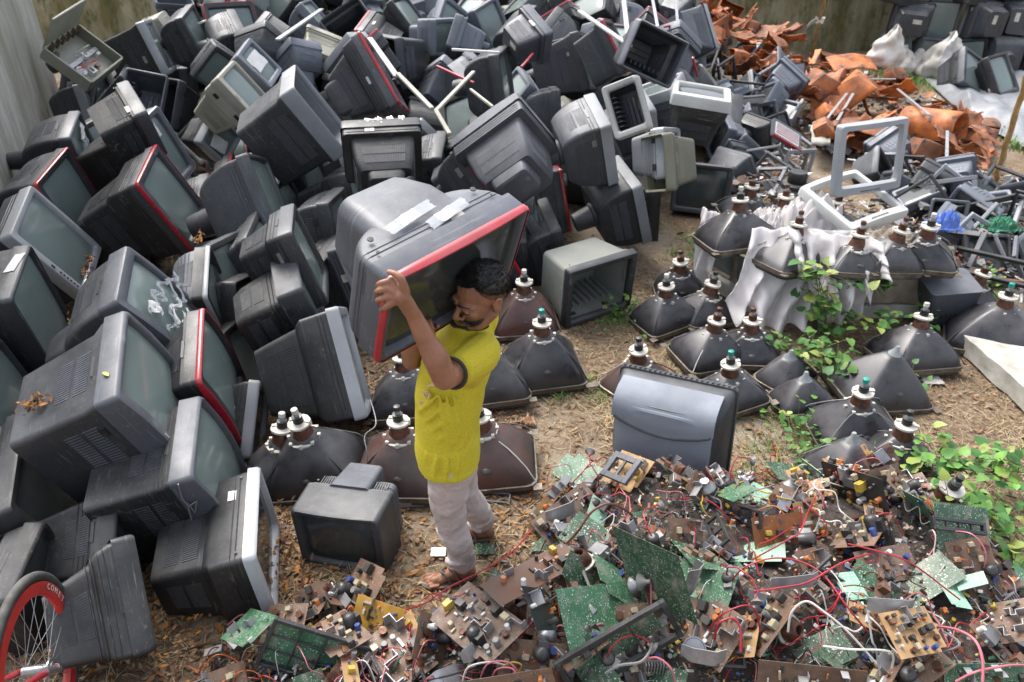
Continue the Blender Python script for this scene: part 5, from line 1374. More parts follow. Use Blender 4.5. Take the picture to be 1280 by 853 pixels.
# tiny bits
MS = [CAPS['black'], CAPS['white'], CAPS['brown'], CAPS['beige'], CAPS['grey'], CAPS['blue'], CAPS['orange'], CAPS['yellow'], ALU, BRN, GRN, COP, CAPS['black'], CAPS['grey']]
q = MB()
for i in range(5500):
    P = on_mound(rnd.uniform(-.01, .035)); mi = rnd.randrange(len(MS))
    M = Matrix.Translation(P) @ Matrix.Rotation(rnd.uniform(0, 6.3), 4, 'Z') @ Matrix.Rotation(rnd.uniform(0, 3.1), 4, 'X')
    t = rnd.random(); s = rnd.uniform(.6, 1.4)
    if t < .6: q.box((0, 0, 0), (rnd.uniform(.006, .03) * s, rnd.uniform(.004, .018) * s, rnd.uniform(.003, .012) * s), M, mi)
    elif t < .85: r_ = rnd.uniform(.003, .008) * s; q.lathe([(r_, 0), (r_, r_ * 3)], 7, M, mi)
    else: q.tube([(0, 0, 0), (.02 * s, .004, 0), (.04 * s, -.003, .008)], .0012, 4, M, mi)
tag(q.build('component_litter', MS), 'countless small loose electronic components', 'litter', kind='stuff')
# ---- repeated boards
BP = []
for i, (m_, n_, nm, W, H, side, ex) in enumerate((
    (BRN, 16, 'brown board with mixed parts', .20, .14, -1, ('heat_sink', 'transformer')), (BRN, 12, 'small brown board with fins', .14, .11, -1, ('heat_sink', 'heat_sink')),
    (BRN, 18, 'brown board with a black flyback', .24, .16, -1, ('flyback', 'transformer')), (TAN, 12, 'tan board with small parts', .15, .10, -1, ('connector',)),
    (GRN, 4, 'green solder board', .17, .12, 1, ()), (DGN, 4, 'dark green solder board', .20, .13, 1, ()), (BRN, 10, 'narrow brown board', .22, .06, -1, ('tuner',)),
    (BRN, 8, 'worn brown board', .12, .09, -1, ('coil', 'tuner')), (MNT, 2, 'pale green board piece', .11, .08, 1, ()), (TAN, 8, 'tan strip of board', .18, .05, -1, ()))):
    r = empty('circuit_board'); board(r, W, H, m_, n_, 100 + i, side, ex); BP.append([r, nm, False])
FEET = [Vector((-.30, 2.44, .03)), Vector((-.38, 2.40, .03)), Vector((-.16, 2.47, .05)), Vector((-.15, 2.72, .03))]
bp_placed = [b_[0] for b_ in BREF]; k = 0; tries = 0
def hides(P, refs, rad):
    d = P - CAM; L_ = d.length; d.normalize()
    for v, _ in refs:
        w_ = v - CAM
        if w_.length > L_ - .02 and (w_ - d * w_.dot(d)).length < rad: return True
    return False
while k < 140 and tries < 8000:
    tries += 1; P = on_mound(rnd.uniform(.02, .09))
    if min((P - c).length for c in bp_placed) < .075: continue
    if min((P - c).length for c in FEET) < .24: continue
    if hides(P, BREF, .11): continue
    e = rnd.choice([BP[0], BP[0], BP[1], BP[2], BP[2], BP[3], BP[3], BP[4], BP[5], BP[6], BP[7], BP[8], BP[9], BP[0], BP[8], BP[2], BP[6], BP[7]])
    if e[2]: r = copy_tree(e[0])
    else: r = e[0]; e[2] = True
    r.matrix_world = frame(P, (rnd.uniform(-.8, .8), rnd.uniform(-.9, .5), rnd.uniform(.4, 1.1)), rnd.uniform(0, 6.3)); s = rnd.uniform(.95, 1.45); r.scale = (s, s, s)
    give(r, e[1], P, BREF, 'circuit board', G_B); bp_placed.append(P); k += 1
print('boards', k)
# ---- loose parts: flybacks with suction cup, deflection coils, transformers, brackets
G_L = 'loose electronic parts on the pile'
def mk_fly():
    r = empty('flyback_transformer'); MB().lathe([(.026, 0), (.028, .01), (.028, .06), (.02, .07), (.01, .072)], 16).build('body', CAPS['black'], r)
    MB().box((.032, 0, .03), (.03, .035, .05)).build('ferrite_core', CAPS['grey'], r, bevel=.002)
    MB().tube([(0, 0, .07), (0, .03, .11), (.02, .08, .12), (.05, .12, .08), (.09, .13, .05), (.12, .12, .05)], .003, 6).build('lead', WIRE['red'], r)
    MB().lathe([(.026, 0), (.020, .006), (.008, .016), (.006, .03), (.003, .032)], 16, Matrix.Translation((.13, .12, .035)) @ Matrix.Rotation(R(-70), 4, 'Y')).build('suction_cup', CAPS['grey'], r); return r
def mk_yoke():
    r = empty('deflection_coil'); MB().lathe([(.026, 0), (.05, .0), (.046, .02), (.03, .05), (.022, .055), (.018, .05), (.024, .02), (.026, 0)], 20, c0=False, c1=False).build('winding', COP, r)
    MB().lathe([(.048, -.004), (.06, -.004), (.06, .004), (.048, .006), (.048, -.004)], 16, c0=False, c1=False).build('rim', YWH, r); return r
def mk_trafo():
    r = empty('transformer'); MB().box((0, 0, .02), (.055, .035, .045)).build('core', STEEL, r, bevel=.002); MB().box((0, 0, .02), (.035, .055, .032)).build('winding', CAPS['brown'], r, bevel=.004); return r
def mk_bracket():
    r = empty('plastic_bracket'); barframe(MB(), .16, .08, .012, .012).build('frame', BLK, r, bevel=.001); MB().box((.0, 0, 0), (.01, .01, .06)).build('crossbar', BLK, r); return r
def mk_cupw():
    r = empty('speaker'); MB().lathe([(.045, 0), (.045, .004), (.03, .018), (.02, .03), (.02, .045)], 20).build('basket', STEEL, r); MB().lathe([(.040, -.001), (.012, .014), (.0, .010)], 20, c0=False).build('cone', CAPS['black'], r); return r
def mk_sink():
    r = empty('heat_sink'); q = MB(); q.box((0, 0, 0), (.07, .004, .05))
    for i in range(7): q.box(((i - 3) * .011, .012, 0), (.0022, .024, .05))
    q.build('fins', ALU, r); return r
LP = [[f(), nm, cat, False] for f, nm, cat in ((mk_fly, 'black flyback with a suction cup', 'transformer'), (mk_yoke, 'loose copper deflection coil', 'coil'), (mk_trafo, 'small steel transformer', 'transformer'), (mk_bracket, 'black plastic bracket', 'bracket'), (mk_cupw, 'small round speaker', 'speaker'), (mk_sink, 'finned aluminium heat sink', 'heat sink'))]
k = 0
while k < 90:
    P = on_mound(rnd.uniform(.03, .08))
    if hides(P, BREF, .085) or min((P - c).length for c in FEET) < .2: continue
    e = rnd.choice([LP[0], LP[0], LP[1], LP[2], LP[3], LP[3], LP[4], LP[5], LP[5]])
    if e[3]: r = copy_tree(e[0])
    else: r = e[0]; e[3] = True
    r.matrix_world = Matrix.Translation(P) @ Matrix.Rotation(rnd.uniform(0, 6.3), 4, 'Z') @ Matrix.Rotation(rnd.uniform(-1.3, 1.3), 4, 'X') @ Matrix.Rotation(rnd.uniform(-.6, .6), 4, 'Y')
    give(r, e[1], P, BREF, e[2], G_L); k += 1
# named ones: suction cup on red lead over the black frame
c = at(800, 728, .46); r = empty('anode_lead', Matrix.Translation(c), 'grey suction cup on a pink lead above the black open frame', 'cable')
MB().lathe([(.034, 0), (.026, .010), (.010, .026), (.008, .044), (.004, .046)], 18, Matrix.Rotation(R(60), 4, 'Y') @ Matrix.Rotation(R(20), 4, 'X')).build('suction_cup', CAPS['grey'], r)
MB().tube([(.035, .0, .02), (.04, -.01, .0), (.042, -.04, -.06), (.044, -.09, -.12), (.045, -.13, -.18), (.06, -.16, -.2)], .0038, 8).build('lead', WIRE['pink'], r)
c = at(868, 812, .38); r = empty('speaker', frame(c, (.1, -.6, .8)), 'round speaker with a pale rim at the right end of the black open frame', 'speaker'); MB().lathe([(.045, 0), (.045, .004), (.03, .018), (.02, .03), (.02, .045)], 20, Matrix.Rotation(R(-90), 4, 'X')).build('basket', STEEL, r); MB().lathe([(.040, -.001), (.012, .014), (.0, .010)], 20, Matrix.Rotation(R(-90), 4, 'X'), c0=False).build('cone', CAPS['black'], r)
# ---- cables
G_W = 'wires tangled over the pile'
def wire(P, r_, col, label, seg=6):
    pts = []
    P = [Vector(p) for p in P]; Q = [P[0]] + P + [P[-1]]
    for i in range(1, len(Q) - 2):
        for t in range(6):
            u = t / 6; a, b_, c_, d = Q[i - 1], Q[i], Q[i + 1], Q[i + 2]
            pts.append(.5 * ((2 * b_) + (c_ - a) * u + (2 * a - 5 * b_ + 4 * c_ - d) * u * u + (3 * b_ - a - 3 * c_ + d) * u ** 3))
    pts.append(P[-1])
    o_ = MB().tube(pts, r_, seg).build('wire', WIRE[col]); return tag(o_, label, 'wire', G_W)
def pxw(L_, zs):
    return [at(x, y, z) for (x, y), z in zip(L_, zs)]
HW = [
 ('red', .0032, [(940, 700), (985, 675), (1000, 665), (1010, 640), (1020, 620)], [.36, .45, .46, .44, .40], 'red wire rising beside the upright rusty board'),
 ('red', .0036, [(942, 740), (975, 735), (1010, 728), (1050, 705), (1085, 693), (1090, 698)], [.42, .47, .50, .52, .5, .42], 'long red wire crossing the long grey plate'),
 ('red', .0036, [(912, 730), (930, 710), (965, 698), (1000, 702), (1030, 720), (1060, 760), (1085, 790)], [.36, .46, .50, .50, .5, .48, .4], 'thick red wire arching over the middle of the pile'),
 ('red', .0036, [(885, 790), (900, 770), (930, 757), (945, 765), (950, 790)], [.33, .44, .48, .44, .36], 'dark red wire bowed over the deflection coil'),
 ('red', .0045, [(893, 800), (898, 780), (915, 773), (925, 785), (926, 815)], [.36, .46, .48, .46, .4], 'thick red loop just below the bowed red wire'),
 ('white', .0045, [(985, 790), (990, 765), (1008, 752), (1030, 765), (1060, 790), (1100, 835)], [.38, .46, .5, .5, .46, .38], 'flat white cable curling down right over the pile'),
 ('white', .004, [(1030, 808), (1062, 812), (1112, 815), (1115, 835)], [.42, .46, .46, .38], 'white ribbon cable under the flat curling one'),
 ('grey', .004, [(1085, 765), (1090, 800), (1095, 812), (1100, 845)], [.5, .48, .46, .4], 'grey cable hanging left of the tan board with the chip'),
 ('grey', .0045, [(1180, 790), (1196, 800), (1198, 808), (1180, 815)], [.38, .42, .42, .36], 'grey loop right of the tan board with the chip'),
 ('pink', .005, [(1168, 783), (1195, 787), (1218, 800), (1228, 825), (1228, 860)], [.36, .44, .48, .46, .4], 'thick pink cable arching at the lower right'),
 ('pink', .0045, [(1195, 852), (1220, 840), (1260, 832), (1290, 832)], [.36, .42, .42, .4], 'pink cable over the bottom right green board'),
 ('red', .0032, [(1060, 680), (1100, 690), (1140, 705), (1200, 750)], [.42, .46, .46, .36], 'long straight red wire above the tan board'),
 ('pink', .0032, [(1188, 664), (1215, 668), (1232, 690), (1230, 712)], [.44, .48, .44, .36], 'pink wire on the leaning dark green board'),
 ('brown', .0055, [(700, 688), (722, 665), (740, 640), (762, 630), (785, 640), (798, 655)], [.25, .38, .46, .48, .42, .34], 'thick brown cable arching above the standing dark green board'),
 ('red', .003, [(495, 765), (530, 755), (560, 735), (600, 715), (640, 690), (665, 662)], [.12, .2, .24, .26, .26, .24], 'thin dark red wire running past the sandals'),
 ('pink', .0035, [(600, 850), (610, 830), (635, 828), (650, 845), (655, 865)], [.24, .34, .36, .32, .24], 'pink wire loop at the bottom edge, outer one'),
 ('pink', .0035, [(612, 860), (620, 838), (640, 836), (646, 850), (640, 870)], [.24, .33, .35, .32, .24], 'pink wire loop at the bottom edge, inner one'),
 ('white', .004, [(578, 855), (585, 835), (610, 828), (632, 832)], [.22, .3, .32, .28], 'white cable loop left of the pink ones'),
 ('yellow', .003, [(628, 834), (640, 828), (652, 832), (645, 845)], [.28, .33, .33, .28], 'yellow wire above the pink loops'),
 ('white', .0035, [(680, 715), (673, 705), (685, 698), (695, 705), (690, 720), (678, 722)], [.3, .33, .34, .34, .33, .3], 'white wire coil left of the bright green board'),
 ('grey', .0055, [(757, 842), (775, 832), (800, 828), (812, 815), (815, 805)], [.34, .38, .4, .4, .36], 'flat grey brown cable under the black open frame'),
 ('pink', .0038, [(800, 828), (820, 822), (838, 835), (845, 855)], [.36, .42, .42, .36], 'pink cable arc right of the flat grey brown one'),
 ('black', .004, [(525, 852), (560, 845), (590, 836), (620, 835)], [.18, .22, .24, .22], 'black cable across the bottom below the crowded brown board'),
 ('green', .005, [(488, 848), (495, 830), (505, 815)], [.12, .18, .2], 'thick green wire near the lattice framed board'),
 ('red', .003, [(835, 625), (860, 623), (890, 628), (915, 655)], [.26, .32, .34, .28], 'pink red wire below the back cover'),
 ('black', .004, [(230, 815), (255, 806), (280, 806), (300, 818)], [.02, .05, .06, .05], 'black cable on the ground left of the cracked green board'),
 ('grey', .003, [(457, 620), (459, 570), (456, 545), (470, 530), (463, 500)], [.02, .25, .3, .32, .35], 'white grey wire hanging beside the light stripped set'),
]
for col, r_, L_, zs, lab in HW: wire(pxw(L_, zs), r_, col, lab)
for i in range(250):
    P = on_mound(.03); n_ = rnd.randint(4, 8); a = rnd.uniform(0, 6.3); pts = [P]; 
    for j in range(n_):
        a += rnd.uniform(-1.1, 1.1); st = rnd.uniform(.03, .075)
        x, y = pts[-1].x + st * math.cos(a), pts[-1].y + st * math.sin(a)
        pts.append(Vector((x, y, ground_z(x, y) + mound(x, y) + rnd.uniform(.03, .12) * (1 if 0 < j < n_ - 1 else .5))))
    col = rnd.choice(['red', 'red', 'red', 'red', 'red', 'pink', 'pink', 'pink', 'white', 'white', 'grey', 'black', 'black', 'brown', 'orange', 'white', 'yellow', 'green', 'brown'])
    o_ = wire(pts, rnd.uniform(.0016, .0036), col, None, 5)
    give(o_, 'curled ' + col + ' wire', pts[1], BREF, 'wire', G_W)
# ---------------------------------------------------------------- litter: leaves, straw, grass
rnd = random.Random(77)
LM = [mat('dry leaf ' + str(i), c, tuple(x * .55 for x in c), rough=.75, scale=20.0) for i, c in enumerate(((.24, .11, .045), (.30, .17, .08), (.15, .075, .035), (.42, .17, .03), (.36, .24, .13), (.20, .13, .08)))]
STRAW = mat('straw', (.44, .36, .21), (.28, .21, .11), rough=.8, scale=20.0)
GRASS = mat('grass blade', (.13, .24, .05), (.20, .26, .07), rough=.6, scale=12.0)
def leafq(q, P, s, yaw, tl, mi, up=None):
    M = Matrix.Translation(P) @ Matrix.Rotation(yaw, 4, 'Z') @ Matrix.Rotation(tl, 4, 'X') @ Matrix.Rotation(rnd.uniform(-.5, .5), 4, 'Y')
    w_ = s * rnd.uniform(.35, .55); c_ = rnd.uniform(-.2, .5) * s
    vs = [(0, -s, c_ * .3), (w_ * .8, -s * .35, c_ * .5), (w_ * .7, s * .4, c_ * .4), (0, s, -c_ * .2), (-w_ * .7, s * .4, c_ * .4), (-w_ * .8, -s * .35, c_ * .5), (0, 0, 0)]
    q.add(vs, [(0, 1, 6), (1, 2, 6), (2, 3, 6), (3, 4, 6), (4, 5, 6), (5, 0, 6)], True, mi, M)
def vis():
    px, py = rnd.uniform(-60, 1340), rnd.uniform(60, 900)
    return px, py, at(px, py, 0)
q = MB(); k = 0
while k < 19000:
    px, py, P = vis()
    if P.y > 8.5 or inside((P.x, P.y), MW) and mound(P.x, P.y) > .05: continue
    # density: thick left of the man, thinner to the right
    dn_ = 1.0 if P.x < .1 else .55 if P.x < 1.2 else .3
    dn_ *= .25 + 1.5 * max(0, noise.noise(Vector((P.x * 1.7, P.y * 1.7, 4))) + .25)
    if rnd.random() > dn_ * min(1, (9 - P.y) / 5): continue
    P.z = ground_z(P.x, P.y) + rnd.uniform(.002, .016)
    mi = rnd.choice([0, 0, 1, 1, 2, 2, 3, 4, 4, 5]) 
    leafq(q, P, rnd.uniform(.010, .026), rnd.uniform(0, 6.3), rnd.uniform(-.4, .4), mi); k += 1
tag(q.build('fallen_leaves', LM), 'dry brown and orange leaves covering the soil', 'leaf litter', kind='stuff')
q = MB(); k = 0
while k < 14000:
    px, py, P = vis()
    if P.y > 8 or mound(P.x, P.y) > .05: continue
    if rnd.random() > (.25 if P.x < .2 else 1) * (.15 + max(0, noise.noise(Vector((P.x * 2, P.y * 2, 14))) * 2.6)): continue
    P.z = ground_z(P.x, P.y) + .006; a = rnd.uniform(0, 6.3); l = rnd.uniform(.03, .12); w_ = rnd.uniform(.0008, .002)
    d = Vector((math.cos(a), math.sin(a), rnd.uniform(-.05, .25))); s_ = Vector((-d.y, d.x, 0)) * w_; m_ = P + d * l * .5 + Vector((0, 0, rnd.uniform(0, .012)))
    q.add([P - s_, P + s_, m_ + s_, m_ - s_, P + d * l + s_ * .3, P + d * l - s_ * .3], [(0, 1, 2, 3), (3, 2, 4, 5)], False, 0); k += 1
tag(q.build('straw', STRAW), 'dry straw strewn over the soil', 'straw', kind='stuff')
# grass in tufts and patches
q = MB()
patches = [(775, 402, .22, 260), (755, 395, .15, 120), (870, 300, .2, 160), (845, 318, .15, 80), (1000, 600, .25, 200), (1010, 540, .22, 180), (745, 500, .1, 60), (735, 480, .12, 60), (890, 520, .15, 70), (1085, 555, .2, 250), (1130, 100, .9, 900), (1160, 92, .9, 900), (1195, 100, .5, 400), (1262, 165, .3, 200), (700, 500, .12, 40), (1240, 700, .2, 150), (960, 560, .25, 120), (885, 600, .12, 90), (940, 590, .2, 90), (1270, 185, .3, 100), (820, 175 + 110, .2, 60), (1225, 330, .15, 80)]
for px, py, r_, n_ in patches:
    c = at(px, py, 0)
    for i in range(int(n_ * 1.5)):
        a, d_ = rnd.uniform(0, 6.3), r_ * abs(rnd.gauss(0, .6)); P = c + Vector((d_ * math.cos(a), d_ * math.sin(a), 0)); P.z = ground_z(P.x, P.y)
        l = rnd.uniform(.02, .07) * (2.0 if P.y > 8 else 1); b_ = rnd.uniform(0, 6.3); w_ = rnd.uniform(.0012, .0028) * (2.5 if P.y > 8 else 1)
        s_ = Vector((math.cos(b_), math.sin(b_), 0)) * w_; ln = Vector((rnd.uniform(-.7, .7), rnd.uniform(-.7, .7), 1)) * l
        q.add([P - s_, P + s_, P + ln * .6 + s_ * .8, P + ln * .6 - s_ * .8, P + ln * .9 + Vector((ln.x, ln.y, -l * .3)) * .6], [(0, 1, 2, 3), (3, 2, 4)], False, 0)
tag(q.build('grass', GRASS), 'thin green grass tufts along the path and bright grass far right', 'grass', kind='stuff')
# leaves caught between the televisions (small drifts)
def drift(pts, z0, n_, label, sp=.035, mi_=(0, 1, 3, 0, 2)):
    q = MB(); Q = [at(x, y, z) for (x, y), z in zip(pts, z0)]
    for i in range(n_):
        t = rnd.random() * (len(Q) - 1); j = min(int(t), len(Q) - 2); P = Q[j].lerp(Q[j + 1], t - j) + Vector((rnd.gauss(0, sp), rnd.gauss(0, sp), rnd.gauss(0, sp * .5)))
        leafq(q, P, rnd.uniform(.010, .022), rnd.uniform(0, 6.3), rnd.uniform(-1, 1), rnd.choice(mi_))
    tag(q.build('leaf_drift', LM), label, 'leaf litter', kind='stuff')
def drift_on(k, xr, zr, n_, label):
    q = MB(); M = pose_matrix(k); W_, H_ = POSE[k][6:8]
    for i in range(n_):
        P = M @ Vector((rnd.gauss(sum(xr) / 2, (xr[1] - xr[0]) / 3) * W_, rnd.uniform(-.025, .0), rnd.uniform(*zr) * H_))
        leafq(q, P, rnd.uniform(.009, .020), rnd.uniform(0, 6.3), rnd.uniform(-1, 1), rnd.choice((0, 1, 3, 0, 2, 1)))
    tag(q.build('leaf_drift', LM), label, 'leaf litter', kind='stuff')
drift_on('T1', (.33, .42), (-.30, .18), 90, 'dead leaves caught on the lower corner of the silver framed television')
drift_on('T2', (.34, .42), (-.35, .45), 150, 'band of dead leaves between the sticker television and the taped one')
drift([(48, 495), (38, 510)], [.84, .82], 70, 'dead leaves beside the big television at the left edge', .02)
drift([(130, 665), (138, 690), (130, 705)], [.32, .27, .22], 60, 'dead leaves in the gap below the large slate television', .02)
drift([(250, 292), (246, 300)], [.85, .85], 30, 'yellow leaves at the foot of the red outlined television', .015, (3, 3, 1))
drift([(95, 790), (150, 800), (240, 810)], [.02, .02, .02], 500, 'leaf litter between the bicycle wheel and the boards', .09)
drift([(335, 600), (345, 700), (350, 740)], [.02, .02, .02], 400, 'leaf litter in front of the silver edged television', .07)
drift([(380, 505), (430, 512)], [.03, .03], 200, 'leaf litter behind the greenish picture tube', .08)

# ---------------------------------------------------------------- plants
def vine(px_list, z_list, nleaf, ls, label, spread=.05, seed=0, droop=0, group=None, cat='vine'):
    rs = random.Random(seed); r = empty('vine', Matrix.Translation(at(*px_list[0], 0)), label, cat, group); o = r.matrix_world.translation.copy()
    Q = [at(x, y, z) - o for (x, y), z in zip(px_list, z_list)]
    st = MB(); lf = MB()
    for b_ in range(3):
        P = [p + Vector((rs.gauss(0, spread * .4), rs.gauss(0, spread * .4), rs.gauss(0, spread * .25))) for p in Q]
        if len(P) > 1: st.tube(P, .003, 5)
    for i in range(nleaf):
        t = rs.random() * (len(Q) - 1); j = min(int(t), len(Q) - 2); c = Q[j].lerp(Q[j + 1], t - j)
        P = c + Vector((rs.gauss(0, spread), rs.gauss(0, spread), abs(rs.gauss(0, spread * .8))))
        if P.z + o.z < .02: P.z = .02 - o.z + rs.random() * .04
        s = ls * rs.uniform(.5, 1.25); yaw = rs.uniform(0, 6.3)
        M = Matrix.Translation(P) @ Matrix.Rotation(yaw, 4, 'Z') @ Matrix.Rotation(rs.uniform(-.2, .9), 4, 'X') @ Matrix.Rotation(rs.uniform(-.4, .4), 4, 'Y')
        w_ = s * .62
        vs = [(0, 0, 0), (w_ * .55, -s * .12, s * .06), (w_, s * .25, s * .10), (w_ * .7, s * .8, 0), (0, s * 1.35, -s * .22), (-w_ * .7, s * .8, 0), (-w_, s * .25, s * .10), (-w_ * .55, -s * .12, s * .06), (0, s * .3, -s * .02), (0, s * .8, -s * .06)]
        lf.add(vs, [(0, 1, 8), (1, 2, 8), (2, 3, 9, 8), (3, 4, 9), (4, 5, 9), (5, 6, 8, 9), (6, 7, 8), (7, 0, 8)], True, rs.choice([0, 0, 0, 1, 1, 2]), M)
        if rs.random() < .7: st.tube([c, c.lerp(P, .6) + Vector((0, 0, .01)), P], .0014, 4)
    st.build('stem', STEM, r); lf.build('foliage', [LEAF, LEAF2, LEAF3], r); return r
vine([(1035, 425), (1030, 395), (1025, 360), (1020, 340)], [.05, .25, .42, .52], 90, .055, 'climbing vine with bright leaves covering the middle of the tube platform', .06, 1)
vine([(1060, 360), (1090, 350), (1110, 370)], [.42, .40, .32], 40, .05, 'vine spray reaching right across the platform\'s cardboard front', .05, 2)
vine([(1060, 400), (1095, 410), (1120, 400)], [.2, .2, .2], 45, .04, 'low vine under the cardboard box, behind the dimpled funnel', .05, 3)
vine([(965, 440), (1000, 440), (1040, 455), (1060, 480)], [.1, .18, .15, .1], 110, .045, 'creeping vine between the bare small funnels', .07, 4)
vine([(990, 520), (1005, 550), (1020, 590)], [.05, .08, .05], 80, .032, 'ferny weed patch left of the teal tipped tube', .07, 5, cat='weed')
vine([(1130, 590), (1180, 580), (1230, 590), (1275, 600)], [.08, .16, .18, .14], 150, .050, 'broad leaved plant patch above the leaning dark green board', .09, 6, cat='plant')
vine([(1180, 640), (1215, 640), (1255, 660)], [.2, .15, .12], 90, .048, 'broad leaves hanging over the boards at the right', .08, 7, cat='plant')
vine([(1250, 700), (1275, 715)], [.05, .08], 35, .05, 'few broad leaves at the right edge below the patch', .06, 8, cat='plant')
vine([(1155, 410), (1165, 385), (1160, 370)], [.1, .15, .2], 40, .04, 'small vine between the tall slate cover and the cardboard', .04, 9)
vine([(1230, 345), (1240, 370)], [.15, .1], 45, .035, 'weed growing beside the large flat black tube', .06, 10, cat='weed')
vine([(865, 300), (875, 330)], [.05, .1], 22, .04, 'small weed at the left foot of the tube platform', .05, 11, cat='weed')
vine([(700, 375), (705, 350)], [.05, .1], 22, .035, 'weed between the red brown tube and the empty cabinet', .03, 12, cat='weed')
vine([(770, 400), (800, 395)], [.02, .04], 60, .028, 'low weeds in front of the empty cabinet', .08, 13, cat='weed')
vine([(1115, 490), (1140, 480)], [.03, .05], 26, .035, 'small weed in front of the white ringed tube', .05, 14, cat='weed')
vine([(1085, 560), (1105, 545)], [.06, .1], 40, .03, 'dry green weed beside the steel tipped tube', .06, 15, cat='weed')

# small rubbish on the ground
def scrap_sheet(px, py, s, m_, label, cat='paper scrap', z=.02, seed=0, amp=.3):
    c = at(px, py, z)
    q = MB(); q.grid(lambda u, v: c + Vector(((u - .5) * s * (1 + .3 * noise.noise(Vector((v * 2, seed, 0)))), (v - .5) * s * .8, s * amp * abs(noise.noise(Vector((u * 3 + seed, v * 3, 1)))))), 12, 10)
    o_ = q.build('scrap_piece', m_); o_.modifiers.new('S', 'SOLIDIFY').thickness = .002; tag(o_, label, cat)
for i, (px, py, s, m_, lab, cat) in enumerate((
    (382, 768, .075, PAPER, 'crumpled white paper left of the yellow board', 'paper scrap'), (933, 597, .09, STEEL, 'crumpled silver foil at the upper edge of the pile', 'foil'),
    (640, 598, .05, PAPER, 'small white scrap on the leaves right of the trousers', 'paper scrap'), (820, 378, .05, PAPER, 'white paper ball left of the paired tubes', 'paper scrap'),
    (660, 528, .09, mat('brown wrapper', (.42, .25, .14), rough=.4), 'brown food wrapper on the path right of the man', 'wrapper'), (650, 540, .03, RED, 'tiny red plastic bit beside the brown wrapper', 'plastic bit'),
    (618, 599, .03, RED, 'tiny red bit behind the trousers', 'plastic bit'), (754, 482, .10, FILM, 'clear plastic scrap left of the low reddish tube', 'plastic scrap'),
    (548, 690, .07, PAPER, 'white card between the sandals', 'card'), (1165, 475, .12, FOAM, 'thin white foam shard beside the foam slab', 'foam shard'), (1118, 478, .07, FOAM, 'small foam chip in front of the white ringed tube', 'foam shard'),
    (606, 686, .09, DGN, 'small dark green board piece under the rear sandal', 'board piece'), (1185, 458, .06, FOAM, 'foam crumb at the left tip of the foam slab', 'foam shard'))):
    scrap_sheet(px, py, s, m_, lab, cat, seed=i * 7, amp=.55 if cat in ('paper scrap', 'foil', 'wrapper') else .08)
# grey trays / chassis on the ground near the man
def tray(px, py, L_, W_, yaw, label, m_):
    r = empty('metal_tray', Matrix.Translation(at(px, py, .03)) @ Matrix.Rotation(yaw, 4, 'Z'), label, 'tray')
    q = MB(); q.box((0, 0, -.015), (L_, W_, .004)); q.build('base', m_, r)
    for s in (-1, 1):
        MB().box((0, s * W_ / 2, 0), (L_, .004, .04)).build('side_wall', m_, r); MB().box((s * L_ / 2, 0, 0), (.004, W_, .04)).build('end_wall', m_, r)
    for i in range(3): MB().lathe([(.012, -.013), (.012, .012)], 12, Matrix.Translation((-.1 + i * .09, rnd.uniform(-.02, .02), 0))).build('capacitor', CAPS[['white', 'black', 'orange'][i]], r)
tray(515, 622, .34, .09, .12, 'shallow steel tray behind the front leg', GRY)
r = tag(barframe(MB(), .17, .06, .007, .012).build('plastic_bracket', MID), 'grey slotted bracket lying on the leaves behind the trousers', 'bracket'); r.matrix_world = frame(at(617, 622, .02), (0, -.2, 1), .1)

# ---------------------------------------------------------------- opened greenish cabinet at upper left
GRB = plastic('grey green case plastic', (.24, .245, .19), dust=.4)
OCW, OCH = POSE['OC'][6:8]; r = empty('opened_cabinet', pose_matrix('OC') @ Matrix.Rotation(R(90), 4, 'X') @ Matrix.Rotation(R(-90), 4, 'Z'), 'opened greenish television case with its back half raised and wiring exposed by the wall', 'television cabinet', G_HEAP)
q = MB(); t = .02; W, D, H = OCH, OCW, .12
MB().box((0, 0, -H / 2), (W, D, .01)).build('base', GRB, r)
for s in (-1, 1):
    MB().box((s * W / 2, 0, 0), (t, D, H)).build('side_wall', GRB, r, bevel=.004); MB().box((0, s * D / 2, 0), (W - t, t, H)).build('end_wall', GRB, r, bevel=.004)
q = MB(); q.box((0, 0, .16), (W * .95, .02, .34), Matrix.Translation((0, -D / 2 - .01, .03)) @ Matrix.Rotation(.1, 4, 'X')); q.build('rear_half', GRB, r, bevel=.006)
q = MB()
for i in range(6): q.box(((i - 2.5) * W * .15, -D / 2 + .03, .06), (.012, .04, .10))
q.build('rib', mat('brown stained rib', (.13, .10, .06), rough=.8), r)
MB().box((0, 0, -.03), (W * .9, .04, .03)).build('crossbar', SIL, r)
for i in range(9): MB().box((rnd.uniform(-.4, .4) * W, rnd.uniform(-.35, .35) * D, -.035), (rnd.uniform(.03, .08), rnd.uniform(.02, .06), .045)).build('component', CAPS[rnd.choice(['black', 'brown', 'white', 'grey'])], r)
MB().lathe([(.05, 0), (.05, .012), (.03, .02)], 16, Matrix.Translation((.16, .08, -.02))).build('speaker_magnet', SIL, r)
for i in range(3): MB().tube([(rnd.uniform(-.4, .4) * W, rnd.uniform(-.35, .35) * D, rnd.uniform(-.04, .05)) for _ in range(5)], .004, 5).build('wire', WIRE[['red', 'grey', 'white'][i]], r)

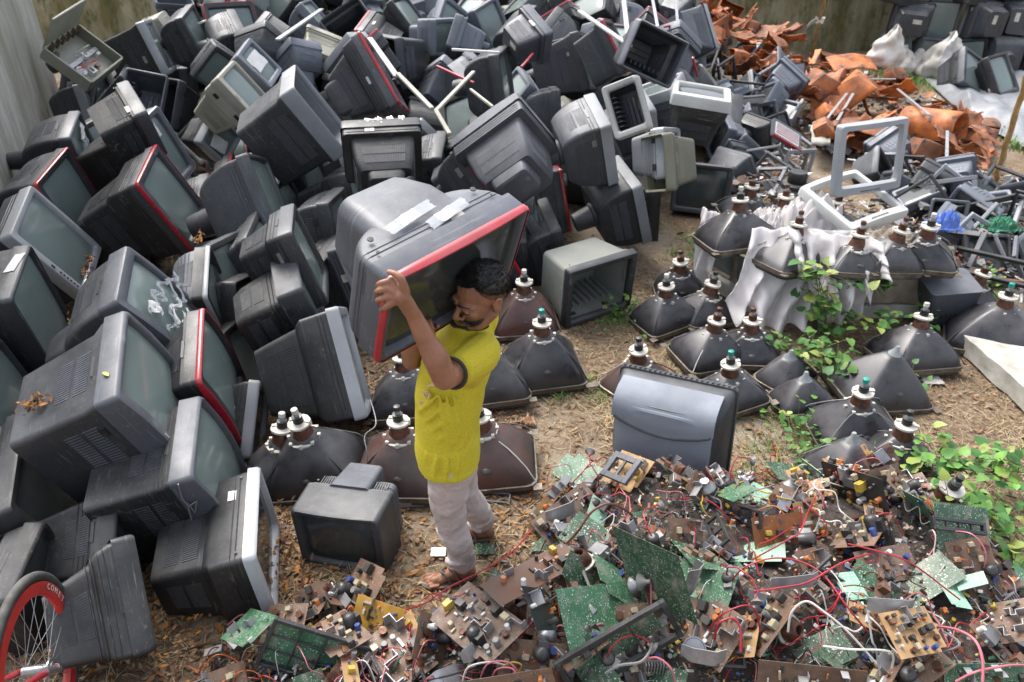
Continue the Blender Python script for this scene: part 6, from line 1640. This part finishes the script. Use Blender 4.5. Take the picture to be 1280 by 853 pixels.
# leaf on the big front set
q = MB(); Mi = pose_matrix('T4').inverted(); c_ = Mi @ CAM; l_ = Mi @ at(132, 468, .9); d_ = l_ - c_; W_ = POSE['T4'][6]
for zz in (-W_ / 2 - .006,):
    t_ = (zz - c_.x) / d_.x; pl = pose_matrix('T4') @ (c_ + d_ * t_)
rnd.seed(5); leafq(q, pl, .026, .9, .1, 0); tag(q.build('yellow_leaf', mat('yellow green leaf', (.50, .50, .08), rough=.5)), 'single yellow green leaf lying on the frame of the large slate set in front', 'leaf')
# frames and bars sticking out of the heap
def rod(p0, p1, z0, z1, w_, m_, label, name='plastic_bar', cat='plastic bar', th=.02):
    a = at(*p0, z0); b_ = at(*p1, z1); d = b_ - a; l = d.length; d.normalize(); up_ = Vector((0, 0, 1)); s_ = d.cross(up_).normalized(); u_ = s_.cross(d)
    M = Matrix((d, s_, u_)).transposed().to_4x4(); M.translation = a
    q = MB(); q.box((l / 2, 0, 0), (l, w_, th), M); o_ = q.build(name, m_, bevel=.004); tag(o_, label, cat, G_HEAP); return o_
rod((724, 14), (788, 58), 1.62, 1.50, .04, WHT, 'white bar above the thin red edged set, sloping down right')
rod((786, 58), (779, -6), 1.52, 1.62, .04, WHT, 'upright white bar meeting the sloping one near the top')
rod((545, 139), (592, 90), 1.30, 1.36, .03, BEI, 'long beige bar rising right above the boxy tailed slate set')
rod((545, 139), (562, 168), 1.30, 1.24, .03, BEI, 'short beige bar going down from the long beige one')
rod((588, 112), (616, 134), 1.30, 1.26, .02, BEI, 'small beige peg below the long beige bar')
rod((243, 31), (286, 17), 1.25, 1.3, .03, WHT, 'white bar lying near the mossy gap at the upper left')
rod((347, 50), (402, 12), 1.3, 1.36, .05, SIL, 'pale grey bar rising right at the upper left of the heap')
rod((497, 92), (540, 136), 1.33, 1.25, .035, BEI, 'beige bar right of the big red striped back')
rod((462, 48), (496, 96), 1.38, 1.3, .05, SIL, 'silver bar just right of the red stripe of the big back')
rod((546, 83), (592, 104), 1.36, 1.32, .02, RED, 'bright red bar between the gridded monitor back and the beige bar')
rod((652, 84), (666, 68), 1.36, 1.36, .02, RED, 'tiny red bar above the round tailed charcoal back')
rod((815, -4), (822, 34), 1.5, 1.4, .03, SIL, 'upright silver bar at the top right of the heap')
rod((845, 4), (848, 42), 1.4, 1.3, .03, GRY, 'second upright grey bar at the top right of the heap')
rod((830, 34), (848, 30), 1.36, 1.36, .02, RED, 'short red rail right of the slatted empty cabinet')
rod((866, 72), (872, 96), 1.2, 1.0, .02, RED, 'red rail curving down by the slate frames near the orange pile')
rod((565, 62), (624, 66), 1.4, 1.42, .02, PAPER, 'thin pale strip beside the gridded monitor back')

# ---------------------------------------------------------------- bicycle
hub = CAM + ray(46, 838) * 2.72
hub.z = max(hub.z, .36)
yaw = .18
BM = Matrix.Translation(hub) @ Matrix.Rotation(yaw, 4, 'Z') @ Matrix.Rotation(R(90), 4, 'Y')   # local Z = axle along +X
r = empty('bicycle', BM, 'bicycle with a red rimmed rear wheel standing at the bottom left corner', 'bicycle')
def ring(R_, prof, seg=72):
    return MB().add([((R_ + a) * math.cos(2 * PI * k / seg), (R_ + a) * math.sin(2 * PI * k / seg), b_) for k in range(seg) for a, b_ in prof],
        [(k * len(prof) + j, ((k + 1) % seg) * len(prof) + j, ((k + 1) % seg) * len(prof) + (j + 1) % len(prof), k * len(prof) + (j + 1) % len(prof)) for k in range(seg) for j in range(len(prof))], True)
RR_ = .315
TYRE = mat('tyre rubber', (.035, .035, .036), (.02, .02, .02), rough=.75, dust=.35, scale=30.0, bump=.3)
RIMM = mat('red rim paint', (.50, .025, .02), (.34, .02, .015), rough=.4, dust=.15, scale=14.0)
wh = MB().lathe([(.018, -.045), (.018, .045)], 12).build('wheel', STEEL, r)
ring(RR_, [(.030 * math.cos(2 * PI * j / 12) * .62, .017 * math.sin(2 * PI * j / 12)) for j in range(12)]).build('tyre', TYRE, wh)
ring(RR_ - .030, [(.012, -.015), (.012, .015), (-.030, .013), (-.036, .004), (-.036, -.004), (-.030, -.013)]).build('rim', RIMM, wh)
q = MB()
for k in range(32):
    a = 2 * PI * k / 32; s = 1 if k % 2 else -1; b_ = a + (.45 if k % 4 < 2 else -.45)
    q.tube([(.02 * math.cos(b_), .02 * math.sin(b_), s * .035), ((RR_ - .05) * math.cos(a), (RR_ - .05) * math.sin(a), 0)], .0011, 5)
q.build('spoke_set', STEEL, wh)
# lettering on the rim
for i, ch in enumerate('COMET'):
    tcv = bpy.data.curves.new('letter', 'FONT'); tcv.body = ch; tcv.size = .030; tcv.extrude = .0006; tcv.align_x = 'CENTER'; tcv.align_y = 'CENTER'
    to = bpy.data.objects.new('tmp', tcv); COL.objects.link(to); dg = bpy.context.evaluated_depsgraph_get(); me = bpy.data.meshes.new_from_object(to.evaluated_get(dg)); bpy.data.objects.remove(to)
    o_ = bpy.data.objects.new('lettering', me); me.materials.append(WIRE['white']); COL.objects.link(o_); o_.parent = wh
    # camera side is local +Z; place letters on the rim, upper right part (towards -y world)
    ang = R(124) - i * .115
    o_.matrix_local = Matrix.Rotation(ang, 4, 'Z') @ Matrix.Translation((RR_ - .036, 0, .0165)) @ Matrix.Rotation(R(-90), 4, 'Z')
MB().tube([(0, 0, .06), (-.12, -.14, .06), (-.30, -.38, .05)], [.012, .011, .012], 10).build('chain_stay', RED, r)
MB().tube([(0, 0, .06), (.02, .01, .06), (-.06, -.06, .06)], .015, 8).build('dropout', STEEL, r)
MB().tube([(0, 0, -.06), (-.12, -.14, -.06), (-.30, -.38, -.05)], [.012, .011, .012], 10).build('chain_stay', RED, r)
MB().lathe([(.035, -.012), (.035, -.006), (.022, -.004), (.022, .0)], 18, Matrix.Translation((0, 0, .055))).build('freewheel', STEEL, r)
# ---------------------------------------------------------------- the man
def atY(px, py, y):
    d = ray(px, py); return CAM + d * (y / d.y)
def cr(P, n_=5):
    P = [Vector(p) for p in P]; Q = [P[0] * 2 - P[1]] + P + [P[-1] * 2 - P[-2]]; o = []
    for i in range(1, len(Q) - 2):
        for t in range(n_):
            u = t / n_; a, b_, c_, d = Q[i - 1], Q[i], Q[i + 1], Q[i + 2]
            o.append(.5 * ((2 * b_) + (c_ - a) * u + (2 * a - 5 * b_ + 4 * c_ - d) * u * u + (3 * b_ - a - 3 * c_ + d) * u ** 3))
    o.append(P[-1]); return o
def limb(q, P, rs, seg=14, n_=5, caps=True):
    C = cr(P, n_); R_ = []
    for i in range(len(rs) - 1):
        for t in range(n_): u = t / n_; u = u * u * (3 - 2 * u); R_.append(rs[i] + (rs[i + 1] - rs[i]) * u)
    R_.append(rs[-1])
    if caps:
        d0 = (C[0] - C[1]).normalized(); d1 = (C[-1] - C[-2]).normalized(); A, B, ra, rb = [], [], [], []
        for k in (3, 2, 1):
            t = k / 3.3 * PI / 2; A.append(C[0] + d0 * R_[0] * math.sin(t)); ra.append(R_[0] * math.cos(t)); 
        for k in (1, 2, 3):
            t = k / 3.3 * PI / 2; B.append(C[-1] + d1 * R_[-1] * math.sin(t)); rb.append(R_[-1] * math.cos(t))
        C = A + C + B; R_ = ra + R_ + rb
    q.tube(C, R_, seg); return q
def ell(q, c, rx, ry, rz, M=None, seg=16):
    """ellipsoid; axes given by matrix M (3 columns)"""
    c = Vector(c); vs = []
    rings = []
    for i in range(1, 12):
        t = PI * i / 12
        rings.append([c + (M @ Vector((rx * math.sin(t) * math.cos(a), ry * math.sin(t) * math.sin(a), rz * math.cos(t))) if M else Vector((rx * math.sin(t) * math.cos(a), ry * math.sin(t) * math.sin(a), rz * math.cos(t)))) for a in [2 * PI * k / seg for k in range(seg)]])
    q.loft(rings); return q
def torso(q, secs, seg=28, pw=2.4):
    """secs: z, cx, cy, half width (Y), half depth (X)"""
    rings = []
    S = [Vector((*s[:1], *s[1:3])) for s in secs]
    n_ = 4; out = []
    for i in range(len(secs) - 1):
        for t in range(n_):
            u = t / n_; u2 = u * u * (3 - 2 * u)
            out.append([secs[i][k] + (secs[i + 1][k] - secs[i][k]) * (u if k == 0 else u2) for k in range(5)])
    out.append(list(secs[-1]))
    for z, cx, cy, a, b_ in out:
        r_ = []
        for k in range(seg):
            t = 2 * PI * k / seg; c_, s_ = math.cos(t), math.sin(t)
            r_.append((cx + b_ * math.copysign(abs(c_) ** (2 / pw), c_), cy + a * math.copysign(abs(s_) ** (2 / pw), s_), z))
        rings.append(r_)
    q.loft(rings); return q
def remesh(o, vs, sm=4, disp=None):
    m_ = o.modifiers.new('Remesh', 'REMESH'); m_.mode = 'VOXEL'; m_.voxel_size = vs; m_.use_smooth_shade = True
    s_ = o.modifiers.new('Smooth', 'SMOOTH'); s_.factor = .5; s_.iterations = sm
    if disp:
        for (st, sc_, dp) in disp:
            t = bpy.data.textures.new('folds', 'CLOUDS'); t.noise_scale = sc_; t.noise_depth = 2
            d_ = o.modifiers.new('Displace', 'DISPLACE'); d_.texture = t; d_.strength = st; d_.mid_level = .5; d_.texture_coords = 'GLOBAL' if dp else 'LOCAL'
    return o
SKIN = mat('skin', (.30, .138, .078), (.21, .092, .052), rough=.46, rvar=.08, scale=16.0, bump=.15, bscale=160.0, spec=.5)
SKIN.node_tree.nodes['Principled BSDF'].inputs['Subsurface Weight'].default_value = .08
SKIN.node_tree.nodes['Principled BSDF'].inputs['Subsurface Scale'].default_value = .01
HAIR = mat('black hair', (.010, .0085, .008), (.018, .016, .015), rough=.45, scale=90.0)
man = empty('person', Matrix.Translation((-.2, 2.52, 0)), 'man in a yellow t-shirt and pale trousers carrying a big television on his shoulder', 'person')
ORG = Vector((-.2, 2.52, 0))
def mb(q, name, m_, parent=man, **k):
    q.v = [v - ORG for v in q.v]; return q.build(name, m_, parent, **k)
# joints
ANK_L, ANK_R = Vector((-.225, 2.47, .09)), Vector((-.145, 2.72, .09))
KN_L, KN_R = Vector((-.262, 2.40, .46)), Vector((-.215, 2.57, .46))
HIP_L, HIP_R = Vector((-.240, 2.32, .84)), Vector((-.230, 2.50, .84))
SH_L, EL_L, WR_L = Vector((-.125, 2.325, 1.305)), Vector((-.222, 2.115, 1.365)), Vector((-.305, 2.11, 1.605))
SH_R, EL_R, WR_R = Vector((-.14, 2.63, 1.34)), Vector((-.385, 2.52, 1.17)), Vector((-.34, 2.42, 1.35))
NECK, HEAD = Vector((-.150, 2.475, 1.37)), Vector((-.108, 2.415, 1.512))
q = MB()
torso(q, [(.80, -.245, 2.41, .14, .09), (.95, -.24, 2.41, .135, .09), (1.12, -.225, 2.43, .15, .10), (1.26, -.175, 2.46, .140, .078), (1.33, -.15, 2.475, .085, .052), (1.37, -.148, 2.475, .05, .045)])
limb(q, [NECK - Vector((0, 0, .04)), NECK + Vector((0, -.008, .03)), HEAD + Vector((.008, .012, -.055))], [.062, .055, .054])
# arms
limb(q, [SH_L + Vector((.01, .05, 0)), SH_L, SH_L.lerp(EL_L, .5) + Vector((0, 0, -.006)), EL_L], [.055, .052, .046, .041])
limb(q, [EL_L, EL_L.lerp(WR_L, .3) + Vector((.006, -.006, 0)), EL_L.lerp(WR_L, .7), WR_L], [.041, .043, .032, .026])
limb(q, [SH_R + Vector((0, -.05, 0)), SH_R, SH_R.lerp(EL_R, .5), EL_R], [.055, .052, .045, .040])
limb(q, [EL_R, EL_R.lerp(WR_R, .35) + Vector((-.006, -.004, 0)), EL_R.lerp(WR_R, .75), WR_R], [.040, .041, .031, .026])
# left hand gripping the upper left corner of the set
Y0 = 2.060
kn = [atY(p[0] - 4, p[1] - 1, Y0 + dy) for p, dy in (((494, 352), .03), ((488, 361), .015), ((487, 372), .008), ((490, 382), .005))]
pc = atY(502, 371, Y0 + .012)
q.loft([[WR_L + (pc - WR_L).normalized() * .0 + Vector((.022 * math.cos(t), .016 * math.sin(t), .020 * math.sin(t))) for t in [2 * PI * k / 12 for k in range(12)]]] * 1 + [[pc + Vector((.024 * math.cos(t), .013 * math.sin(t), .030 * math.sin(t))) for t in [2 * PI * k / 12 for k in range(12)]]])
limb(q, [WR_L, pc], [.025, .026])
for k_, l_ in zip(kn, (.8, 1.0, .95, .8)):
    limb(q, [pc.lerp(k_, .2), k_], [.017, .0125])
fing = [((476, 353), (481, 362), (489, 366)), ((474, 362), (477, 374), (486, 378)), ((475, 373), (478, 385), (486, 389)), ((480, 384), (482, 393), (489, 397))]
for (p1, p2, p3), k_, dy in zip(fing, kn, (.02, .012, .008, .006)):
    a = atY(p1[0] + 1, p1[1] + 1, Y0 + dy - .002); b_ = atY(p1[0] - 3, p1[1] + 3, Y0 + dy + .020); c_ = atY(p1[0] - 2, p1[1] + 5, Y0 + dy + .042)
    limb(q, [k_, a, b_, c_], [.0115, .0098, .0088, .0075], 10, 4)
limb(q, [pc + Vector((.012, 0, .012)), atY(502, 350, Y0 + .01), atY(494, 343, Y0 + .020), atY(486, 340, Y0 + .035)], [.016, .0125, .0105, .0085], 10, 4)
# right hand under the lower edge
pr = WR_R + Vector((.02, -.03, .055)); limb(q, [WR_R, pr], [.025, .030])
for i in range(4):
    o0 = pr + Vector((-.026 + i * .018, -.01, .02)); limb(q, [pr, o0, o0 + Vector((.006, -.03, .018)), o0 + Vector((.014, -.045, .002)), o0 + Vector((.018, -.045, -.018))], [.018, .0105, .0095, .0085, .0075], 10, 4)
limb(q, [pr + Vector((.01, 0, 0)), pr + Vector((.045, -.01, .0)), pr + Vector((.06, -.03, .012))], [.014, .011, .0085], 10, 4)
# shins and feet
for an, kn_, yaw in ((ANK_L, KN_L, .35), (ANK_R, KN_R, -.1)):
    limb(q, [kn_, kn_.lerp(an, .4), an + Vector((.004, 0, 0))], [.055, .052, .034])
    d = Vector((-math.cos(yaw), -math.sin(yaw), 0)) if an is ANK_R else Vector((-.97, -.25, 0)).normalized(); s_ = Vector((-d.y, d.x, 0))
    limb(q, [an - d * .035 + Vector((0, 0, -.045)), an + Vector((0, 0, -.040)), an + d * .08 + Vector((0, 0, -.052)), an + d * .135 + Vector((0, 0, -.062))], [.027, .034, .028, .020])
    limb(q, [an + Vector((0, 0, -.01)), an + d * .05 + Vector((0, 0, -.038)), an + d * .10 + s_ * .012 + Vector((0, 0, -.055))], [.036, .030, .020])
    limb(q, [an + d * .09 - s_ * .018 + Vector((0, 0, -.06)), an + d * .135 - s_ * .020 + Vector((0, 0, -.066))], [.020, .014])
    for t in range(5):
        w_ = (t - 2) * .0165; ln = .178 - abs(t - 1) * .008 if an is ANK_L else .17; rr_ = .0125 if t == (1 if False else 0) else .0085
        limb(q, [an + d * .12 + s_ * w_ + Vector((0, 0, -.066)), an + d * (.155) + s_ * w_ * 1.1 + Vector((0, 0, -.062)), an + d * (ln) + s_ * w_ * 1.1 + Vector((0, 0, -.072))], [rr_, rr_, rr_ * .85], 8, 3)
# head
f = Vector((-.80, -.52, -.26)).normalized(); u = Vector((-.12, -.20, .95)); u = (u - f * u.dot(f)).normalized(); Lf = u.cross(f).normalized()
HM = Matrix((Lf, f, u)).transposed()     # columns: left, forward, up
hp = lambda x, y, z: HEAD + HM @ Vector((x, y, z))
ell(q, hp(0, -.012, .028), .076, .096, .088, HM, 22)
ell(q, hp(0, .028, -.010), .066, .066, .082, HM, 22)
ell(q, hp(0, .032, -.062), .050, .056, .050, HM, 18)
ell(q, hp(0, .066, -.094), .024, .022, .020, HM)
for s_ in (-1, 1):
    ell(q, hp(s_ * .040, .062, -.022), .022, .022, .022, HM)
    limb(q, [hp(s_ * .012, .090, .018), hp(s_ * .032, .088, .021), hp(s_ * .052, .068, .014)], [.009, .010, .008], 10, 4)
    limb(q, [hp(s_ * .060, .0, -.045), hp(s_ * .045, .045, -.078), hp(s_ * .015, .070, -.092)], [.022, .020, .018], 10, 4)
    # ear
    ell(q, hp(s_ * .078, -.012, -.006), .009, .018, .030, HM @ Matrix.Rotation(s_ * -.25, 3, 'Z'))
    limb(q, [hp(s_ * .081, .000, -.026), hp(s_ * .086, -.010, .018), hp(s_ * .088, -.026, .020), hp(s_ * .086, -.028, -.004), hp(s_ * .080, -.014, -.032)], [.0045, .005, .005, .0045, .006], 8, 4)
    ell(q, hp(s_ * .014, .098, -.040), .008, .010, .008, HM)
limb(q, [hp(0, .086, .014), hp(0, .100, -.008), hp(0, .115, -.030), hp(0, .106, -.042)], [.009, .0095, .013, .009], 12, 5)
limb(q, [hp(-.022, .084, -.064), hp(0, .097, -.060), hp(.022, .084, -.064)], [.005, .008, .005], 8, 4)
limb(q, [hp(-.020, .082, -.073), hp(0, .094, -.074), hp(.020, .082, -.073)], [.005, .009, .005], 8, 4)
for s_ in (-1, 1): ell(q, hp(s_ * .031, .084, .002), .014, .0115, .0085, HM)
body = mb(q, 'body', SKIN); remesh(body, .0030, 3)
# eyes, lashes, brows
EYE = mat('eye white', (.55, .52, .48), rough=.2); IRIS = mat('iris', (.02, .012, .008), rough=.1)
for s_ in (-1, 1):
    e_ = MB(); ell(e_, hp(s_ * .031, .083, -.006), .010, .008, .0035, HM); eo = mb(e_, 'eye', EYE)
    e_ = MB(); ell(e_, hp(s_ * .031 - .004, .090, -.006), .005, .004, .005, HM); e2 = mb(e_, 'iris', IRIS, man); e2.parent = eo
    e_ = MB(); limb(e_, [hp(s_ * .016, .093, -.006), hp(s_ * .031, .097, -.006), hp(s_ * .047, .084, -.008)], [.0012, .0026, .0012], 8, 4); mb(e_, 'eyelashes', HAIR)
    e_ = MB(); limb(e_, [hp(s_ * .012, .098, .022), hp(s_ * .032, .099, .029), hp(s_ * .056, .078, .022)], [.0035, .0045, .002], 8, 4); mb(e_, 'eyebrow', HAIR)
MOUTH = mat('lips', (.20, .07, .055), rough=.4)
e_ = MB(); limb(e_, [hp(-.018, .090, -.073), hp(0, .1005, -.074), hp(.018, .090, -.073)], [.003, .0055, .003], 8, 4); mb(e_, 'lip', MOUTH)
# hair: cap plus many short strands
rs = random.Random(4)
q = MB(); NV, NU = 26, 40; vs = []
def scalp(a, t):   # a around, t from crown down
    x, y, z = math.sin(t) * math.cos(a), math.sin(t) * math.sin(a), math.cos(t)
    return hp(0, -.012, .028) + HM @ Vector((x * .079, y * .100, z * .094))
def tmax(a):
    fr = math.sin(a)        # 1 = face side
    j = R(5) * noise.noise(Vector((math.cos(a) * 6, math.sin(a) * 6, 3)))
    return (R(47) if fr > .6 else R(47 + (0.6 - fr) / .35 * 34) if fr > .25 else R(81 + (.25 - fr) / 1.25 * 40)) + j
def hg(u_, v_):
    a = u_ * 2 * PI; t = v_ * tmax(a) + .001
    p_ = scalp(a, t); n_ = (p_ - hp(0, -.012, .028)).normalized()
    return p_ + n_ * (.003 * noise.noise(p_ * 90) + .003 * noise.noise(p_ * 220) + .006 * (1 - v_ ** 3) - .006 * (v_ > .93))
q.grid(hg, 70, 36)
hair = mb(q, 'hair', HAIR); 
q = MB()
for i in range(16000):
    a = rs.uniform(0, 2 * PI); t = math.acos(1 - rs.random() * (1 - math.cos(tmax(a) + R(4))))
    p_ = scalp(a, t); c_ = hp(0, -.012, .028); n_ = (p_ - c_).normalized(); p_ = p_ + n_ * .002
    dr = (n_ * .55 + HM @ Vector((rs.uniform(-.5, .5), .55 + rs.uniform(-.4, .4), .1)) * .55).normalized(); l = rs.uniform(.006, .014) * (1.2 if t < R(60) else .6)
    s_ = dr.cross(n_).normalized() * .0007; q.add([p_ - s_, p_ + s_, p_ + dr * l], [(0, 1, 2)])
hs_ = mb(q, 'hair_strands', HAIR); hs_.parent = hair
# beard and moustache
q = MB()
def beard_ok(x, z): return (z < -.045 + .25 * max(0, abs(x) - .035)) 
for i in range(9000):
    a = rs.uniform(-1.75, 1.75); z = rs.uniform(-.112, -.020)
    x = .062 * math.sin(a); 
    if abs(a) < 1.0 and z > -.052: continue
    if abs(a) < .55 and -.080 < z < -.060 and rs.random() < .85: continue
    wz = 1 - max(0, (-z - .06)) / .06 * .35
    y = .030 + .066 * math.cos(a) * wz; x *= wz
    if z > -.05: y = .010 + .075 * math.cos(a)
    p_ = hp(x, y, z); n_ = (HM @ Vector((math.sin(a), math.cos(a), -.3))).normalized(); dr = (n_ + HM @ Vector((0, 0, -.9))).normalized(); s_ = dr.cross(n_).normalized() * .0007
    p_ -= n_ * .004; q.add([p_ - s_, p_ + s_, p_ + (n_ * .8 + dr * .6).normalized() * rs.uniform(.006, .010)], [(0, 1, 2)])
mb(q, 'beard', HAIR)
q = MB(); ell(q, hp(0, .040, -.078), .044, .047, .033, HM, 18); limb(q, [hp(-.026, .088, -.062), hp(-.010, .101, -.054), hp(.010, .101, -.054), hp(.026, .088, -.062)], [.004, .006, .006, .004], 8, 4)
mb(q, 'moustache', HAIR)
# t-shirt
def cloth(name, c1, c2, sc_=3.0):
    m_, n_, b_ = nt(name); L = n_.links.new; tc = n_.nodes.new('ShaderNodeTexCoord')
    a = n_.nodes.new('ShaderNodeTexNoise'); a.inputs['Scale'].default_value = 260; a.inputs['Detail'].default_value = 3; L(tc.outputs['Object'], a.inputs[0])
    r_ = n_.nodes.new('ShaderNodeValToRGB'); r_.color_ramp.elements[0].color = (*c2, 1); r_.color_ramp.elements[1].color = (*c1, 1); r_.color_ramp.elements[0].position = .35; r_.color_ramp.elements[1].position = .6
    L(a.outputs[0], r_.inputs[0]); L(r_.outputs[0], b_.inputs['Base Color']); b_.inputs['Roughness'].default_value = .85
    w_ = n_.nodes.new('ShaderNodeTexNoise'); w_.inputs['Scale'].default_value = 3.6; w_.inputs['Detail'].default_value = 1.0; w_.inputs['Distortion'].default_value = .4
    mp = n_.nodes.new('ShaderNodeMapping'); mp.inputs['Rotation'].default_value = (R(-35), 0, 0); mp.inputs['Scale'].default_value = (1.0, .7, 3.2); L(tc.outputs['Object'], mp.inputs[0]); L(mp.outputs[0], w_.inputs[0])
    bp = n_.nodes.new('ShaderNodeBump'); bp.inputs['Strength'].default_value = .45; bp.inputs['Distance'].default_value = .03; L(w_.outputs[0], bp.inputs['Height']); L(bp.outputs[0], b_.inputs['Normal'])
    return m_
SHIRT = cloth('yellow heather cotton', (.56, .465, .02), (.40, .33, .015)); TROU = cloth('pale washed denim', (.50, .42, .39), (.40, .33, .31))
COLL = mat('dark collar', (.045, .04, .03), rough=.8)
q = MB()
torso(q, [(.80, -.250, 2.405, .180, .125), (.86, -.252, 2.405, .176, .128), (.96, -.25, 2.41, .168, .124), (1.10, -.235, 2.43, .175, .132), (1.22, -.205, 2.455, .182, .134), (1.285, -.175, 2.47, .172, .110), (1.335, -.158, 2.475, .130, .082), (1.374, -.152, 2.475, .082, .070), (1.386, -.150, 2.475, .074, .064)])
limb(q, [SH_L + Vector((.01, .07, -.01)), SH_L + Vector((.005, .01, .005)), SH_L.lerp(EL_L, .50)], [.074, .074, .064])
limb(q, [SH_R + Vector((.01, -.07, -.01)), SH_R, SH_R.lerp(EL_R, .45)], [.080, .074, .062])
limb(q, [Vector((-.16, 2.33, 1.24)), SH_L.lerp(EL_L, .3) + Vector((.01, 0, -.03))], [.06, .05])
# real folds: raised ridges running from the armpit and side down to the front hem
rs = random.Random(9)
for i in range(7):
    a0 = R(-100 + i * 12); z0 = 1.20 - i * .032
    P = []
    for k in range(5):
        t = k / 4; a = a0 - t * R(55); z = z0 - t * .16
        P.append((-.240 + .124 * math.cos(a), 2.42 + .172 * math.sin(a), z))
    limb(q, P, [.004, .010, .012, .010, .004], 8, 3)
for i in range(6):
    a = R(-100 + i * 13); P = [(-.238 + .112 * math.cos(a + .1 * k), 2.42 + .172 * math.sin(a + .1 * k), 1.20 - k * .10) for k in range(4)]; limb(q, P, [.005, .013, .013, .006], 8, 3)
for i in range(9):
    a = R(-170 + i * 20); P = [(-.251 + .120 * math.cos(a + .06 * k), 2.405 + .180 * math.sin(a + .06 * k), .825 + k * .05) for k in range(3)]; limb(q, P, [.008, .011, .005], 8, 3)
sh = mb(q, 't_shirt', SHIRT); remesh(sh, .0050, 6, [(.006, .13, True)])
q = MB()
def loop(c, n_, r1, r2, th):
    n_ = Vector(n_).normalized(); a = n_.orthogonal().normalized(); b_ = n_.cross(a)
    P = [Vector(c) + a * r1 * math.cos(2 * PI * k / 28) + b_ * r2 * math.sin(2 * PI * k / 28) for k in range(29)]
    q.tube(P, th, 8)
loop(NECK + Vector((-.003, -.002, .014)), (-.08, -.10, 1), .068, .068, .010); mb(q, 'collar', COLL)
q = MB(); c_ = SH_L.lerp(EL_L, .77); loop(c_, EL_L - SH_L, .052, .052, .007); mb(q, 'cuff', COLL)
q = MB(); c_ = SH_R.lerp(EL_R, .66); loop(c_, EL_R - SH_R, .054, .054, .007); mb(q, 'cuff', COLL)
# curved print across the chest
PRT = mat('shirt print', (.72, .52, .22), rough=.7)
for i, ch in enumerate('Kleoos'):
    tcv = bpy.data.curves.new('letter', 'FONT'); tcv.body = ch; tcv.size = .085 - i * .006; tcv.extrude = .004; tcv.offset = .0008; tcv.align_x = 'CENTER'; tcv.align_y = 'CENTER'; tcv.shear = .2
    to = bpy.data.objects.new('tmp', tcv); COL.objects.link(to); me = bpy.data.meshes.new_from_object(to.evaluated_get(bpy.context.evaluated_depsgraph_get())); bpy.data.objects.remove(to)
    o_ = bpy.data.objects.new('print_letter', me); me.materials.clear(); me.materials.append(PRT); COL.objects.link(o_); o_.parent = sh
    ax, ay = ((546, 463), (541, 478), (536, 490), (532, 503), (529, 516), (527, 529))[i]
    d = ray(ax, ay); a_, b__ = .128, .172; c0 = Vector((-.232 + .01 * (i < 2), 2.435, 0))
    # hit the shirt's elliptic column
    A = (d.x / a_) ** 2 + (d.y / b__) ** 2; B = 2 * ((CAM.x - c0.x) * d.x / a_ ** 2 + (CAM.y - c0.y) * d.y / b__ ** 2); Cc = ((CAM.x - c0.x) / a_) ** 2 + ((CAM.y - c0.y) / b__) ** 2 - 1
    disc = B * B - 4 * A * Cc; t = (-B - math.sqrt(disc)) / (2 * A) if disc > 0 else -B / (2 * A)
    P = CAM + d * t; n_ = Vector(((P.x - c0.x) / a_ ** 2, (P.y - c0.y) / b__ ** 2, .0)).normalized()
    upv = Vector((0, 0, 1)); xx = upv.cross(n_).normalized(); yy = n_.cross(xx)
    MM = Matrix((xx, yy, n_)).transposed().to_4x4(); MM.translation = P + n_ * .010 - ORG
    o_.matrix_local = MM @ Matrix.Rotation(R(-50), 4, 'Z')
# trousers
q = MB()
torso(q, [(.74, -.235, 2.40, .150, .095), (.82, -.24, 2.405, .160, .108), (.90, -.24, 2.41, .155, .105)])
for hp_, kn_, an, bend in ((HIP_L, KN_L, ANK_L, 1), (HIP_R, KN_R, ANK_R, 1)):
    limb(q, [hp_, hp_.lerp(kn_, .5) + Vector((-.005, 0, 0)), kn_, kn_.lerp(an, .45) + Vector((.010, 0, 0)), an + Vector((.004, 0, .035))], [.094, .083, .066, .062, .058])
    for i in range(7):   # gathered folds at the knee and above the hem
        z_ = kn_.lerp(an, .12 + i * .135); a0 = rs.uniform(0, 6.3)
        P = [z_ + Vector((.060 * math.cos(a0 + k * .5), .060 * math.sin(a0 + k * .5), .012 * math.sin(k + i))) for k in range(5)]
        limb(q, P, [.004, .010, .012, .010, .004], 8, 3)
tr = mb(q, 'trousers', TROU); remesh(tr, .005, 4, [(.024, .08, True)])
# sandals
SAN = mat('worn brown sandal', (.10, .07, .055), (.06, .045, .035), rough=.7, scale=30.0, dust=.3)
for an, d in ((ANK_L, Vector((-.97, -.25, 0)).normalized()), (ANK_R, Vector((-math.cos(-.1), -math.sin(-.1), 0)))):
    s_ = Vector((-d.y, d.x, 0)); q = MB(); pr_ = []
    N = 12; bot, top = [], []
    for k in range(28):
        t = 2 * PI * k / 28; L_ = .130 * math.cos(t); w_ = (.046 + .008 * math.cos(t)) * math.sin(t)
        c_ = an + d * (.062 + L_) + s_ * w_; top.append(Vector((c_.x, c_.y, .022))); bot.append(Vector((c_.x, c_.y, .004)))
    q.loft([bot, top]); so_ = mb(q, 'sandal', SAN, bevel=.002)
    q = MB()
    for a0, b0, zz in ((.10, .06, .060), (.06, .02, .070)):
        P = [an + d * (a0 + (b0 - a0) * abs(k / 6 - .5) * 2) + s_ * (k / 6 - .5) * .094 + Vector((0, 0, -an.z + .018 + zz * (1 - (k / 3 - 1) ** 2) ** .5)) for k in range(7)]
        q.tube(cr(P, 3), .006, 8)
    st_ = mb(q, 'strap', SAN, man); st_.parent = so_
